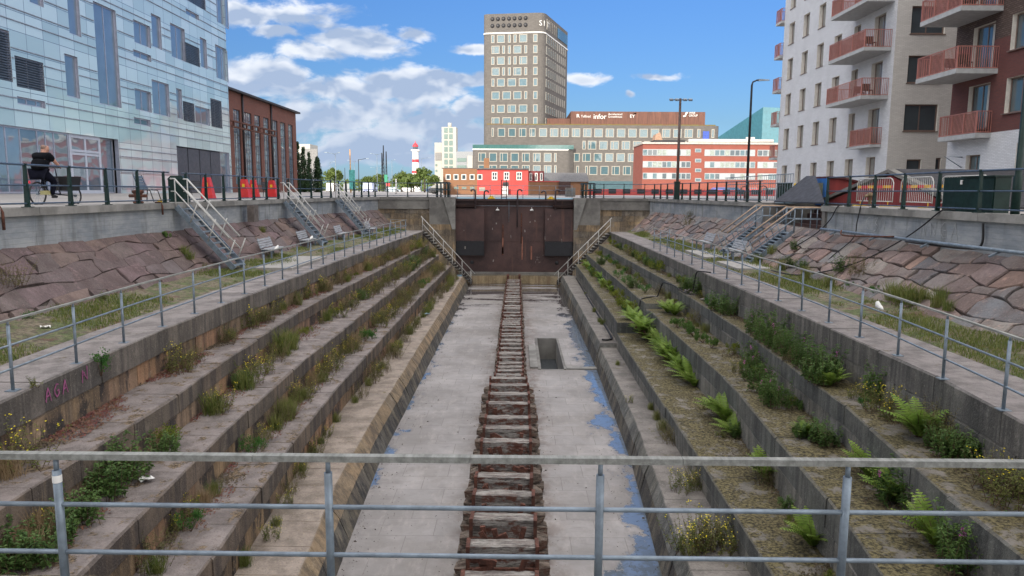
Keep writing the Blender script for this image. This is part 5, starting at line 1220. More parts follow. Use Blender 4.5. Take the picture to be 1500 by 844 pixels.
MB().lathe([(1.5,lz(215)),(1.35,lz(213)),(.8,lz(210.6)),(.2,lz(209.3)),(.1,lz(206.5))],(0,0,0),14).build('dome',[red2],lh)
# ---- small houses just beyond the gate
def small_house(label,x0,x1,yt,Y,m,depth=7,name='harbour_building'):
    a=aty(x0,yt,Y); b_=aty(x1,yt,Y); root=empty(name,((a.x+b_.x)/2,Y,ZQ),0,label,'building'); P=root.location
    MB().box(a.x-P.x,b_.x-P.x,0,depth,0,a.z-P.z).build('wall',[m],root)
    return root
ochreb=brickmat('ochre_brick',(.26,.13,.07),(.22,.11,.06),(.22,.14,.09),.5,.13,bump=0); redw=mat('red_board_wall',(.46,.05,.045),.7,col2=(.38,.045,.04),scale=.7,bump=.05)
roofg=mat('grey_roof_felt',(.12,.12,.125),.8)
YH=95.
hb=small_house('ochre brick workshop with four white windows left of the red house',649,699,247,YH,ochreb); P=hb.location
def hw_(root,x0,x1,y0,y1,Y,mull=(.5,),tr=(),gm=glass_w,fm=white):
    a=aty(x0,y1,Y); b_=aty(x1,y0,Y); window(root,'y',Y,-1,a.x,b_.x,a.z,b_.z,fm,gm,inset=-.04,fw=.09,mull=mull,trans=tr)
for x in (653,664.5,676,688): hw_(hb,x,x+7,255.5,263.5,YH,())
for x in (665,676.5,688.5): a=aty(x,277,YH); MB().box(a.x-P.x,a.x+.6-P.x,-.03,-.003,a.z-P.z,a.z+.3-P.z).build('vent_grille',[mat('grille_green',(.2,.26,.24))],hb)
MB().box(-2.4,-.0+2.3,.0,7.1,aty(660,246.9,YH).z-P.z,aty(660,245.9,YH).z-P.z).build('roof_edge',[roofg],hb)
a=aty(713,236,YH+5); MB().box(a.x-.35-P.x,a.x+.35-P.x,4,5,3.3,4.9).build('chimney',[ochreb],hb)
rh=small_house('bright red wooden house with white windows and dark door beyond the gate',699,774,248.2,YH,redw); P=rh.location
hw_(rh,699.5,706.5,255.5,263.5,YH,())
for x,w_ in ((720.5,8),(738,8),(756.5,8)): hw_(rh,x,x+w_,252,264,YH,(.5,),(.5,))
a=aty(736.5,287,YH); b_=aty(745,267,YH); MB().box(a.x-P.x,b_.x-P.x,-.08,-.003,0,b_.z-P.z).build('door',[dark],rh)
a=aty(702,280,YH); MB().box(a.x-P.x,a.x+.75-P.x,-.06,-.003,a.z-P.z,a.z+.5-P.z).build('pale_notice_box',[cream],rh)
MB().box(aty(698.5,248,YH).x-P.x,aty(775,248,YH).x-P.x,-.25,7.2,aty(700,248.2,YH).z-P.z+.002,aty(700,247.0,YH).z-P.z+.06).build('roof_edge',[roofg],rh)
root=empty('recycling_machine',(aty(740,286,YH-1).x,YH-1,ZQ),0,'white sign board standing at the red house door','sign'); MB().box(-.35,.35,-.1,.1,0,1.1).build('board',[white],root)
lh2=small_house('dark red lean-to with arched white windows at the right end of the red house',774.5,797,250.5,YH+3,mat('dark_red_boards',(.17,.025,.03),.7),6)
for x in (775.5,783.5,791): hw_(lh2,x,x+4,253.5,265,YH+3,())
gr=small_house('low ochre brick wall building with grey pitched roof right of the red house',797,862,266,YH+9,ochreb,8); P=gr.location
a=aty(796,266,YH+9); b_=aty(861,266,YH+9); zr=aty(800,252,YH+9).z-P.z
MB().loft([(a.x-P.x-.2,-.3,a.z-P.z),(a.x-P.x-.2,8.3,a.z-P.z),(a.x-P.x-.2,4,zr)],[(b_.x-P.x+.2,-.3,a.z-P.z),(b_.x-P.x+.2,8.3,a.z-P.z),(b_.x-P.x+.2,4,zr)]).build('roof',[roofg],gr)
root=small_house('low ochre brick garden wall in front of the grey roofed building',774,834,266.5,YH-3,ochreb,.4,'brick_wall')
P=root.location; MB().box(aty(774,266,YH-3).x-P.x,aty(820,266,YH-3).x-P.x,-.05,.45,aty(774,266.5,YH-3).z-P.z+.002,aty(774,266.5,YH-3).z-P.z+.12).build('red_coping',[redw],root)
small_house('brown metal container box on the wall by the gate',819,836,266,YH-4,mat('dark_brown_boards',(.07,.035,.03)),1.5,'container').children[0].scale=(1,1,1)
small_house('grey concrete hut at the right end of the gate walkway',830,843,275,70,conc_d,2,'concrete_hut')
root=small_house('long low red painted wall along the road behind the right quay',861,1175,277,110,mat('long_red_wall',(.40,.06,.055),.75,col2=(.33,.05,.05),scale=.4),.4,'red_wall')
P=root.location
mb=MB(); L=aty(1175,277,110).x-P.x
for k in range(15): x=-L+1+k*2*L/15; mb.box(x,x+1.1,-.05,-.003,.25,.95)
mb.build('dark_openings',[dark],root)
# ------------------------------------------------------------------ things on the quays
def on(px,py,z=ZQ): return atz(px,py,z)
# red plastic blocks
def red_block(x,y,label):
    root=empty('plastic_barrier',(x,y,ZQ),rnd.uniform(-.2,.2),label,'barrier','red plastic road blocks on the left quay')
    mb=MB(); mb.loft([(-.30,-.2,0),(.30,-.2,0),(.30,.2,0),(-.30,.2,0)],[(-.19,-.12,1.05),(.10,-.12,1.05),(.10,.12,1.05),(-.19,.12,1.05)]); mb.build('body',[redp],root)
    MB().box(-.1,.04,-.17,-.145,.62,.8).build('yellow_patch',[yellow],root); MB().box(-.34,.34,-.25,.25,0,.06).build('foot',[black],root)
for px,d,lab in ((307,34.5,'red plastic block in front of the charcoal shutters'),(361,40,'red plastic block in front of the glass office corner'),(374,42.5,'red plastic block tucked right behind another one'),(401,44,'red plastic block farthest right, before the middle stair')):
    red_block((px-757)/FP*d,d,lab)
# bin, chair, bollard
root=empty('litter_bin',(-13.1,28.2,ZQ),.1,'dark green waste bin beside the top of the nearest left stair','bin'); MB().box(-.3,.3,-.3,.3,0,.85).build('body',[green],root); MB().loft([(-.33,-.33,.852),(.33,-.33,.852),(.33,.33,.852),(-.33,.33,.852)],[(-.2,-.3,1.0),(.2,-.3,1.0),(.2,.3,1.0),(-.2,.3,1.0)]).build('lid',[green],root)
def chair(x,y,rz,lab,m):
    root=empty('metal_chair',(x,y,ZQ+.02),rz,lab,'chair'); mb=MB()
    for k in range(5): mb.box(-.5,.5,-.22+k*.1,-.15+k*.1,.43,.455)
    mb.build('seat',[m],root); mb=MB()
    for k in range(5): mb.obox((0,.27+.035*k,.5+k*.1),1.0,.025,.08,0,R(-18))
    mb.build('backrest',[m],root)
    for xx in (-.45,.45): MB().tube([(xx,-.22,0),(xx,-.1,.42),(xx,.26,.44),(xx,.45,.98)],.02,6).tube([(xx,.26,.44),(xx,.3,0)],.02,6).build('leg',[dark],root)
bluem=mat('blue_grey_slats',(.09,.13,.17),.5)
chair(-13.6,27.0,R(100),'blue grey slatted seat at the quay edge left of the green bin',bluem)
chair(-17.6,40,R(60),'dark metal seat in front of the left charcoal shutter',dark)
chair(-15.5,46,R(60),'dark metal seat in front of the brick hall windows',dark)
root=empty('mooring_bollard',(-13.05,25.0,ZQ),0,'short rusty brown mooring bollard on the left quay','bollard'); MB().lathe([(.17,0),(.17,.05),(.12,.07),(.12,.3),(.19,.36),(.19,.44),(0,.46)],(0,0,0),14).build('body',[rust],root); MB().tube([(-.3,0,.25),(.3,0,.25)],.06,8).build('cross_bar',[rust],root)
MBm=MB(); MBm.lathe([(.0,0),(.09,.0),(.07,.1),(0,.13)],(0,0,0),10); tag(MBm.build('cleat_cap',[yellow],None,(-12.75,25.9,ZQ)),'small yellow painted cap at the foot of the last railing post','cap')
for y,l in ((17.4,.5),(25.3,.3)):
    o=MB().tube([(0,.0,.02),(.18,0,.03),(.24,0,-.1),(.24,0,-.22-l*.6)],.035,6).build('hanging_strap',[rust],None,(-12.62,y,ZQ)); tag(o,'rusty strap hanging over the left coping '+('at the picture edge' if y<20 else 'below the mooring bollard'),'strap')
root=empty('junction_box',(-12.1,33.2,-1.05),0,'grey brown wooden box fixed to the left quay wall between two stairs','box'); MB().box(-.15,.15,-.3,.3,-.4,.35).build('body',[mat('old_box_wood',(.13,.11,.10),.9)],root)
# green cabinet
root=empty('utility_cabinet',(12.5,20.0,ZQ),0,'wide dark green utility cabinet behind the right quay railing','cabinet')
MB().box(-.2,.2,-1.1,.25,0,.93).build('body',[green],root); MB().box(-.16,.2,.27,1.25,0,.95).build('second_body',[green],root)
for y0,y1 in ((-1.06,-.45),(-.42,.22)): MB().box(-.222,-.202,y0,y1,.06,.88).build('door',[green],root)
MB().box(-.26,.24,-1.14,.28,.932,.965).build('lid',[green],root); MB().box(-.185,-.163,.35,.43,.75,.87).build('white_label',[white],root)
# crowd barriers with tape
def crowd(x,y,rz,lab):
    root=empty('crowd_barrier',(x,y,ZQ+.02),rz,lab,'barrier','galvanised crowd barriers behind the right railing'); L=1.1
    mb=MB(); mb.tube([(-L,0,.15),(-L,0,.85),(-L+.08,0,.97),(-L+.2,0,1.02),(L-.2,0,1.02),(L-.08,0,.97),(L,0,.85),(L,0,.15)],.02,6); mb.tube([(-L,0,.18),(L,0,.18)],.018,6); mb.build('frame',[lightrail],root)
    mb=MB()
    for k in range(1,17): xx=-L+k*2*L/17; mb.tube([(xx,0,.18),(xx,0,1.02)],.008,4)
    mb.build('bars',[lightrail],root)
    for xx in (-L+.25,L-.25): MB().box(xx-.03,xx+.03,-.3,.3,0,.04).tube([(xx,0,.04),(xx,0,.18)],.015,6).build('foot',[yellow],root)
    return root
tape_m,t,b=pbase('hazard_tape'); s=t.new('ShaderNodeSeparateXYZ',{0:t.new('ShaderNodeTexCoord').outputs['Object']}); f=t.mr(t.math('FRACT',t.math('MULTIPLY',s.outputs[0],1.1)),.49,.51); t.l.new(t.mix(f,(.75,.42,.02),(.60,.015,.02)),b.inputs['Base Color'])
for k,(y,x) in enumerate(((27.3,13.3),(25.0,13.6),(22.7,13.8),(17.6,13.4))):
    r0=crowd(x,y,R(90)+(.12,-.05,.06,-.04)[k],('crowd barrier with hazard tape, first one in front of the red gable','crowd barrier with hazard tape before the middle of the red gable','crowd barrier with hazard tape just beyond the green cabinet','crowd barrier with hazard tape on the near side of the green cabinet')[k])
    o=MB().box(-1.1,1.1,-.035,-.03,.66,.76).build('hazard_tape',[tape_m],r0)
# sunken red gabled shed and its neighbour with a blue door
rs=empty('red_shed',(15.0,30.5,ZQ),0,'red boarded gable of a sunken shed with grey bargeboards behind the right railing','shed'); P=rs.location
Z0,ZP=-.55,.72; ya,yp,yb=24.8,29.6,36.2
redb=mat('barn_red_boards',(.23,.028,.025),.75,col2=(.15,.02,.02),scale=2,stretch=(1,6,.3))
mb=MB(); mb.add([(0,ya-P.y,-.05),(0,yb-P.y,-.05),(0,yp-P.y,ZP-P.z),(.15,ya-P.y,-.05),(.15,yb-P.y,-.05),(.15,yp-P.y,ZP-P.z)],[(0,2,1),(3,4,5),(0,3,5,2),(2,5,4,1)]); mb.build('gable_boards',[redb],rs)
for a,b_ in (((ya-.5),yp),(yb+.5,yp)):
    q0=Vector((-.1,a-P.y,-.08)); q1=Vector((-.1,b_-P.y,ZP-P.z+.12)); mb=MB(); mb.loft([q0,q0+Vector((.3,0,0)),q0+Vector((.3,0,.14)),q0+Vector((0,0,.14))],[q1,q1+Vector((.3,0,0)),q1+Vector((.3,0,.14)),q1+Vector((0,0,.14))]); mb.build('bargeboard',[conc_d],rs)
    mb=MB(); q2=q0+Vector((.31,0,.1)); q3=q1+Vector((.31,0,.1)); e=Vector((5.5,0,0)); mb.hexa([q2,q3,q3+e,q2+e,q2+Vector((0,0,.05)),q3+Vector((0,0,.05)),q3+e+Vector((0,0,.05)),q2+e+Vector((0,0,.05))]); mb.build('roof',[mat('black_roof_felt',(.035,.037,.045),.7)],rs)
hut=empty('blue_door_hut',(15.9,35.4,ZQ),0,'small dark red hut with curved roof and bright blue door','hut')
mb=MB(); arc=[(-.1,0,-.1)]+[(-.1,4.6*u-.0,.0+1.15*math.cos(u*1.45)) for u in (0,.15,.3,.5,.7,.85,1)]
mb=MB(); pr=[(-.9,-.1)]+[(-.9+3.4*u,1.15*math.cos(u*1.5)+.05) for u in (0,.2,.4,.6,.8,1)]
mb.loft([(x,0,z) for x,z in pr],[(x,.12,z) for x,z in pr]); mb.build('curved_gable',[redb],hut)
pr2=[(x,z+.01) for x,z in pr[1:]]; mb=MB()
for (x0,z0),(x1,z1) in zip(pr2,pr2[1:]): mb.hexa([(x0,-.12,z0),(x1,-.12,z1),(x1,2.4,z1),(x0,2.4,z0),(x0,-.12,z0+.09),(x1,-.12,z1+.09),(x1,2.4,z1+.09),(x0,2.4,z0+.09)])
mb.build('roof',[mat('dark_red_roof',(.10,.02,.02),.7)],hut)
blued=mat('blue_door_paint',(.02,.16,.50),.5,var=.1)
dr=MB().box(-.98,-.92,.1,1.25,-.1,1.2).build('blue_door',[blued],hut); g=MB().box(-1.0,-.983,.4,.95,.3,.98).build('door_glass',[mat('yellowish_glass',(.3,.33,.22),.15)],hut); g.parent=dr
MB().box(-.915,2.0,.13,2.3,-.1,.2).build('side_wall',[redb],hut)
cn=empty('canopy_roof',(12.7,32.6,-.35),0,'black felt canopy roof sloping over the recess by the right stairs','roof')
MB().hexa([(.45,-1.3,-.1),(1.95,3.5,1.15),(1.85,4.4,1.15),(.15,4.0,-.12),(.45,-1.3,-.04),(1.95,3.5,1.21),(1.85,4.4,1.21),(.15,4.0,-.06)]).build('roof_sheet',[mat('black_roof_felt',(.035,.037,.045))],cn)
for y in (-1.0,3.6): MB().tube([(.55,y,-.12),(.55,y,-1.3)],.04,6).build('post',[galv],cn)
# tall galvanised fence panel at the recess
root=empty('bar_fence',(13.9,41,ZQ),0,'pale galvanised upright-bar fence behind the recess','fence'); mb=MB()
for k in range(34): y=-4+k*.36; mb.tube([(0,y,.1),(0,y,1.45)],.014,4)
mb.build('bars',[galv],root); MB().tube([(0,-4,1.45),(0,8,1.45)],.025,6).tube([(0,-4,.1),(0,8,.1)],.025,6).tube([(0,-4,1.0),(0,8,1.0)],.025,6).build('rails',[galv],root)
# hoses, pipe, valve
root=empty('pipe_run',(11.75,8,-1.4),0,'pale grey steel pipe running along the top of the right stone slope','pipe'); MB().tube([(-.15,2.5,.08),(-.15,12,.06),(-.14,19.8,.05)],.05,10).build('pipe',[galv],root)
for y in (3.5,6.5,9.5,12.5,15.5,18.5): MB().obox((-.2,y,-.02),.35,.05,.05,0,0,R(-25)).build('bracket',[galv],root)
def hose(pts,r,lab,nm='hose',m=black):
    P0=[Vector(p) for p in pts]; out=[]
    for i in range(len(P0)-1):
        a=P0[max(i-1,0)];b_=P0[i];c=P0[i+1];d=P0[min(i+2,len(P0)-1)]
        for k in range(6):
            t_=k/6; out.append(.5*((2*b_)+(c-a)*t_+(2*a-5*b_+4*c-d)*t_*t_+(3*b_-a-3*c+d)*t_**3))
    out.append(P0[-1]); o=P0[0]; tag(MB().tube([q-o for q in out],r,6).build(nm,[m],None,o),lab,nm)
def sp(px,py,X): return atx(px,py,X)
hose([(12.1,20.2,ZQ+.04),(11.86,20.4,ZQ+.03),(11.7,21,-.9),(11.6,22,-1.42),(11.0,23,-2.1),(10.5,24.4,-2.6),(10.0,25.8,-2.9),(9.7,27.5,-2.93)],.022,'black hose draped from the right quay down the stones under the cabinet')
hose([(12.0,26.6,ZQ+.05),(11.82,26.9,ZQ+.02),(11.75,27.4,-1.0),(11.5,28.0,-1.55),(11.0,28.7,-2.1)],.02,'black hose hanging beside the near end of the right quay wall')
hose([(12.05,25.4,ZQ+.4),(11.84,25.2,ZQ+.02),(11.8,25.3,-1.0),(11.7,25.3,-1.55),(11.1,25.5,-2.2),(10.9,25.6,-2.5)],.02,'black hose hanging straight down from the valve on the right railing')
hose([(11.88,18.6,ZQ-.25),(11.88,18.6,-1.3),(11.8,19.2,-1.42),(11.5,21.5,-1.4)],.03,'thick black cable running down the right quay wall into the pipe')
hose([(7.4,27.5,ZT+.03),(7.15,27.8,ZT+.03),(6.98,27.95,ZT-.02),(6.93,28.1,-3.5),(6.88,28.3,-3.95),(6.7,28.9,-3.97),(6.5,29.7,-3.82),(6.35,30.4,-3.82),(6.28,30.9,-3.86),(6.22,31.2,-4.2),(6.15,31.4,-4.52),(5.9,31.3,-4.52),(5.5,30.9,-4.52),(5.3,30.6,-4.56),(5.22,30.5,-4.9),(5.15,30.4,-5.32)],.025,'black hose looping down the right dock steps at the change of level')
hose([(4.3,52,-6.18),(4.22,45,-6.18),(4.15,38,-6.18),(4.1,31,-6.18),(3.9,30,-6.17),(3.6,29.9,-6.15)],.04,'black hose lying along the back of the right bench step')
root=empty('hose_valve',(12.0,24.9,ZQ),0,'brass hose valve fixed to the foot of a right railing post','valve'); MB().lathe([(.05,0),(.05,.3),(.1,.34),(.1,.44),(0,.48)],(0,0,.05),10).build('body',[mat('brass_valve',(.28,.2,.12),.5,metal=.6)],root); MB().tube([(-.18,0,.4),(.12,0,.4)],.05,8).build('outlet',[mat('brass_valve',(.28,.2,.12))],root)
hose([(11.5,22.2,-1.3),(11.3,23.6,-1.38),(11.2,25,-1.42),(11.5,25.8,-1.3)],.03,'bent rusty bar lying along the foot of the right quay wall','bar',rust)
# graffiti strokes, thin paint just proud of the wall
def scrawl(strokes,plane,c,n,m,lab,parent,nm='graffiti'):
    mb=MB()
    for st_ in strokes:
        for (a,b_) in zip(st_,st_[1:]):
            A=Vector(a);B=Vector(b_); d=(B-A).normalized(); q=Vector((-d.y,d.x))*.011
            pp=[A+q,A-q,B-q,B+q]
            mb.hexa([(c(p.x) if callable(c) else c,p.x,p.y) for p in pp]+[((c(p.x) if callable(c) else c)+n*.004,p.x,p.y) for p in pp])
    o=mb.build(nm,[m],None); o.parent=parent; o.matrix_parent_inverse=Matrix.Translation(-parent.location); o.location=(0,0,0); return o
qw=[o for o in COL.objects if o.name.startswith('quay_wall')]
chalk=mat('chalky_spray',(.40,.42,.43),.8); pink=mat('pink_spray',(.36,.10,.24),.8)
qr=[o for o in qw if 'near board' in o['label']][0]
def glyphs(y,z,h,n,seed,step):
    r2=random.Random(seed); S=[]
    for k in range(n):
        y0=y+step*k; w2=abs(step)*.62; kind=r2.randrange(4); f=lambda u,v:(y0+(u+r2.uniform(-.06,.06))*w2*(1 if step>0 else -1), z+(v+r2.uniform(-.06,.06))*h)
        if kind==0: S+= [[f(0,0),f(.25,.5),f(.5,1),f(.75,.5),f(1,-.1)],[f(.1,.35),f(.9,.45)]]
        elif kind==1: S+= [[f(.9,.9),f(.5,1),f(.1,.7),f(.1,.3),f(.5,0),f(.9,.15),f(.9,.5),f(.55,.5)]]
        elif kind==2: S+= [[f(0,.9),f(.9,.95),f(.4,.5),f(.9,.4),f(.7,0),f(.1,-.1)]]
        else: S+= [[f(0,0),f(.1,.9),f(.8,.1),f(.9,1.1)],[f(.2,.5),f(.5,.7)]]
    return S
scrawl(glyphs(25.0,-1.2,.42,3,4,-.5)+glyphs(21.6,-1.25,.48,4,9,-.5),'x',lambda y:XQ(1,y)+.13,-1,chalk,'',qr)
sl_=[o for o in COL.objects if o.name.startswith('stepped_dock_wall')][0]
scrawl(glyphs(11.15,-3.38,.21,3,6,.24)+glyphs(12.25,-3.36,.24,1,12,.3),'x',lambda y:EX(-1,0,y)+.014,1,pink,'',sl_)
# ------------------------------------------------------------------ lamp posts
root=empty('street_lamp',(12.15,17.85,ZQ),0,'thick dark green lamp post at the right edge behind the railing','lamp post'); MB().tube([(0,0,0),(0,0,.9),(0,0,.95),(0,0,7)],[.10,.10,.075,.06],12).build('pole',[green],root)
q=on(985,289); root=empty('street_lamp',(13.1,60,ZQ),0,'brown lamp post with two outstretched floodlight arms','lamp post'); P=root.location
MB().tube([(0,0,0),(0,0,8.0)],[.13,.09],10).build('pole',[mat('brown_pole',(.10,.065,.055),.6)],root); MB().box(-.8,.8,-.04,.04,7.85,7.92).build('cross_arm',[mat('brown_pole',(.1,.065,.055))],root)
for x in (-.75,-.3,.35,.8): MB().obox((x,-.1,7.88),.28,.24,.14,0,R(25)).build('floodlight',[galv],root)
root=empty('street_lamp',(14.1,45,ZQ),0,'slim black lamp post with one curved arm near the pale apartment block','lamp post')
MB().tube([(0,0,0),(0,0,6.9),(.05,0,7.1),(.3,0,7.22),(.6,0,7.25)],[.09,.06,.05,.045,.04],10).build('pole',[dark],root); MB().loft([(.35,-.12,7.16),(1.05,-.1,7.2),(1.05,.1,7.2),(.35,.12,7.16)],[(.4,-.08,7.28),(1.0,-.05,7.26),(1.0,.05,7.26),(.4,.08,7.28)]).build('lamp_head',[galv],root)
MB().box(-.14,.14,-.14,.14,0,.6).build('base_box',[rust],root)
def parking(x,y,lab,m,h=1.1,w_=.25,nm='litter_bin',cat='bin'):
    root=empty(nm,(x,y,ZQ),0,lab,cat); MB().box(-w_,w_,-.15,.15,0,h).build('body',[m],root); MB().box(-w_-.03,w_+.03,-.18,.18,h+.002,h+.07).build('lid',[m],root)
parking(10.9,50,'narrow dark green post bin by the far right railing',green,1.15,.17); parking(15.3,42,'dark green bin beside the black lamp post',green,1.0,.38)
root=empty('warning_post',(15.75,41.6,ZQ),0,'yellow marker post beside the dark green bin','post'); MB().lathe([(.07,0),(.07,1.0),(0,1.05)],(0,0,0),8).build('body',[yellow],root)
for k,y in enumerate((40.5,43.5,47)):
    root=empty('cycle_hoop',(14.6,y,ZQ),R(20),'dark steel cycle hoop on the right quay, '+('nearest','middle','farthest')[k]+' of three','cycle stand','cycle hoops on the right quay'); MB().tube([(-.3,0,0),(-.3,0,.7),(-.2,0,.85),(0,0,.9),(.2,0,.85),(.3,0,.7),(.3,0,0)],.03,6).build('hoop',[dark],root)
# round railing cages on the piers
for x,lab in ((-5.9,'small dark green round guard cage on the left gate pier'),(5.6,'small dark green round guard cage on the right gate pier')):
    root=empty('guard_cage',(x,57.9,ZQ),0,lab,'railing'); mb=MB()
    for k in range(10): a=k*.628; mb.tube([(.55*math.cos(a),.4*math.sin(a),0),(.55*math.cos(a),.4*math.sin(a),1.15)],.035,6)
    mb.build('bars',[green],root)
    for z in (.1,.6,1.15): MB().tube([(.55*math.cos(k*.3142),.4*math.sin(k*.3142),z) for k in range(21)],.03,6).build('ring',[green],root)
# ------------------------------------------------------------------ cyclist and cargo bicycle
bk_=empty('cargo_bicycle',(-14.0,21.2,ZQ-.0),R(-4),'long dark cargo bicycle with black front crate','bicycle')   # local +Y = forward
def wheel(y,r_):
    o=MB(); 
    ring=[(0,y+r_*math.cos(a),r_+.0+r_*math.sin(a)) for a in [k*math.pi/12 for k in range(25)]]
    tyre=MB().tube(ring,.025,6).build('tyre',[black],None)
    wd=MB().lathe([(.03,-.04),(.03,.04)],(0,y,r_),8,0,'X'); 
    for k in range(12): a=k*math.pi/6; wd.tube([(0,y,r_),(0,y+(r_-.02)*math.cos(a),r_+(r_-.02)*math.sin(a))],.004,4)
    hubo=wd.build('wheel',[galv],bk_); tyre.parent=hubo
wheel(0,.33); wheel(1.62,.26)
fr_=MB(); 
for a,b_,r_ in (((0,0,.33),(0,.42,.36),.02),((0,.42,.36),(0,.28,.82),.02),((0,0,.33),(0,.3,.72),.013),((0,.42,.36),(0,.95,.30),.028),((0,.95,.30),(0,1.62,.26),.02),((0,.32,.72),(0,.88,.66),.02),((0,.95,.30),(0,.86,.80),.02),((0,.86,.8),(0,.80,1.08),.015)): fr_.tube([a,b_],r_,8)
fr_.build('frame',[mat('dark_blue_frame',(.015,.02,.04),.35)],bk_)
MB().tube([(-.28,.66,1.08),(-.2,.78,1.1),(.2,.78,1.1),(.28,.66,1.08)],.015,6).build('handlebar',[dark],bk_)
MB().loft([(-.09,.05,.86),(.09,.05,.86),(.03,.38,.86),(-.03,.38,.86)],[(-.08,.06,.93),(.08,.06,.93),(.02,.36,.92),(-.02,.36,.92)]).build('saddle',[black],bk_)
MB().loft([(-.24,.95,.42),(.24,.95,.42),(.24,1.5,.42),(-.24,1.5,.42)],[(-.28,.9,.85),(.28,.9,.85),(.28,1.55,.85),(-.28,1.55,.85)]).build('crate',[black],bk_)
MB().box(-.03,.03,-.33,-.3,.62,.7).build('rear_light',[mat('red_reflector',(.8,.01,.05),.2)],bk_)
for q_ in ([(.08,.42,.36),(.09,.5,.22)],[(-.08,.42,.36),(-.09,.34,.5)]): MB().tube(q_,.014,6).build('crank_arm',[dark],bk_)
for q_ in ((.07,.17,.46,.55,.20,.23),(-.17,-.07,.3,.39,.49,.52)): MB().box(*q_).build('pedal',[dark],bk_)
MB().lathe([(.09,-.012),(.09,.012)],(.06,.42,.36),12,0,'X').build('chainring',[dark],bk_)
MB().box(.07,.085,.0,.42,.30,.42).build('chain_guard',[mat('pale_yellow_guard',(.45,.42,.2),.5)],bk_)
pr=empty('cyclist_person',(-14.0,21.2,ZQ),R(-4),'heavyset person in black T-shirt and dark trousers riding the cargo bicycle','person')
def skin_body(name,verts,edges,rad,m,parent,sub=2,root=0):
    me=bpy.data.meshes.new(name); me.from_pydata(verts,edges,[]); o=bpy.data.objects.new(name,me); COL.objects.link(o)
    sk=o.modifiers.new('s','SKIN'); sk.use_smooth_shade=True
    for i,v in enumerate(me.skin_vertices[0].data): v.radius=rad[i] if isinstance(rad[i],tuple) else (rad[i],rad[i]); v.use_root=(i==root)
    ss=o.modifiers.new('u','SUBSURF'); ss.levels=ss.render_levels=sub
    dg=bpy.context.evaluated_depsgraph_get(); m2=bpy.data.meshes.new_from_object(o.evaluated_get(dg)); bpy.data.objects.remove(o)
    m2.materials.clear(); m2.materials.append(m)
    for p in m2.polygons: p.use_smooth=True
    n=bpy.data.objects.new(name,m2); COL.objects.link(n); n.parent=parent; return n
skinm=mat('skin',(.42,.22,.16),.6,var=.08,bump=0); shirt=mat('black_cotton',(.006,.007,.010),.95,var=.2,bump=.1,spec=.1); trou=mat('dark_trousers',(.007,.008,.017),.95,var=.2,bump=.1,spec=.1)
# body: arms, neck and head in one continuous skin mesh
V_=[(0,.14,1.02),(0,.20,1.2),(0,.30,1.42),(0,.35,1.47),(0,.38,1.52),(0,.43,1.60),(0,.45,1.69),(0,.44,1.74),
    (.20,.33,1.45),(.27,.44,1.27),(.27,.62,1.14),(.26,.70,1.10),(-.20,.33,1.45),(-.27,.44,1.27),(-.27,.62,1.14),(-.26,.70,1.10)]
E_=[(0,1),(1,2),(2,3),(3,4),(4,5),(5,6),(6,7),(2,8),(8,9),(9,10),(10,11),(2,12),(12,13),(13,14),(14,15)]
Rr=[(.15,.12),(.16,.13),(.15,.12),.09,.085,(.115,.12),(.115,.125),.075,.075,.055,.04,.035,.075,.055,.04,.035]
skin_body('body',V_,E_,Rr,skinm,pr)
skin_body('shirt',[(0,.12,.98),(0,.17,1.15),(0,.24,1.30),(0,.30,1.41),(.19,.32,1.42),(.28,.42,1.28),(-.19,.32,1.42),(-.28,.42,1.28),(0,.34,1.49)],[(0,1),(1,2),(2,3),(3,4),(4,5),(3,6),(6,7),(3,8)],[(.25,.21),(.265,.22),(.26,.20),(.22,.16),.125,.10,.125,.10,.10],shirt,pr)
skin_body('trousers',[(0,.14,.96),(.11,.2,.92),(.15,.52,.68),(.13,.44,.36),(.12,.47,.30),(-.11,.2,.92),(-.16,.58,.86),(-.13,.42,.62),(-.12,.38,.58)],[(0,1),(1,2),(2,3),(3,4),(0,5),(5,6),(6,7),(7,8)],[(.22,.17),.145,.10,.065,.06,.145,.10,.068,.06],trou,pr)
for s,y,z in ((1,.47,.25),(-1,.38,.53)): skin_body('shoe',[(s*.12,y-.05,z+.03),(s*.12,y+.06,z),(s*.12,y+.19,z-.01)],[(0,1),(1,2)],[.05,.05,.035],black,pr,1)
for s in (-1,1):
    for k in range(4):
        skin_body('finger' if k else 'thumb',[(s*(.25-.02*k*1.0),.68,1.11),(s*(.245-.02*k),.735,1.125),(s*(.245-.02*k),.755,1.10)],[(0,1),(1,2)],[.012,.011,.009],skinm,pr,1)
skin_body('hair',[(0,.375,1.60),(0,.39,1.68),(0,.42,1.745)],[(0,1),(1,2)],[.075,.10,.095],mat('short_grey_hair',(.26,.17,.135),.8),pr,1)
for s in (-1,1): skin_body('ear',[(s*.105,.44,1.60),(s*.112,.43,1.63)],[(0,1)],[.012,.016],skinm,pr,1)
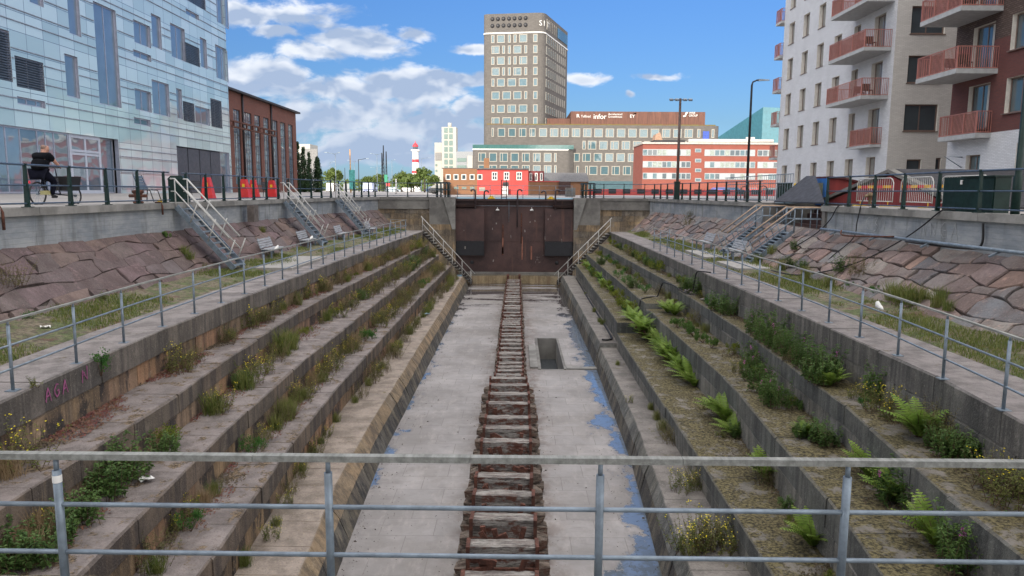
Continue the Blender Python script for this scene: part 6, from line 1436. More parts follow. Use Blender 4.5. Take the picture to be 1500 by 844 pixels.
# ------------------------------------------------------------------ vehicles, signs and masts far off
def car(x,y,rz,colr,lab,van=False,base=ZQ):
    root=empty('van' if van else 'parked_car',(x,y,base),rz,lab,'van' if van else 'car'); m=mat('car_paint_'+lab.split()[0]+lab.split()[1],colr,.3,var=.03,bump=0)
    if van: pf=[(-2.2,.35),(-2.2,1.6),(-2.0,1.8),(1.1,1.8),(1.7,1.15),(2.3,.95),(2.35,.35)]
    else: pf=[(-2.1,.3),(-2.15,.85),(-1.8,1.0),(-1.3,1.42),(.5,1.45),(1.15,.98),(2.05,.82),(2.15,.3)]
    n=len(pf); 
    def side(y,ins): return [(a,y*(1-(.12 if z>1.0 else 0)),z) for a,z in pf]
    mb=MB(); mb.loft(side(-.88,0),side(.88,0)); mb.build('body',[m],root)
    for s in (-1,1):
        q=[(-1.45,.98),(-1.15,1.36),(.45,1.38),(.95,1.0)] if not van else [(.1,1.15),(.1,1.65),(1.0,1.65),(1.4,1.15)]
        MB().loft([(a,s*.80,z) for a,z in q],[(a,s*.86 if z<1.2 else s*.80,z) for a,z in q]).build('side_window',[glass_w],root)
        for xx in (-1.35,1.4): w_=MB().lathe([(.0,-.1),(.33,-.1),(.33,.1),(0,.1)],(xx,s*.8,.33),14,0,'Y').build('wheel',[black],root)
        MB().box(2.1,2.18 if not van else 2.37,s*.75-.12,s*.75+.12,.6,.72).build('headlight',[white],root)
    return root
for px,Y,c,lab,van in ((576,200,(.45,.55,.62),'pale blue car on the far road below the trees',0),(640,150,(.03,.07,.16),'dark blue car behind the left end of the gate',0),(597,230,(.6,.6,.6),'silver grey car passing beyond the pale blue one',0),(488,135,(.7,.7,.7),'white van parked behind the far left railing',1),(543,130,(.50,.55,.75),'lilac white van right of the turquoise banner',1),
    (1070,135,(.05,.07,.2),'dark blue parked car behind the long red wall, middle',0),(1098,135,(.35,.05,.05),'maroon parked car behind the long red wall',0),(1126,135,(.04,.05,.07),'black parked car behind the right end of the red wall',0),(1052,135,(.1,.12,.35),'indigo parked car at the left end of the parking row',0),(648,120,(.02,.025,.03),'black car at the corner of the ochre workshop',0)):
    car((px-757)/FP*Y,Y,rnd.uniform(-.2,.2)+(R(90) if van else 0),c,lab,bool(van))
def pole(px,yt,Y,lab,m=galv,r_=.07,arm=None,name='street_lamp',cat='lamp post',heads=((1,),)):
    a=aty(px,yt,Y); root=empty(name,(a.x,Y,ZQ),0,lab,cat); h=a.z-ZQ
    MB().tube([(0,0,0),(0,0,h)],[r_*1.3,r_*.8],6).build('pole',[m],root)
    if arm:
        for ar in arm: MB().tube([(0,0,h-.1),(ar,0,h+.15)],r_*.6,6).build('arm',[m],root); MB().obox((ar*1.15,0,h+.15),abs(ar)*.22+.2,.2,.1).build('lamp_head',[galv],root)
    return root
pole(491,225,110,'twin-armed pale street lamp beyond the cypress trees',galv,.06,(-1.2,.5)); pole(483,238,140,'faint thin lamp post left of the twin-armed lamp',galv,.05,(.7,))
pole(519,236,150,'pale street lamp just right of the turquoise banner',galv,.07,(1.,-1.)); pole(525,233.5,130,'dark arched street lamp right of the turquoise banner',dark,.07,(1.4,))
pole(552,226,160,'pale twin lamp left of the lattice masts',galv,.07,(1.1,-1.1)); pole(574,235,170,'pale lamp right of the lattice masts',galv,.06,(.6,)); pole(551,246,210,'low distant lamp among the middle trees',galv,.06,(1.2,-1.2))
pole(617,232,200,'distant lamp right of the lighthouse',galv,.08,(2.,)); pole(505,246,120,'thin dark flagpole before the round tree',dark,.05,None,'flag_pole','pole'); pole(588,246,260,'ship mast showing above the middle trees',galv,.05,None,'ship_mast','mast'); pole(590,244,262,'second ship mast showing above the middle trees',galv,.05,None,'ship_mast','mast'); pole(580,262,96,'short striped red and white marker post',white,.1,None,'marker_post','post')
a=aty(512.5,219,96); root=empty('orange_mast',(a.x,96,ZQ),0,'slim orange mast carrying a turquoise banner','banner mast'); h=a.z-ZQ; MB().tube([(0,0,0),(0,0,h)],[.09,.06],8).build('pole',[mat('orange_pole',(.62,.33,.08),.5)],root)
x0=aty(511.5,250,96).x-a.x; x1=aty(520,250,96).x-a.x; z1=aty(515,249,96).z-ZQ; z0=aty(515,277,96).z-ZQ
MB().box(x0,x1,-.13,-.09,z0,z1).build('turquoise_banner',[mat('turquoise_cloth',(.12,.50,.47),.7)],root)
for px,yt,lab in ((561.5,213,'tall dark lattice mast, middle and tallest of three'),(559.4,224,'dark mast left of the tallest lattice mast'),(565.6,222,'dark mast right of the tallest lattice mast')):
    a=aty(px,yt,150); root=empty('lattice_mast',(a.x,150,ZQ),0,lab,'mast'); h=a.z-ZQ; mb=MB()
    for dx,dy in ((-.12,-.1),(.12,-.1),(0,.12)): mb.tube([(dx*2,dy*2,0),(dx*.4,dy*.4,h)],.05,4)
    for k in range(12): z=h*k/12; f=1-.8*k/12; mb.tube([(-.24*f,-.2*f,z),(.24*f,-.2*f,z+h/12)],.025,4)
    mb.build('lattice',[dark],root)
a=aty(563.5,256,120); b_=aty(567.5,267,120); root=empty('green_sign',(a.x+.2,120,ZQ),0,'green road sign on a post among the masts','sign'); MB().box(-.25,.25,-.05,.05,b_.z-ZQ,a.z-ZQ).build('panel',[mat('sign_green',(.01,.28,.16),.5)],root); MB().tube([(0,.06,0),(0,.06,a.z-ZQ)],.05,6).build('post',[galv],root)
a=aty(568.5,267,118); root=empty('red_triangle_sign',(a.x,118,ZQ),0,'small red warning sign right of the green sign','sign'); MB().prism([(-.3,-.02),(.3,-.02),(.3,.02),(-.3,.02)],1.2,1.75).build('panel',[redp],root); MB().tube([(0,.03,0),(0,.03,1.7)],.04,6).build('post',[galv],root)
# ------------------------------------------------------------------ trees
lf_d=leafmat('cypress_leaves',(.013,.034,.014),(.028,.06,.02),.1); lf_t=leafmat('lime_tree_leaves',(.06,.10,.022),(.12,.16,.04),.25)
bark=mat('bark',(.09,.07,.055),.9)
def tree(px,pb,pt,Y,wpx,lab,kind,n=2200):
    base=aty(px,pb,Y); h=aty(px,pt,Y).z-ZQ; w_=wpx/FP*Y; rt=random.Random(int(px*7+Y))
    root=empty('cypress_tree' if kind=='c' else 'tree',(base.x,Y,ZQ),0,lab,'tree')
    MB().tube([(0,0,0),(0,0,h*.35),(.1,0,h*.6)],[.035*h,.025*h,.012*h],8).build('trunk',[bark],root)
    mb=MB(); cl=[]
    if kind=='c':
        for k in range(46):
            u=rt.random(); z=h*(.04+.94*u); r_=w_*.5*(1-u)**.65*min(1,.55+u*3); a=rt.random()*6.28; q=r_*rt.uniform(.35,.85); cl.append((q*math.cos(a)*.8,q*math.sin(a)*.8,z,max(.14*w_,.5*r_+.1*w_),1.7))
    else:
        for k in range(34):
            a=rt.random()*6.28; ph=rt.uniform(-.55,1.); q=rt.uniform(.35,.8); c_=math.sqrt(max(0,1-min(1,abs(ph))**2))
            cl.append((w_*.5*q*c_*math.cos(a),w_*.5*q*c_*math.sin(a),h*(.60+.34*ph*q),w_*rt.uniform(.10,.19),.85))
    sz=max(.05*w_,.12)
    for i in range(n):
        x,y,z,r_,k=cl[rt.randrange(len(cl))]; v=Vector((rt.gauss(0,1),rt.gauss(0,1),rt.gauss(0,1))).normalized()*(r_*rt.uniform(.55,1.08)); p=Vector((x+v.x,y+v.y,z+v.z*k))
        if p.z<.2: continue
        t1=(v.normalized()+Vector((rt.uniform(-.7,.7),rt.uniform(-.7,.7),rt.uniform(-.7,.7)))).normalized(); a=t1.orthogonal().normalized(); b_=t1.cross(a); s_=sz*rt.uniform(.5,1.2); an=rt.random()*3; a,b_=a*math.cos(an)+b_*math.sin(an),b_*math.cos(an)-a*math.sin(an)
        mb.add([p-a*s_,p-b_*s_*.6,p+a*s_,p+b_*s_*.6],[(0,1,2,3)])
    mb.build('crown',[lf_d if kind=='c' else lf_t],root)
tree(446,278,216,92,19,'dark columnar cypress nearest the brick hall','c',3200); tree(438,278,208,90,12,'dark cypress half hidden by the brick hall corner','c',2400); tree(454,278,224,96,13,'slim dark cypress between two others','c',2400); tree(466,279,231,93,20,'broad dark cypress standing farthest right of the group','c',3400)
tree(490,281,241,118,33,'round sunlit tree right of the cypresses','r',2600)
for px,pt,w_,Y,lab in ((538,256,26,170,'low tree right of the turquoise banner'),(556,253,26,175,'low tree behind the lattice masts'),(588,249,32,180,'rounded tree left of the lighthouse'),(606,250,26,190,'tree in front of the lighthouse foot'),(622,241,32,160,'tallest sunlit tree between lighthouse and white block'),(603,257,44,150,'wide low tree below the lighthouse'),(635,252,24,150,'low tree touching the white block foot')):
    tree(px,282,pt,Y,w_,lab,'r',1700)
# distant belt closing the horizon
mb=MB(); rt=random.Random(5)
for i in range(9000):
    x=rt.uniform(-330,260); y=rt.uniform(420,470); z=rt.random()**1.5*(6.5+3*noise.noise(Vector((x*.03,0,0)))); s_=rt.uniform(.6,1.4); a=rt.random()*3
    mb.add([(x-s_*math.cos(a),y-s_*math.sin(a),z-s_*.5),(x+s_*math.cos(a),y+s_*math.sin(a),z-s_*.5),(x+s_*.4,y,z+s_*.7)],[(0,1,2)])
tag(mb.build('far_woodland',[lf_t]),'low belt of far green woodland closing the horizon','woodland',None,'stuff')
# ------------------------------------------------------------------ vegetation
lf_n=leafmat('weed_leaves_dark',(.06,.12,.032),(.12,.20,.055),.3); lf_f=leafmat('fern_leaves',(.11,.20,.035),(.22,.33,.06),.35); lf_g=leafmat('grass_green',(.09,.135,.03),(.21,.22,.07),.3)
lf_s=leafmat('shrub_leaves_fresh',(.035,.11,.025),(.07,.17,.035),.2); lf_y=leafmat('shrub_leaves_yellowish',(.10,.15,.02),(.19,.21,.03),.3); dryg=leafmat('dry_grass_straw',(.26,.18,.10),(.33,.25,.15),.2); lf_gr=leafmat('weed_leaves_grey',(.11,.13,.05),(.23,.21,.10),.3)
fl_y=mat('yellow_petals',(.82,.70,.015),.6,var=.1,bump=0); fl_m=mat('magenta_petals',(.55,.10,.42),.6,var=.15,bump=0); sed_m=leafmat('red_stonecrop',(.13,.038,.034),(.14,.09,.05),.1); stem_r=mat('reddish_stem',(.12,.07,.04),.8,bump=0)
rv=random.Random(21)
def leafq(mb,p,d,L,w_,mi=0,droop=.3):
    d=d.normalized(); s=d.cross(Vector((0,0,1))); s=s.normalized() if s.length>.05 else Vector((1,0,0)); m=p+d*L*.5+Vector((0,0,L*.06)); e=p+d*L-Vector((0,0,L*droop))
    mb.add([p,m-s*w_,e,m+s*w_],[(0,1,2),(0,2,3)],mi)
def stalk(mb,p,d,L,r_,mi,bend=.25,n=4):
    pts=[]; q=Vector(p); v=d.normalized()
    for k in range(n+1): pts.append(q.copy()); q=q+v*L/n; v=(v+Vector((rv.uniform(-bend,bend),rv.uniform(-bend,bend),0))*.5).normalized()
    mb.tube(pts,[r_*(1-.7*k/n) for k in range(n+1)],3,mi,False); return pts
def along(pts,u):
    f=u*(len(pts)-1); i=min(int(f),len(pts)-2); return pts[i].lerp(pts[i+1],f-i)
def rd(up=1.,spread=.3):
    a=rv.random()*6.283; return Vector((math.cos(a)*spread,math.sin(a)*spread,up))
def P_leafy(leaf,h,ns,nl,L,w_,rad,spread=.25,flower=None):
    mb=MB(); fm=MB()
    for i in range(ns):
        a=rv.random()*6.283; q=rad*math.sqrt(rv.random()); hh=h*rv.uniform(.55,1.05); pts=stalk(mb,(q*math.cos(a),q*math.sin(a),0),rd(1,spread*(.4+q/rad)),hh,.006,1)
        for k in range(nl):
            u=rv.uniform(.12,1); p=along(pts,u); d=rd(rv.uniform(-.1,.7),1.); leafq(mb,p,d,L*rv.uniform(.6,1.2)*(1.15-.5*u),w_*rv.uniform(.7,1.2))
        if flower=='m' and rv.random()<.03:
            for k in range(26): u=.86+.4*k/26; p=pts[-1]+(pts[-1]-pts[-2]).normalized()*(u-.9)*h*.35+rd(0,.028*(1-k/32)); leafq(fm,p,rd(.4,1),.035,.014)
        if flower=='y' and rv.random()<.42:
            for k in range(rv.randint(2,4)): 
                p=pts[-1]+Vector((rv.uniform(-.09,.09),rv.uniform(-.09,.09),rv.uniform(-.07,.05))); s_=rv.uniform(.009,.016)
                fm.add([p+Vector((s_*math.cos(t_),s_*math.sin(t_),.004*(j%2))) for j,t_ in enumerate([x*1.0472 for x in range(6)])],[(0,1,2,3,4,5)]); fm.add([p+Vector((0,-s_,-s_*.4)),p+Vector((s_,0,0)),p+Vector((0,0,s_*.9)),p+Vector((-s_,0,0))],[(0,1,2,3)])
    return mb,[leaf,stem_r],fm,(fl_m if flower=='m' else fl_y)
def P_grass(leaf,h,n,rad):
    mb=MB()
    for i in range(n):
        a=rv.random()*6.283; q=rad*rv.random(); b_=Vector((q*math.cos(a),q*math.sin(a),0)); d=rd(1,rv.uniform(.05,.5)); hh=h*rv.uniform(.5,1.1); s=Vector((rv.uniform(-1,1),rv.uniform(-1,1),0)).normalized()*.0045; m=b_+d.normalized()*hh*.6; e=b_+d.normalized()*hh+Vector((d.x,d.y,-.25))*hh*.25
        mb.add([b_-s,b_+s,m+s,e,m-s],[(0,1,2,4),(4,2,3)])
    return mb,[leaf],MB(),None
def P_fern(h=.62,nf=13):
    mb=MB()
    for i in range(nf):
        a=i*6.283/nf+rv.uniform(-.25,.25); L=h*rv.uniform(.75,1.15); el_=rv.uniform(.85,1.5); n=15; pts=[]; q=Vector((0,0,0)); e=el_
        for k in range(n+1): pts.append(q.copy()); q=q+Vector((math.cos(a)*math.cos(e),math.sin(a)*math.cos(e),math.sin(e)))*L/n; e-=.068
        mb.tube(pts[::3],[.006]*len(pts[::3]),3,1,False)
        for k in range(1,n+1):
            d=(pts[k]-pts[k-1]).normalized(); s=d.cross(Vector((0,0,1))).normalized(); w_=L*.24*math.sin(math.pi*min(1,(k+.6)/(n+1.2)))**.8*(1-.25*k/n)
            for sg in (-1,1):
                t_=s*sg*w_+d*w_*.35-Vector((0,0,w_*.18)); c_=d*L/n*.46
                mb.add([pts[k]-c_,pts[k]+c_,pts[k]+t_+c_*.25,pts[k]+t_-c_*.25],[(0,1,2,3)])
    for k in range(6): # brown dead fronds below
        a=rv.random()*6.283; leafq(mb,Vector((0,0,.02)),Vector((math.cos(a),math.sin(a),-.3)),.22,.02,1,.6)
    return mb,[lf_f,stem_r],MB(),None
def P_shrub(leaf,h,n,L):
    mb=MB(); cl=[(rv.uniform(-.5,.5)*h,rv.uniform(-.5,.5)*h,h*rv.uniform(.3,.8),h*rv.uniform(.2,.34)) for _ in range(9)]
    for c in cl: mb.tube([(0,0,0),(c[0]*.5,c[1]*.5,c[2]*.5),c[:3]],[.008,.006,.003],3,1,False)
    for i in range(n):
        x,y,z,r_=cl[rv.randrange(9)]; v=Vector((rv.gauss(0,1),rv.gauss(0,1),rv.gauss(0,1))).normalized()*r_*rv.uniform(.4,1); leafq(mb,Vector((x,y,max(.02,z+v.z)))+Vector((v.x,v.y,0)),v+Vector((0,0,.3)),L*rv.uniform(.6,1.2),L*.3)
    return mb,[leaf,stem_r],MB(),None
KIND={ # builder, name, phrase, category
 'rag':(lambda:P_leafy(lf_g,.72,26,26,.07,.010,.34,.38,'y'),'ragwort','yellow flowered ragwort clump','flowering weed'),
 'net':(lambda:P_leafy(lf_n,.75,22,34,.11,.024,.32,.22),'leafy_weed','dark leafy upright weed clump','weed'),
 'fw':(lambda:P_leafy(lf_n,1.0,20,44,.12,.016,.34,.2,'m'),'fireweed','dark green fireweed clump with magenta spikes','flowering weed'),
 'gw':(lambda:P_leafy(lf_gr,.85,30,26,.065,.009,.38,.36,None),'seeding_weed','grey green seeding weed clump','weed'),
 'fern':(lambda:P_fern(.76,22),'fern','bright green fern','fern'),
 'gr':(lambda:P_grass(lf_g,.55,190,.2),'grass_tuft','green grass tuft','grass'),
 'dg':(lambda:P_grass(dryg,.75,300,.35),'dry_grass_tuft','straw coloured dry grass tuft','grass'),
 'sh':(lambda:P_shrub(lf_s,.55,620,.06),'small_shrub','fresh green small shrub','shrub'),
 'ys':(lambda:P_shrub(lf_y,.6,620,.065),'small_shrub','yellowish green small shrub','shrub'),
 'iv':(lambda:P_shrub(lf_n,.36,420,.075),'creeping_weed','low dark creeping weed','weed'),
 'dot':(lambda:P_leafy(lf_g,.25,7,14,.06,.012,.10,.5),'weed_seedling','little green weed seedling','weed')}
PROTO={}
for k,(f,nm,ph,ct) in KIND.items():
    PROTO[k]=[]
    for i in range(3):
        mb,ms,fm,fmm=f(); PROTO[k].append((mb.mesh(nm,ms),fm.mesh('flower_heads',[fmm]) if fm.v else None))
placed=[]
def put(k,x,y,z,s,where): placed.append((k,x,y,z,s,where))
LN={1:'upper ledge',2:'second ledge',3:'third ledge',4:'bench step',0:'terrace edge'}
def pp(side,t,k,lst):
    for it in lst:
        px,py=it[0],it[1]; s=it[2] if len(it)>2 else 1.
        z=(ZL if side<0 else ZRn)[t]; q=atz(px,py,z)
        if side>0 and q.y>YJ: z=ZRf[t]; q=atz(px,py,z)
        # keep it on its tread
        if t>0:
            xo=abs(EX(side,t,q.y)); xi=abs(EX(side,t-1,q.y)); x=min(max(abs(q.x),xo+.08),xi-.05)*side
        else: x=q.x
        put(k,x,q.y,z,s,(side,t))
# left
pp(-1,1,'rag',[(30,690,1.0),(262,545,.95),(352,482,1.0),(375,462,.9),(335,500,.5),(432,436,1.),(452,428,1.),(478,410,.9),(572,372,.9),(590,362,.9)])
pp(-1,1,'gw',[(275,540,.6),(350,475,.8),(410,448,.9),(440,425,1.0),(465,415,1.),(552,380,1.),(605,355,1.0),(618,350,1.)])
pp(-1,1,'dg',[(505,402,.9),(520,396,1.1),(533,390,.9),(12,700,.6)])
pp(-1,1,'gr',[(366,470,.9),(420,445,1.0),(395,455,.7),(595,360,1.2)])
pp(-1,2,'net',[(150,735,.95),(175,712,1.0),(200,700,.8),(60,830,.7),(120,770,.8),(20,836,.8),(245,668,.7),(85,800,.7)])
pp(-1,2,'dg',[(25,800,.8),(60,790,.8),(40,820,.7)])
pp(-1,2,'rag',[(320,603,.8),(365,562,1.0),(385,548,.95),(498,465,.9),(520,448,.9),(540,437,.9),(15,780,.6),(575,410,1.)])
pp(-1,2,'gr',[(312,606,1.),(360,570,1.1),(412,520,1.6),(425,512,1.4),(480,470,1.)])
pp(-1,2,'gw',[(400,530,.8),(510,455,1.),(552,430,1.),(568,420,1.1),(590,405,1.2),(602,396,1.2),(616,385,1.3),(628,378,1.3),(635,372,1.2)])
pp(-1,3,'sh',[(280,778,.62),(372,668,.75),(536,500,.95),(545,497,.8),(618,420,.9),(622,416,.8)])
pp(-1,3,'gr',[(405,630,.9),(418,615,1.2),(425,608,1.),(445,585,.7),(470,560,.7),(520,512,.7),(230,840,.7)])
pp(-1,3,'rag',[(240,760,.7),(440,590,.9),(468,560,1.),(488,540,1.),(505,520,1.),(556,480,1.),(570,468,1.),(585,452,1.),(600,440,1.),(225,780,.5)])
pp(-1,3,'gw',[(455,575,.8),(480,548,1.),(515,515,.9),(560,474,.9),(575,462,1.),(592,446,1.),(607,432,1.1),(632,405,1.2),(640,400,1.2),(625,412,1.),(645,396,1.)])
pp(-1,4,'rag',[(432,700,.6),(446,668,.6),(418,740,.5),(398,790,.5),(470,640,.5)])
pp(-1,4,'gr',[(405,770,.5),(440,690,.5),(455,670,.5),(492,618,.6),(520,590,.6),(470,650,.4),(540,565,.6),(560,540,.7),(585,510,.8),(600,490,.8),(620,465,.8)])
pp(-1,4,'gw',[(545,560,.8),(560,545,.9),(575,525,.9),(592,500,.9),(608,480,.9),(635,445,.9),(645,430,.9)])
pp(-1,4,'rag',[(552,552,.7),(580,518,.8),(600,488,.8),(625,458,.8),(650,425,.7)])
# shrub growing from the coping joint
q=atz(172,512,ZT-.25); put('sh',-7.62,12.9,ZT-.35,.85,(-1,0))
put('dot',-7.45,10.9,ZT,.8,(-1,0)); 
# right
pp(1,1,'ys',[(925,372,1.2),(948,384,1.2),(938,378,1.),(962,398,1.3),(905,356,1.)])
pp(1,1,'net',[(1003,425,.9),(1020,432,.9),(1050,455,1.),(1066,462,1.),(1192,560,.9),(1205,562,1.),(1215,555,.9),(1388,672,.7),(1412,676,.7),(1372,655,.6)])
pp(1,1,'fw',[(1105,490,.85),(1118,500,.8),(1130,508,.9),(1145,518,.7),(1160,528,.8),(1175,540,.75),(1200,556,.95),(1303,585,.8)])
pp(1,1,'sh',[(955,388,1.),(1040,448,.6),(1265,598,.4)])
pp(1,1,'fern',[(1345,640,1.0),(1215,565,.6)])
pp(1,1,'rag',[(1290,605,.8),(1310,615,.7),(1465,720,.8),(1480,740,.9),(1255,585,.5)])
pp(1,1,'gw',[(1360,640,.9),(1385,655,.9),(1160,530,.6),(1320,620,.7),(1450,715,.7)])
pp(1,1,'gr',[(1185,555,.8),(1395,665,.8),(880,340,1.)])
pp(1,2,'net',[(880,388,.9),(928,422,.9),(1188,645,.8),(1210,652,.7)])
pp(1,2,'sh',[(920,420,1.),(905,408,.9),(945,430,.8)])
pp(1,2,'fern',[(978,458,1.05),(988,462,.9),(1278,700,.85),(1372,800,.9),(1180,640,.5),(1320,735,.8)])
pp(1,2,'iv',[(992,480,1.),(1005,486,1.),(1015,493,1.1),(1030,502,1.),(1042,510,.9),(1180,600,.6),(1165,640,.6)])
pp(1,2,'fw',[(1105,558,.8),(1115,575,.85),(1125,592,.85),(1140,598,.8),(1100,545,.9),(1325,740,.8),(1432,840,.9)])
pp(1,2,'rag',[(1080,545,.5),(1260,680,.5)])
pp(1,3,'ys',[(905,443,1.1),(912,452,1.1),(925,462,1.1),(890,425,1.)])
pp(1,3,'fern',[(950,497,1.1),(966,508,1.15),(982,522,1.15),(995,535,1.1),(1017,553,1.05),(941,484,1.),(1072,615,1.),(1033,566,.8),(925,468,.9),(945,490,1.15),(958,500,1.2),(975,515,1.2),(990,530,1.15),(1008,545,1.1),(1025,560,1.0),(935,478,1.),(1065,610,1.1),(1082,622,1.05),(1095,636,.9),(1125,702,.9),(1212,800,1.0),(1000,528,1.)])
pp(1,3,'sh',[(918,458,.9),(1180,745,.4)])
pp(1,3,'net',[(1185,752,.5),(870,405,.8),(1085,640,.6)])
pp(1,3,'dot',[(1030,600,1.),(1055,640,1.)])
pp(1,4,'rag',[(1000,720,.8),(1030,716,.6),(1010,808,.9),(1035,802,1.0),(1060,806,.95),(985,812,.6),(915,590,.35)])
pp(1,4,'gw',[(1045,712,.6),(1025,800,.8),(1050,800,.8),(980,640,.7),(990,650,.6)])
pp(1,4,'gr',[(955,600,.6),(965,615,.6),(975,630,.7),(905,535,.5)])
# slopes and terraces: sparse weeds
for (px,py,k,s) in ((45,470,'sh',.5),(245,350,'iv',.8),(270,372,'gr',.8),(278,380,'gr',.8),(300,392,'dot',1.),(15,420,'gw',.8),(150,440,'dot',1.2),(385,340,'gr',.7)):
    q=None
    # intersect the left slope plane
    r=ray(px,py); best=min(((abs((XQ(-1,r.y*kk)+.25*-1)+(r.z*kk-ZTOP[-1])/(ZFT[-1]-ZTOP[-1])*((FX(-1,r.y*kk))-(XQ(-1,r.y*kk)-.25))-r.x*kk),kk) for kk in [x*.1 for x in range(100,450)]),key=lambda a:a[0])
    kk=best[1]; put(k,r.x*kk,r.y*kk,r.z*kk,s,(-1,9))
for (px,py,k,s) in ((1130,372,'gr',1.),(1158,390,'net',.6),(1175,395,'net',.6),(1165,366,'net',.6),(1232,400,'fw',.6),(1255,404,'gw',.9),(1308,440,'gr',1.1),(1320,444,'gr',1.25),(1335,446,'gr',1.2),(1352,438,'gr',.8),(1372,450,'gr',.8),(1388,455,'gr',.6),(1280,430,'sh',.5),(1245,420,'sh',.4),(1180,418,'gr',1.),(1215,425,'gr',1.),(1378,440,'gr',.8),(1110,385,'gr',1.),(1145,395,'gr',1.),(1010,320,'gw',.9),(1008,330,'gw',.8)):
    r=ray(px,py); best=min(((abs((XQ(1,r.y*kk)+.25)+(r.z*kk-ZTOP[1])/(ZFT[1]-ZTOP[1])*((FX(1,r.y*kk))-(XQ(1,r.y*kk)+.25))-r.x*kk),kk) for kk in [x*.1 for x in range(100,550)]),key=lambda a:a[0])
    kk=best[1]; put(k,r.x*kk,r.y*kk,max(ZFT[1],r.z*kk),s,(1,9))
# more weeds along the joints, thicker towards the gate
for side,t,ks,dens_ in ((-1,1,['rag','gw','gr','gw','dg','ys'],1.35),(-1,2,['gw','rag','gr','ys','net'],1.3),(-1,3,['gw','rag','gr','gw','dg'],1.2),(-1,4,['gr','gw'],.55),(1,1,['gw','rag','ys','net','gr'],.85),(1,2,['gw','ys','fern','sh','gr'],.95),(1,3,['ys','ys','fern','fern','gw','sh'],1.1),(1,4,['gr'],.2)):
    y=10.
    while y<53:
        far=(y-24)/28 if y>24 else -.3
        if rv.random()<dens_*(.25+.75*max(0,far)):
            xi=abs(EX(side,t-1,y)); xo=abs(EX(side,t,y)); x=xi-rv.uniform(.05,.25+.45*max(0,far)*(side<0)); put(rv.choice(ks),side*max(x,xo+.1),y,ZZ(side,t,y),rv.uniform(.35,.85)*(1+.5*max(0,far)*(side<0)),(side,t))
        y+=rv.uniform(.35,.8)
placed.sort(key=lambda a:a[2]); cnt={}
for k,x,y,z,s,wh in placed:
    nm,ph,ct=KIND[k][1:]
    side,t=wh; key=(ph,side,t); cnt[key]=cnt.get(key,0)+1
    place=('left ' if side<0 else 'right ')+(LN[t] if t in LN else 'stone slope')
    me,fm=PROTO[k][rv.randrange(3)]
    o=bpy.data.objects.new(nm,me); COL.objects.link(o); o.location=(x,y,z-.01); o.rotation_euler=(0,0,rv.random()*6.28); sc_=s*rv.uniform(.92,1.08); o.scale=(sc_,sc_,sc_*rv.uniform(.9,1.1))
    tag(o,ph+' on the '+place+', '+ordn(cnt[key])+' from the camera',ct,ph+'s along the dock')
    if fm: c=bpy.data.objects.new('flower_heads',fm); COL.objects.link(c); c.parent=o
# grass of the terraces, red stonecrop mats and debris: nobody could count these
for side in (-1,1):
    mb=MB()
    for i in range(30000):
        y=8+48*rv.random()**1.7; x0=abs(EX(side,0,y))+1.4; x1=abs(FX(side,y))+.2; x=x0+(x1-x0)*rv.random()
        nn=noise.noise(Vector((x*.55*side,y*.55,3.7)))+.35*noise.noise(Vector((x*2.2,y*2.2,1)))
        if nn<(-.02 if side<0 else -.06): continue
        u=(x-x0)/(x1-x0); z=ZT-.03+u*(ZFT[side]-ZT+.05); h=rv.uniform(.03,.10)*(1+max(0,nn)*2.2); a=rv.random()*3.14; dx,dy=math.cos(a)*.006*(1+y*.04),math.sin(a)*.006*(1+y*.04); l=Vector((rv.uniform(-.5,.5),rv.uniform(-.5,.5),1))*h
        X=side*x; mb.add([(X-dx,y-dy,z),(X+dx,y+dy,z),(X+l.x,y+l.y,z+l.z)],[(0,1,2)])
    tag(mb.build('terrace_grass',[lf_g]),'short patchy grass growing on the '+('left' if side<0 else 'right')+' terrace','grass',None,'stuff')
mb=MB(); mb2=MB(); mb3=MB()
for i in range(60000):
    side=-1 if rv.random()<.6 else 1; t=rv.choice((1,1,2,3)); y=8+40*rv.random()**1.5; xi=abs(EX(side,t-1,y)); xo=abs(EX(side,t,y)); f=rv.random()**2*.55; x=xi-f*(xi-xo)
    n_=noise.noise(Vector((y*.45,t*5.1,side*3.)))+.3*noise.noise(Vector((x*3,y*3,9)))-f*.55
    z=ZZ(side,t,y); s_=rv.uniform(.012,.032); a=rv.random()*3.14
    if side<0:
        if n_<-.17: continue
        m_=mb if noise.noise(Vector((y*.8,t*2.,7)))>-.15 else mb3
    else:
        if n_<-.03: continue
        m_=mb3
    p=Vector((side*x,y,z+rv.uniform(.0,.05))); v=Vector((math.cos(a)*s_,math.sin(a)*s_,rv.uniform(-.2,.8)*s_)); w3=Vector((-math.sin(a)*s_*.5,math.cos(a)*s_*.5,.3*s_)); m_.add([p-v,p-w3,p+v,p+w3],[(0,1,2,3)])
tag(mb.build('stonecrop_mat',[sed_m]),'red brown stonecrop creeping along the backs of the left ledges','ground cover',None,'stuff')
tag(mb3.build('leaf_litter',[dryg if False else mat('brown_litter',(.10,.075,.045),.9,bump=0)]),'brown dead leaves and twigs lying on the dock ledges','litter',None,'stuff')
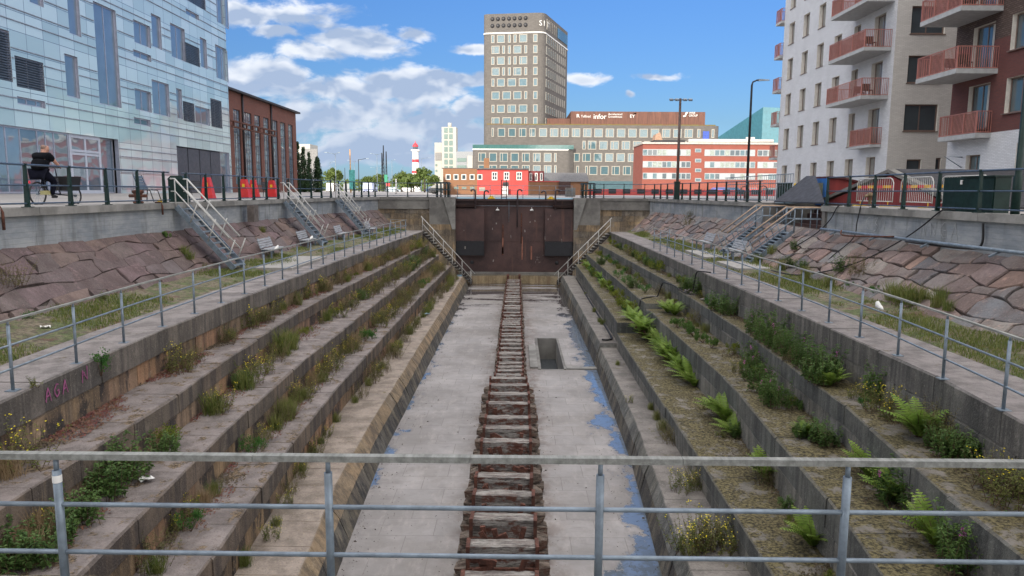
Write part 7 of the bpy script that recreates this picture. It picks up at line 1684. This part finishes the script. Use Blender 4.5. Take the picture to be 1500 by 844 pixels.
# grit, chips and splinters on the dock floor
mb=MB(); gm=mat('floor_grit',(.10,.085,.075),.9,bump=0)
for i in range(2400):
    y=11+44*rv.random()**1.6; xl,xr=EX(-1,5,y),EX(1,5,y); e=rv.random(); x=(xl+.02+rv.random()**2*.9) if e<.33 else ((xr-.02-rv.random()**2*.9) if e<.6 else (-.24+rv.choice((-1,1))*rv.uniform(.6,1.3) if e<.85 else rv.uniform(xl,xr)))
    s_=rv.uniform(.006,.02)*(1 if rv.random()<.93 else 2.2); a=rv.random()*3; p=Vector((x,y,ZF+.004)); v=Vector((math.cos(a)*s_,math.sin(a)*s_,0)); q=Vector((-math.sin(a)*s_*.5,math.cos(a)*s_*.5,0))
    mb.add([p-v,p-q,p+v,p+q,p+Vector((0,0,s_*.7))],[(0,1,4),(1,2,4),(2,3,4),(3,0,4)])
tag(mb.build('floor_grit',[gm]),'dark grit and splinters scattered over the dock floor','debris',None,'stuff')
# small litter
def litter(px,py,z,s,lab,m,nm='litter'):
    q=atz(px,py,z); mb=MB(); vs=[]
    for i in range(5):
        for j in range(5): vs.append(((i-2)*s*.25+rv.uniform(-.02,.02),(j-2)*s*.2+rv.uniform(-.02,.02),.02+rv.uniform(0,s*.35)))
    mb.add(vs,[(i*5+j,(i+1)*5+j,(i+1)*5+j+1,i*5+j+1) for i in range(4) for j in range(4)]); tag(mb.build(nm,[m],None,q),lab,'litter')
litter(215,706,ZL[2],.2,'crumpled white paper on the left second ledge in the weeds',white,'crumpled_paper'); litter(624,462,ZL[4],.35,'flat pale blue plastic bag on the left bench step',mat('pale_blue_plastic',(.35,.5,.6),.3),'plastic_bag')
litter(67,482,ZT+.05,.2,'white scrap of paper on the left terrace grass',white,'paper_scrap'); litter(898,421,ZRf[3],.2,'white scrap near shrubs on the right third ledge',white,'paper_scrap')
for px,py,lab in ((405,365,'white gull resting on the nearest left bench'),(456,350,'white gull resting on the second left bench')):
    q=atz(px,py,-2.5); mb=MB(); mb.tube([(0,-.22,0),(0,-.1,.03),(0,.05,.05),(0,.14,.09),(0,.19,.13),(0,.24,.12)],[.015,.06,.075,.05,.035,.01],10); tag(mb.build('gull',[white],None,q),lab,'bird')
q=Vector((7.5,atz(1201,430,ZT+1).y,ZT+.72)); mb=MB(); mb.tube([(0,-.16,-.02),(0,-.05,.0),(0,.05,.03),(0,.09,.09),(0,.13,.08)],[.012,.05,.06,.04,.01],10); tag(mb.build('gull',[white],None,q),'white gull perched on the right terrace railing','bird')
# stones fallen on the right upper ledge
for k,(px,py) in enumerate(((1012,425),(1020,432),(1030,440),(1040,447),(1024,428))):
    q=atz(px,py,ZRn[1]); mb=MB(); s_=rv.uniform(.12,.25); mb.lathe([(0,0),(s_,.02),(s_*.8,s_*.5),(0,s_*.65)],(0,0,0),7); o=mb.build('fallen_stone',[sl_r],None,(min(max(q.x,EX(1,1,q.y)+.2),EX(1,0,q.y)-.2),q.y,ZRn[1])); o.rotation_euler=(.1,.1,k); tag(o,'loose fallen stone on the right upper ledge, '+ordn(k+1)+' from the gate','stone','loose stones on the right upper ledge')
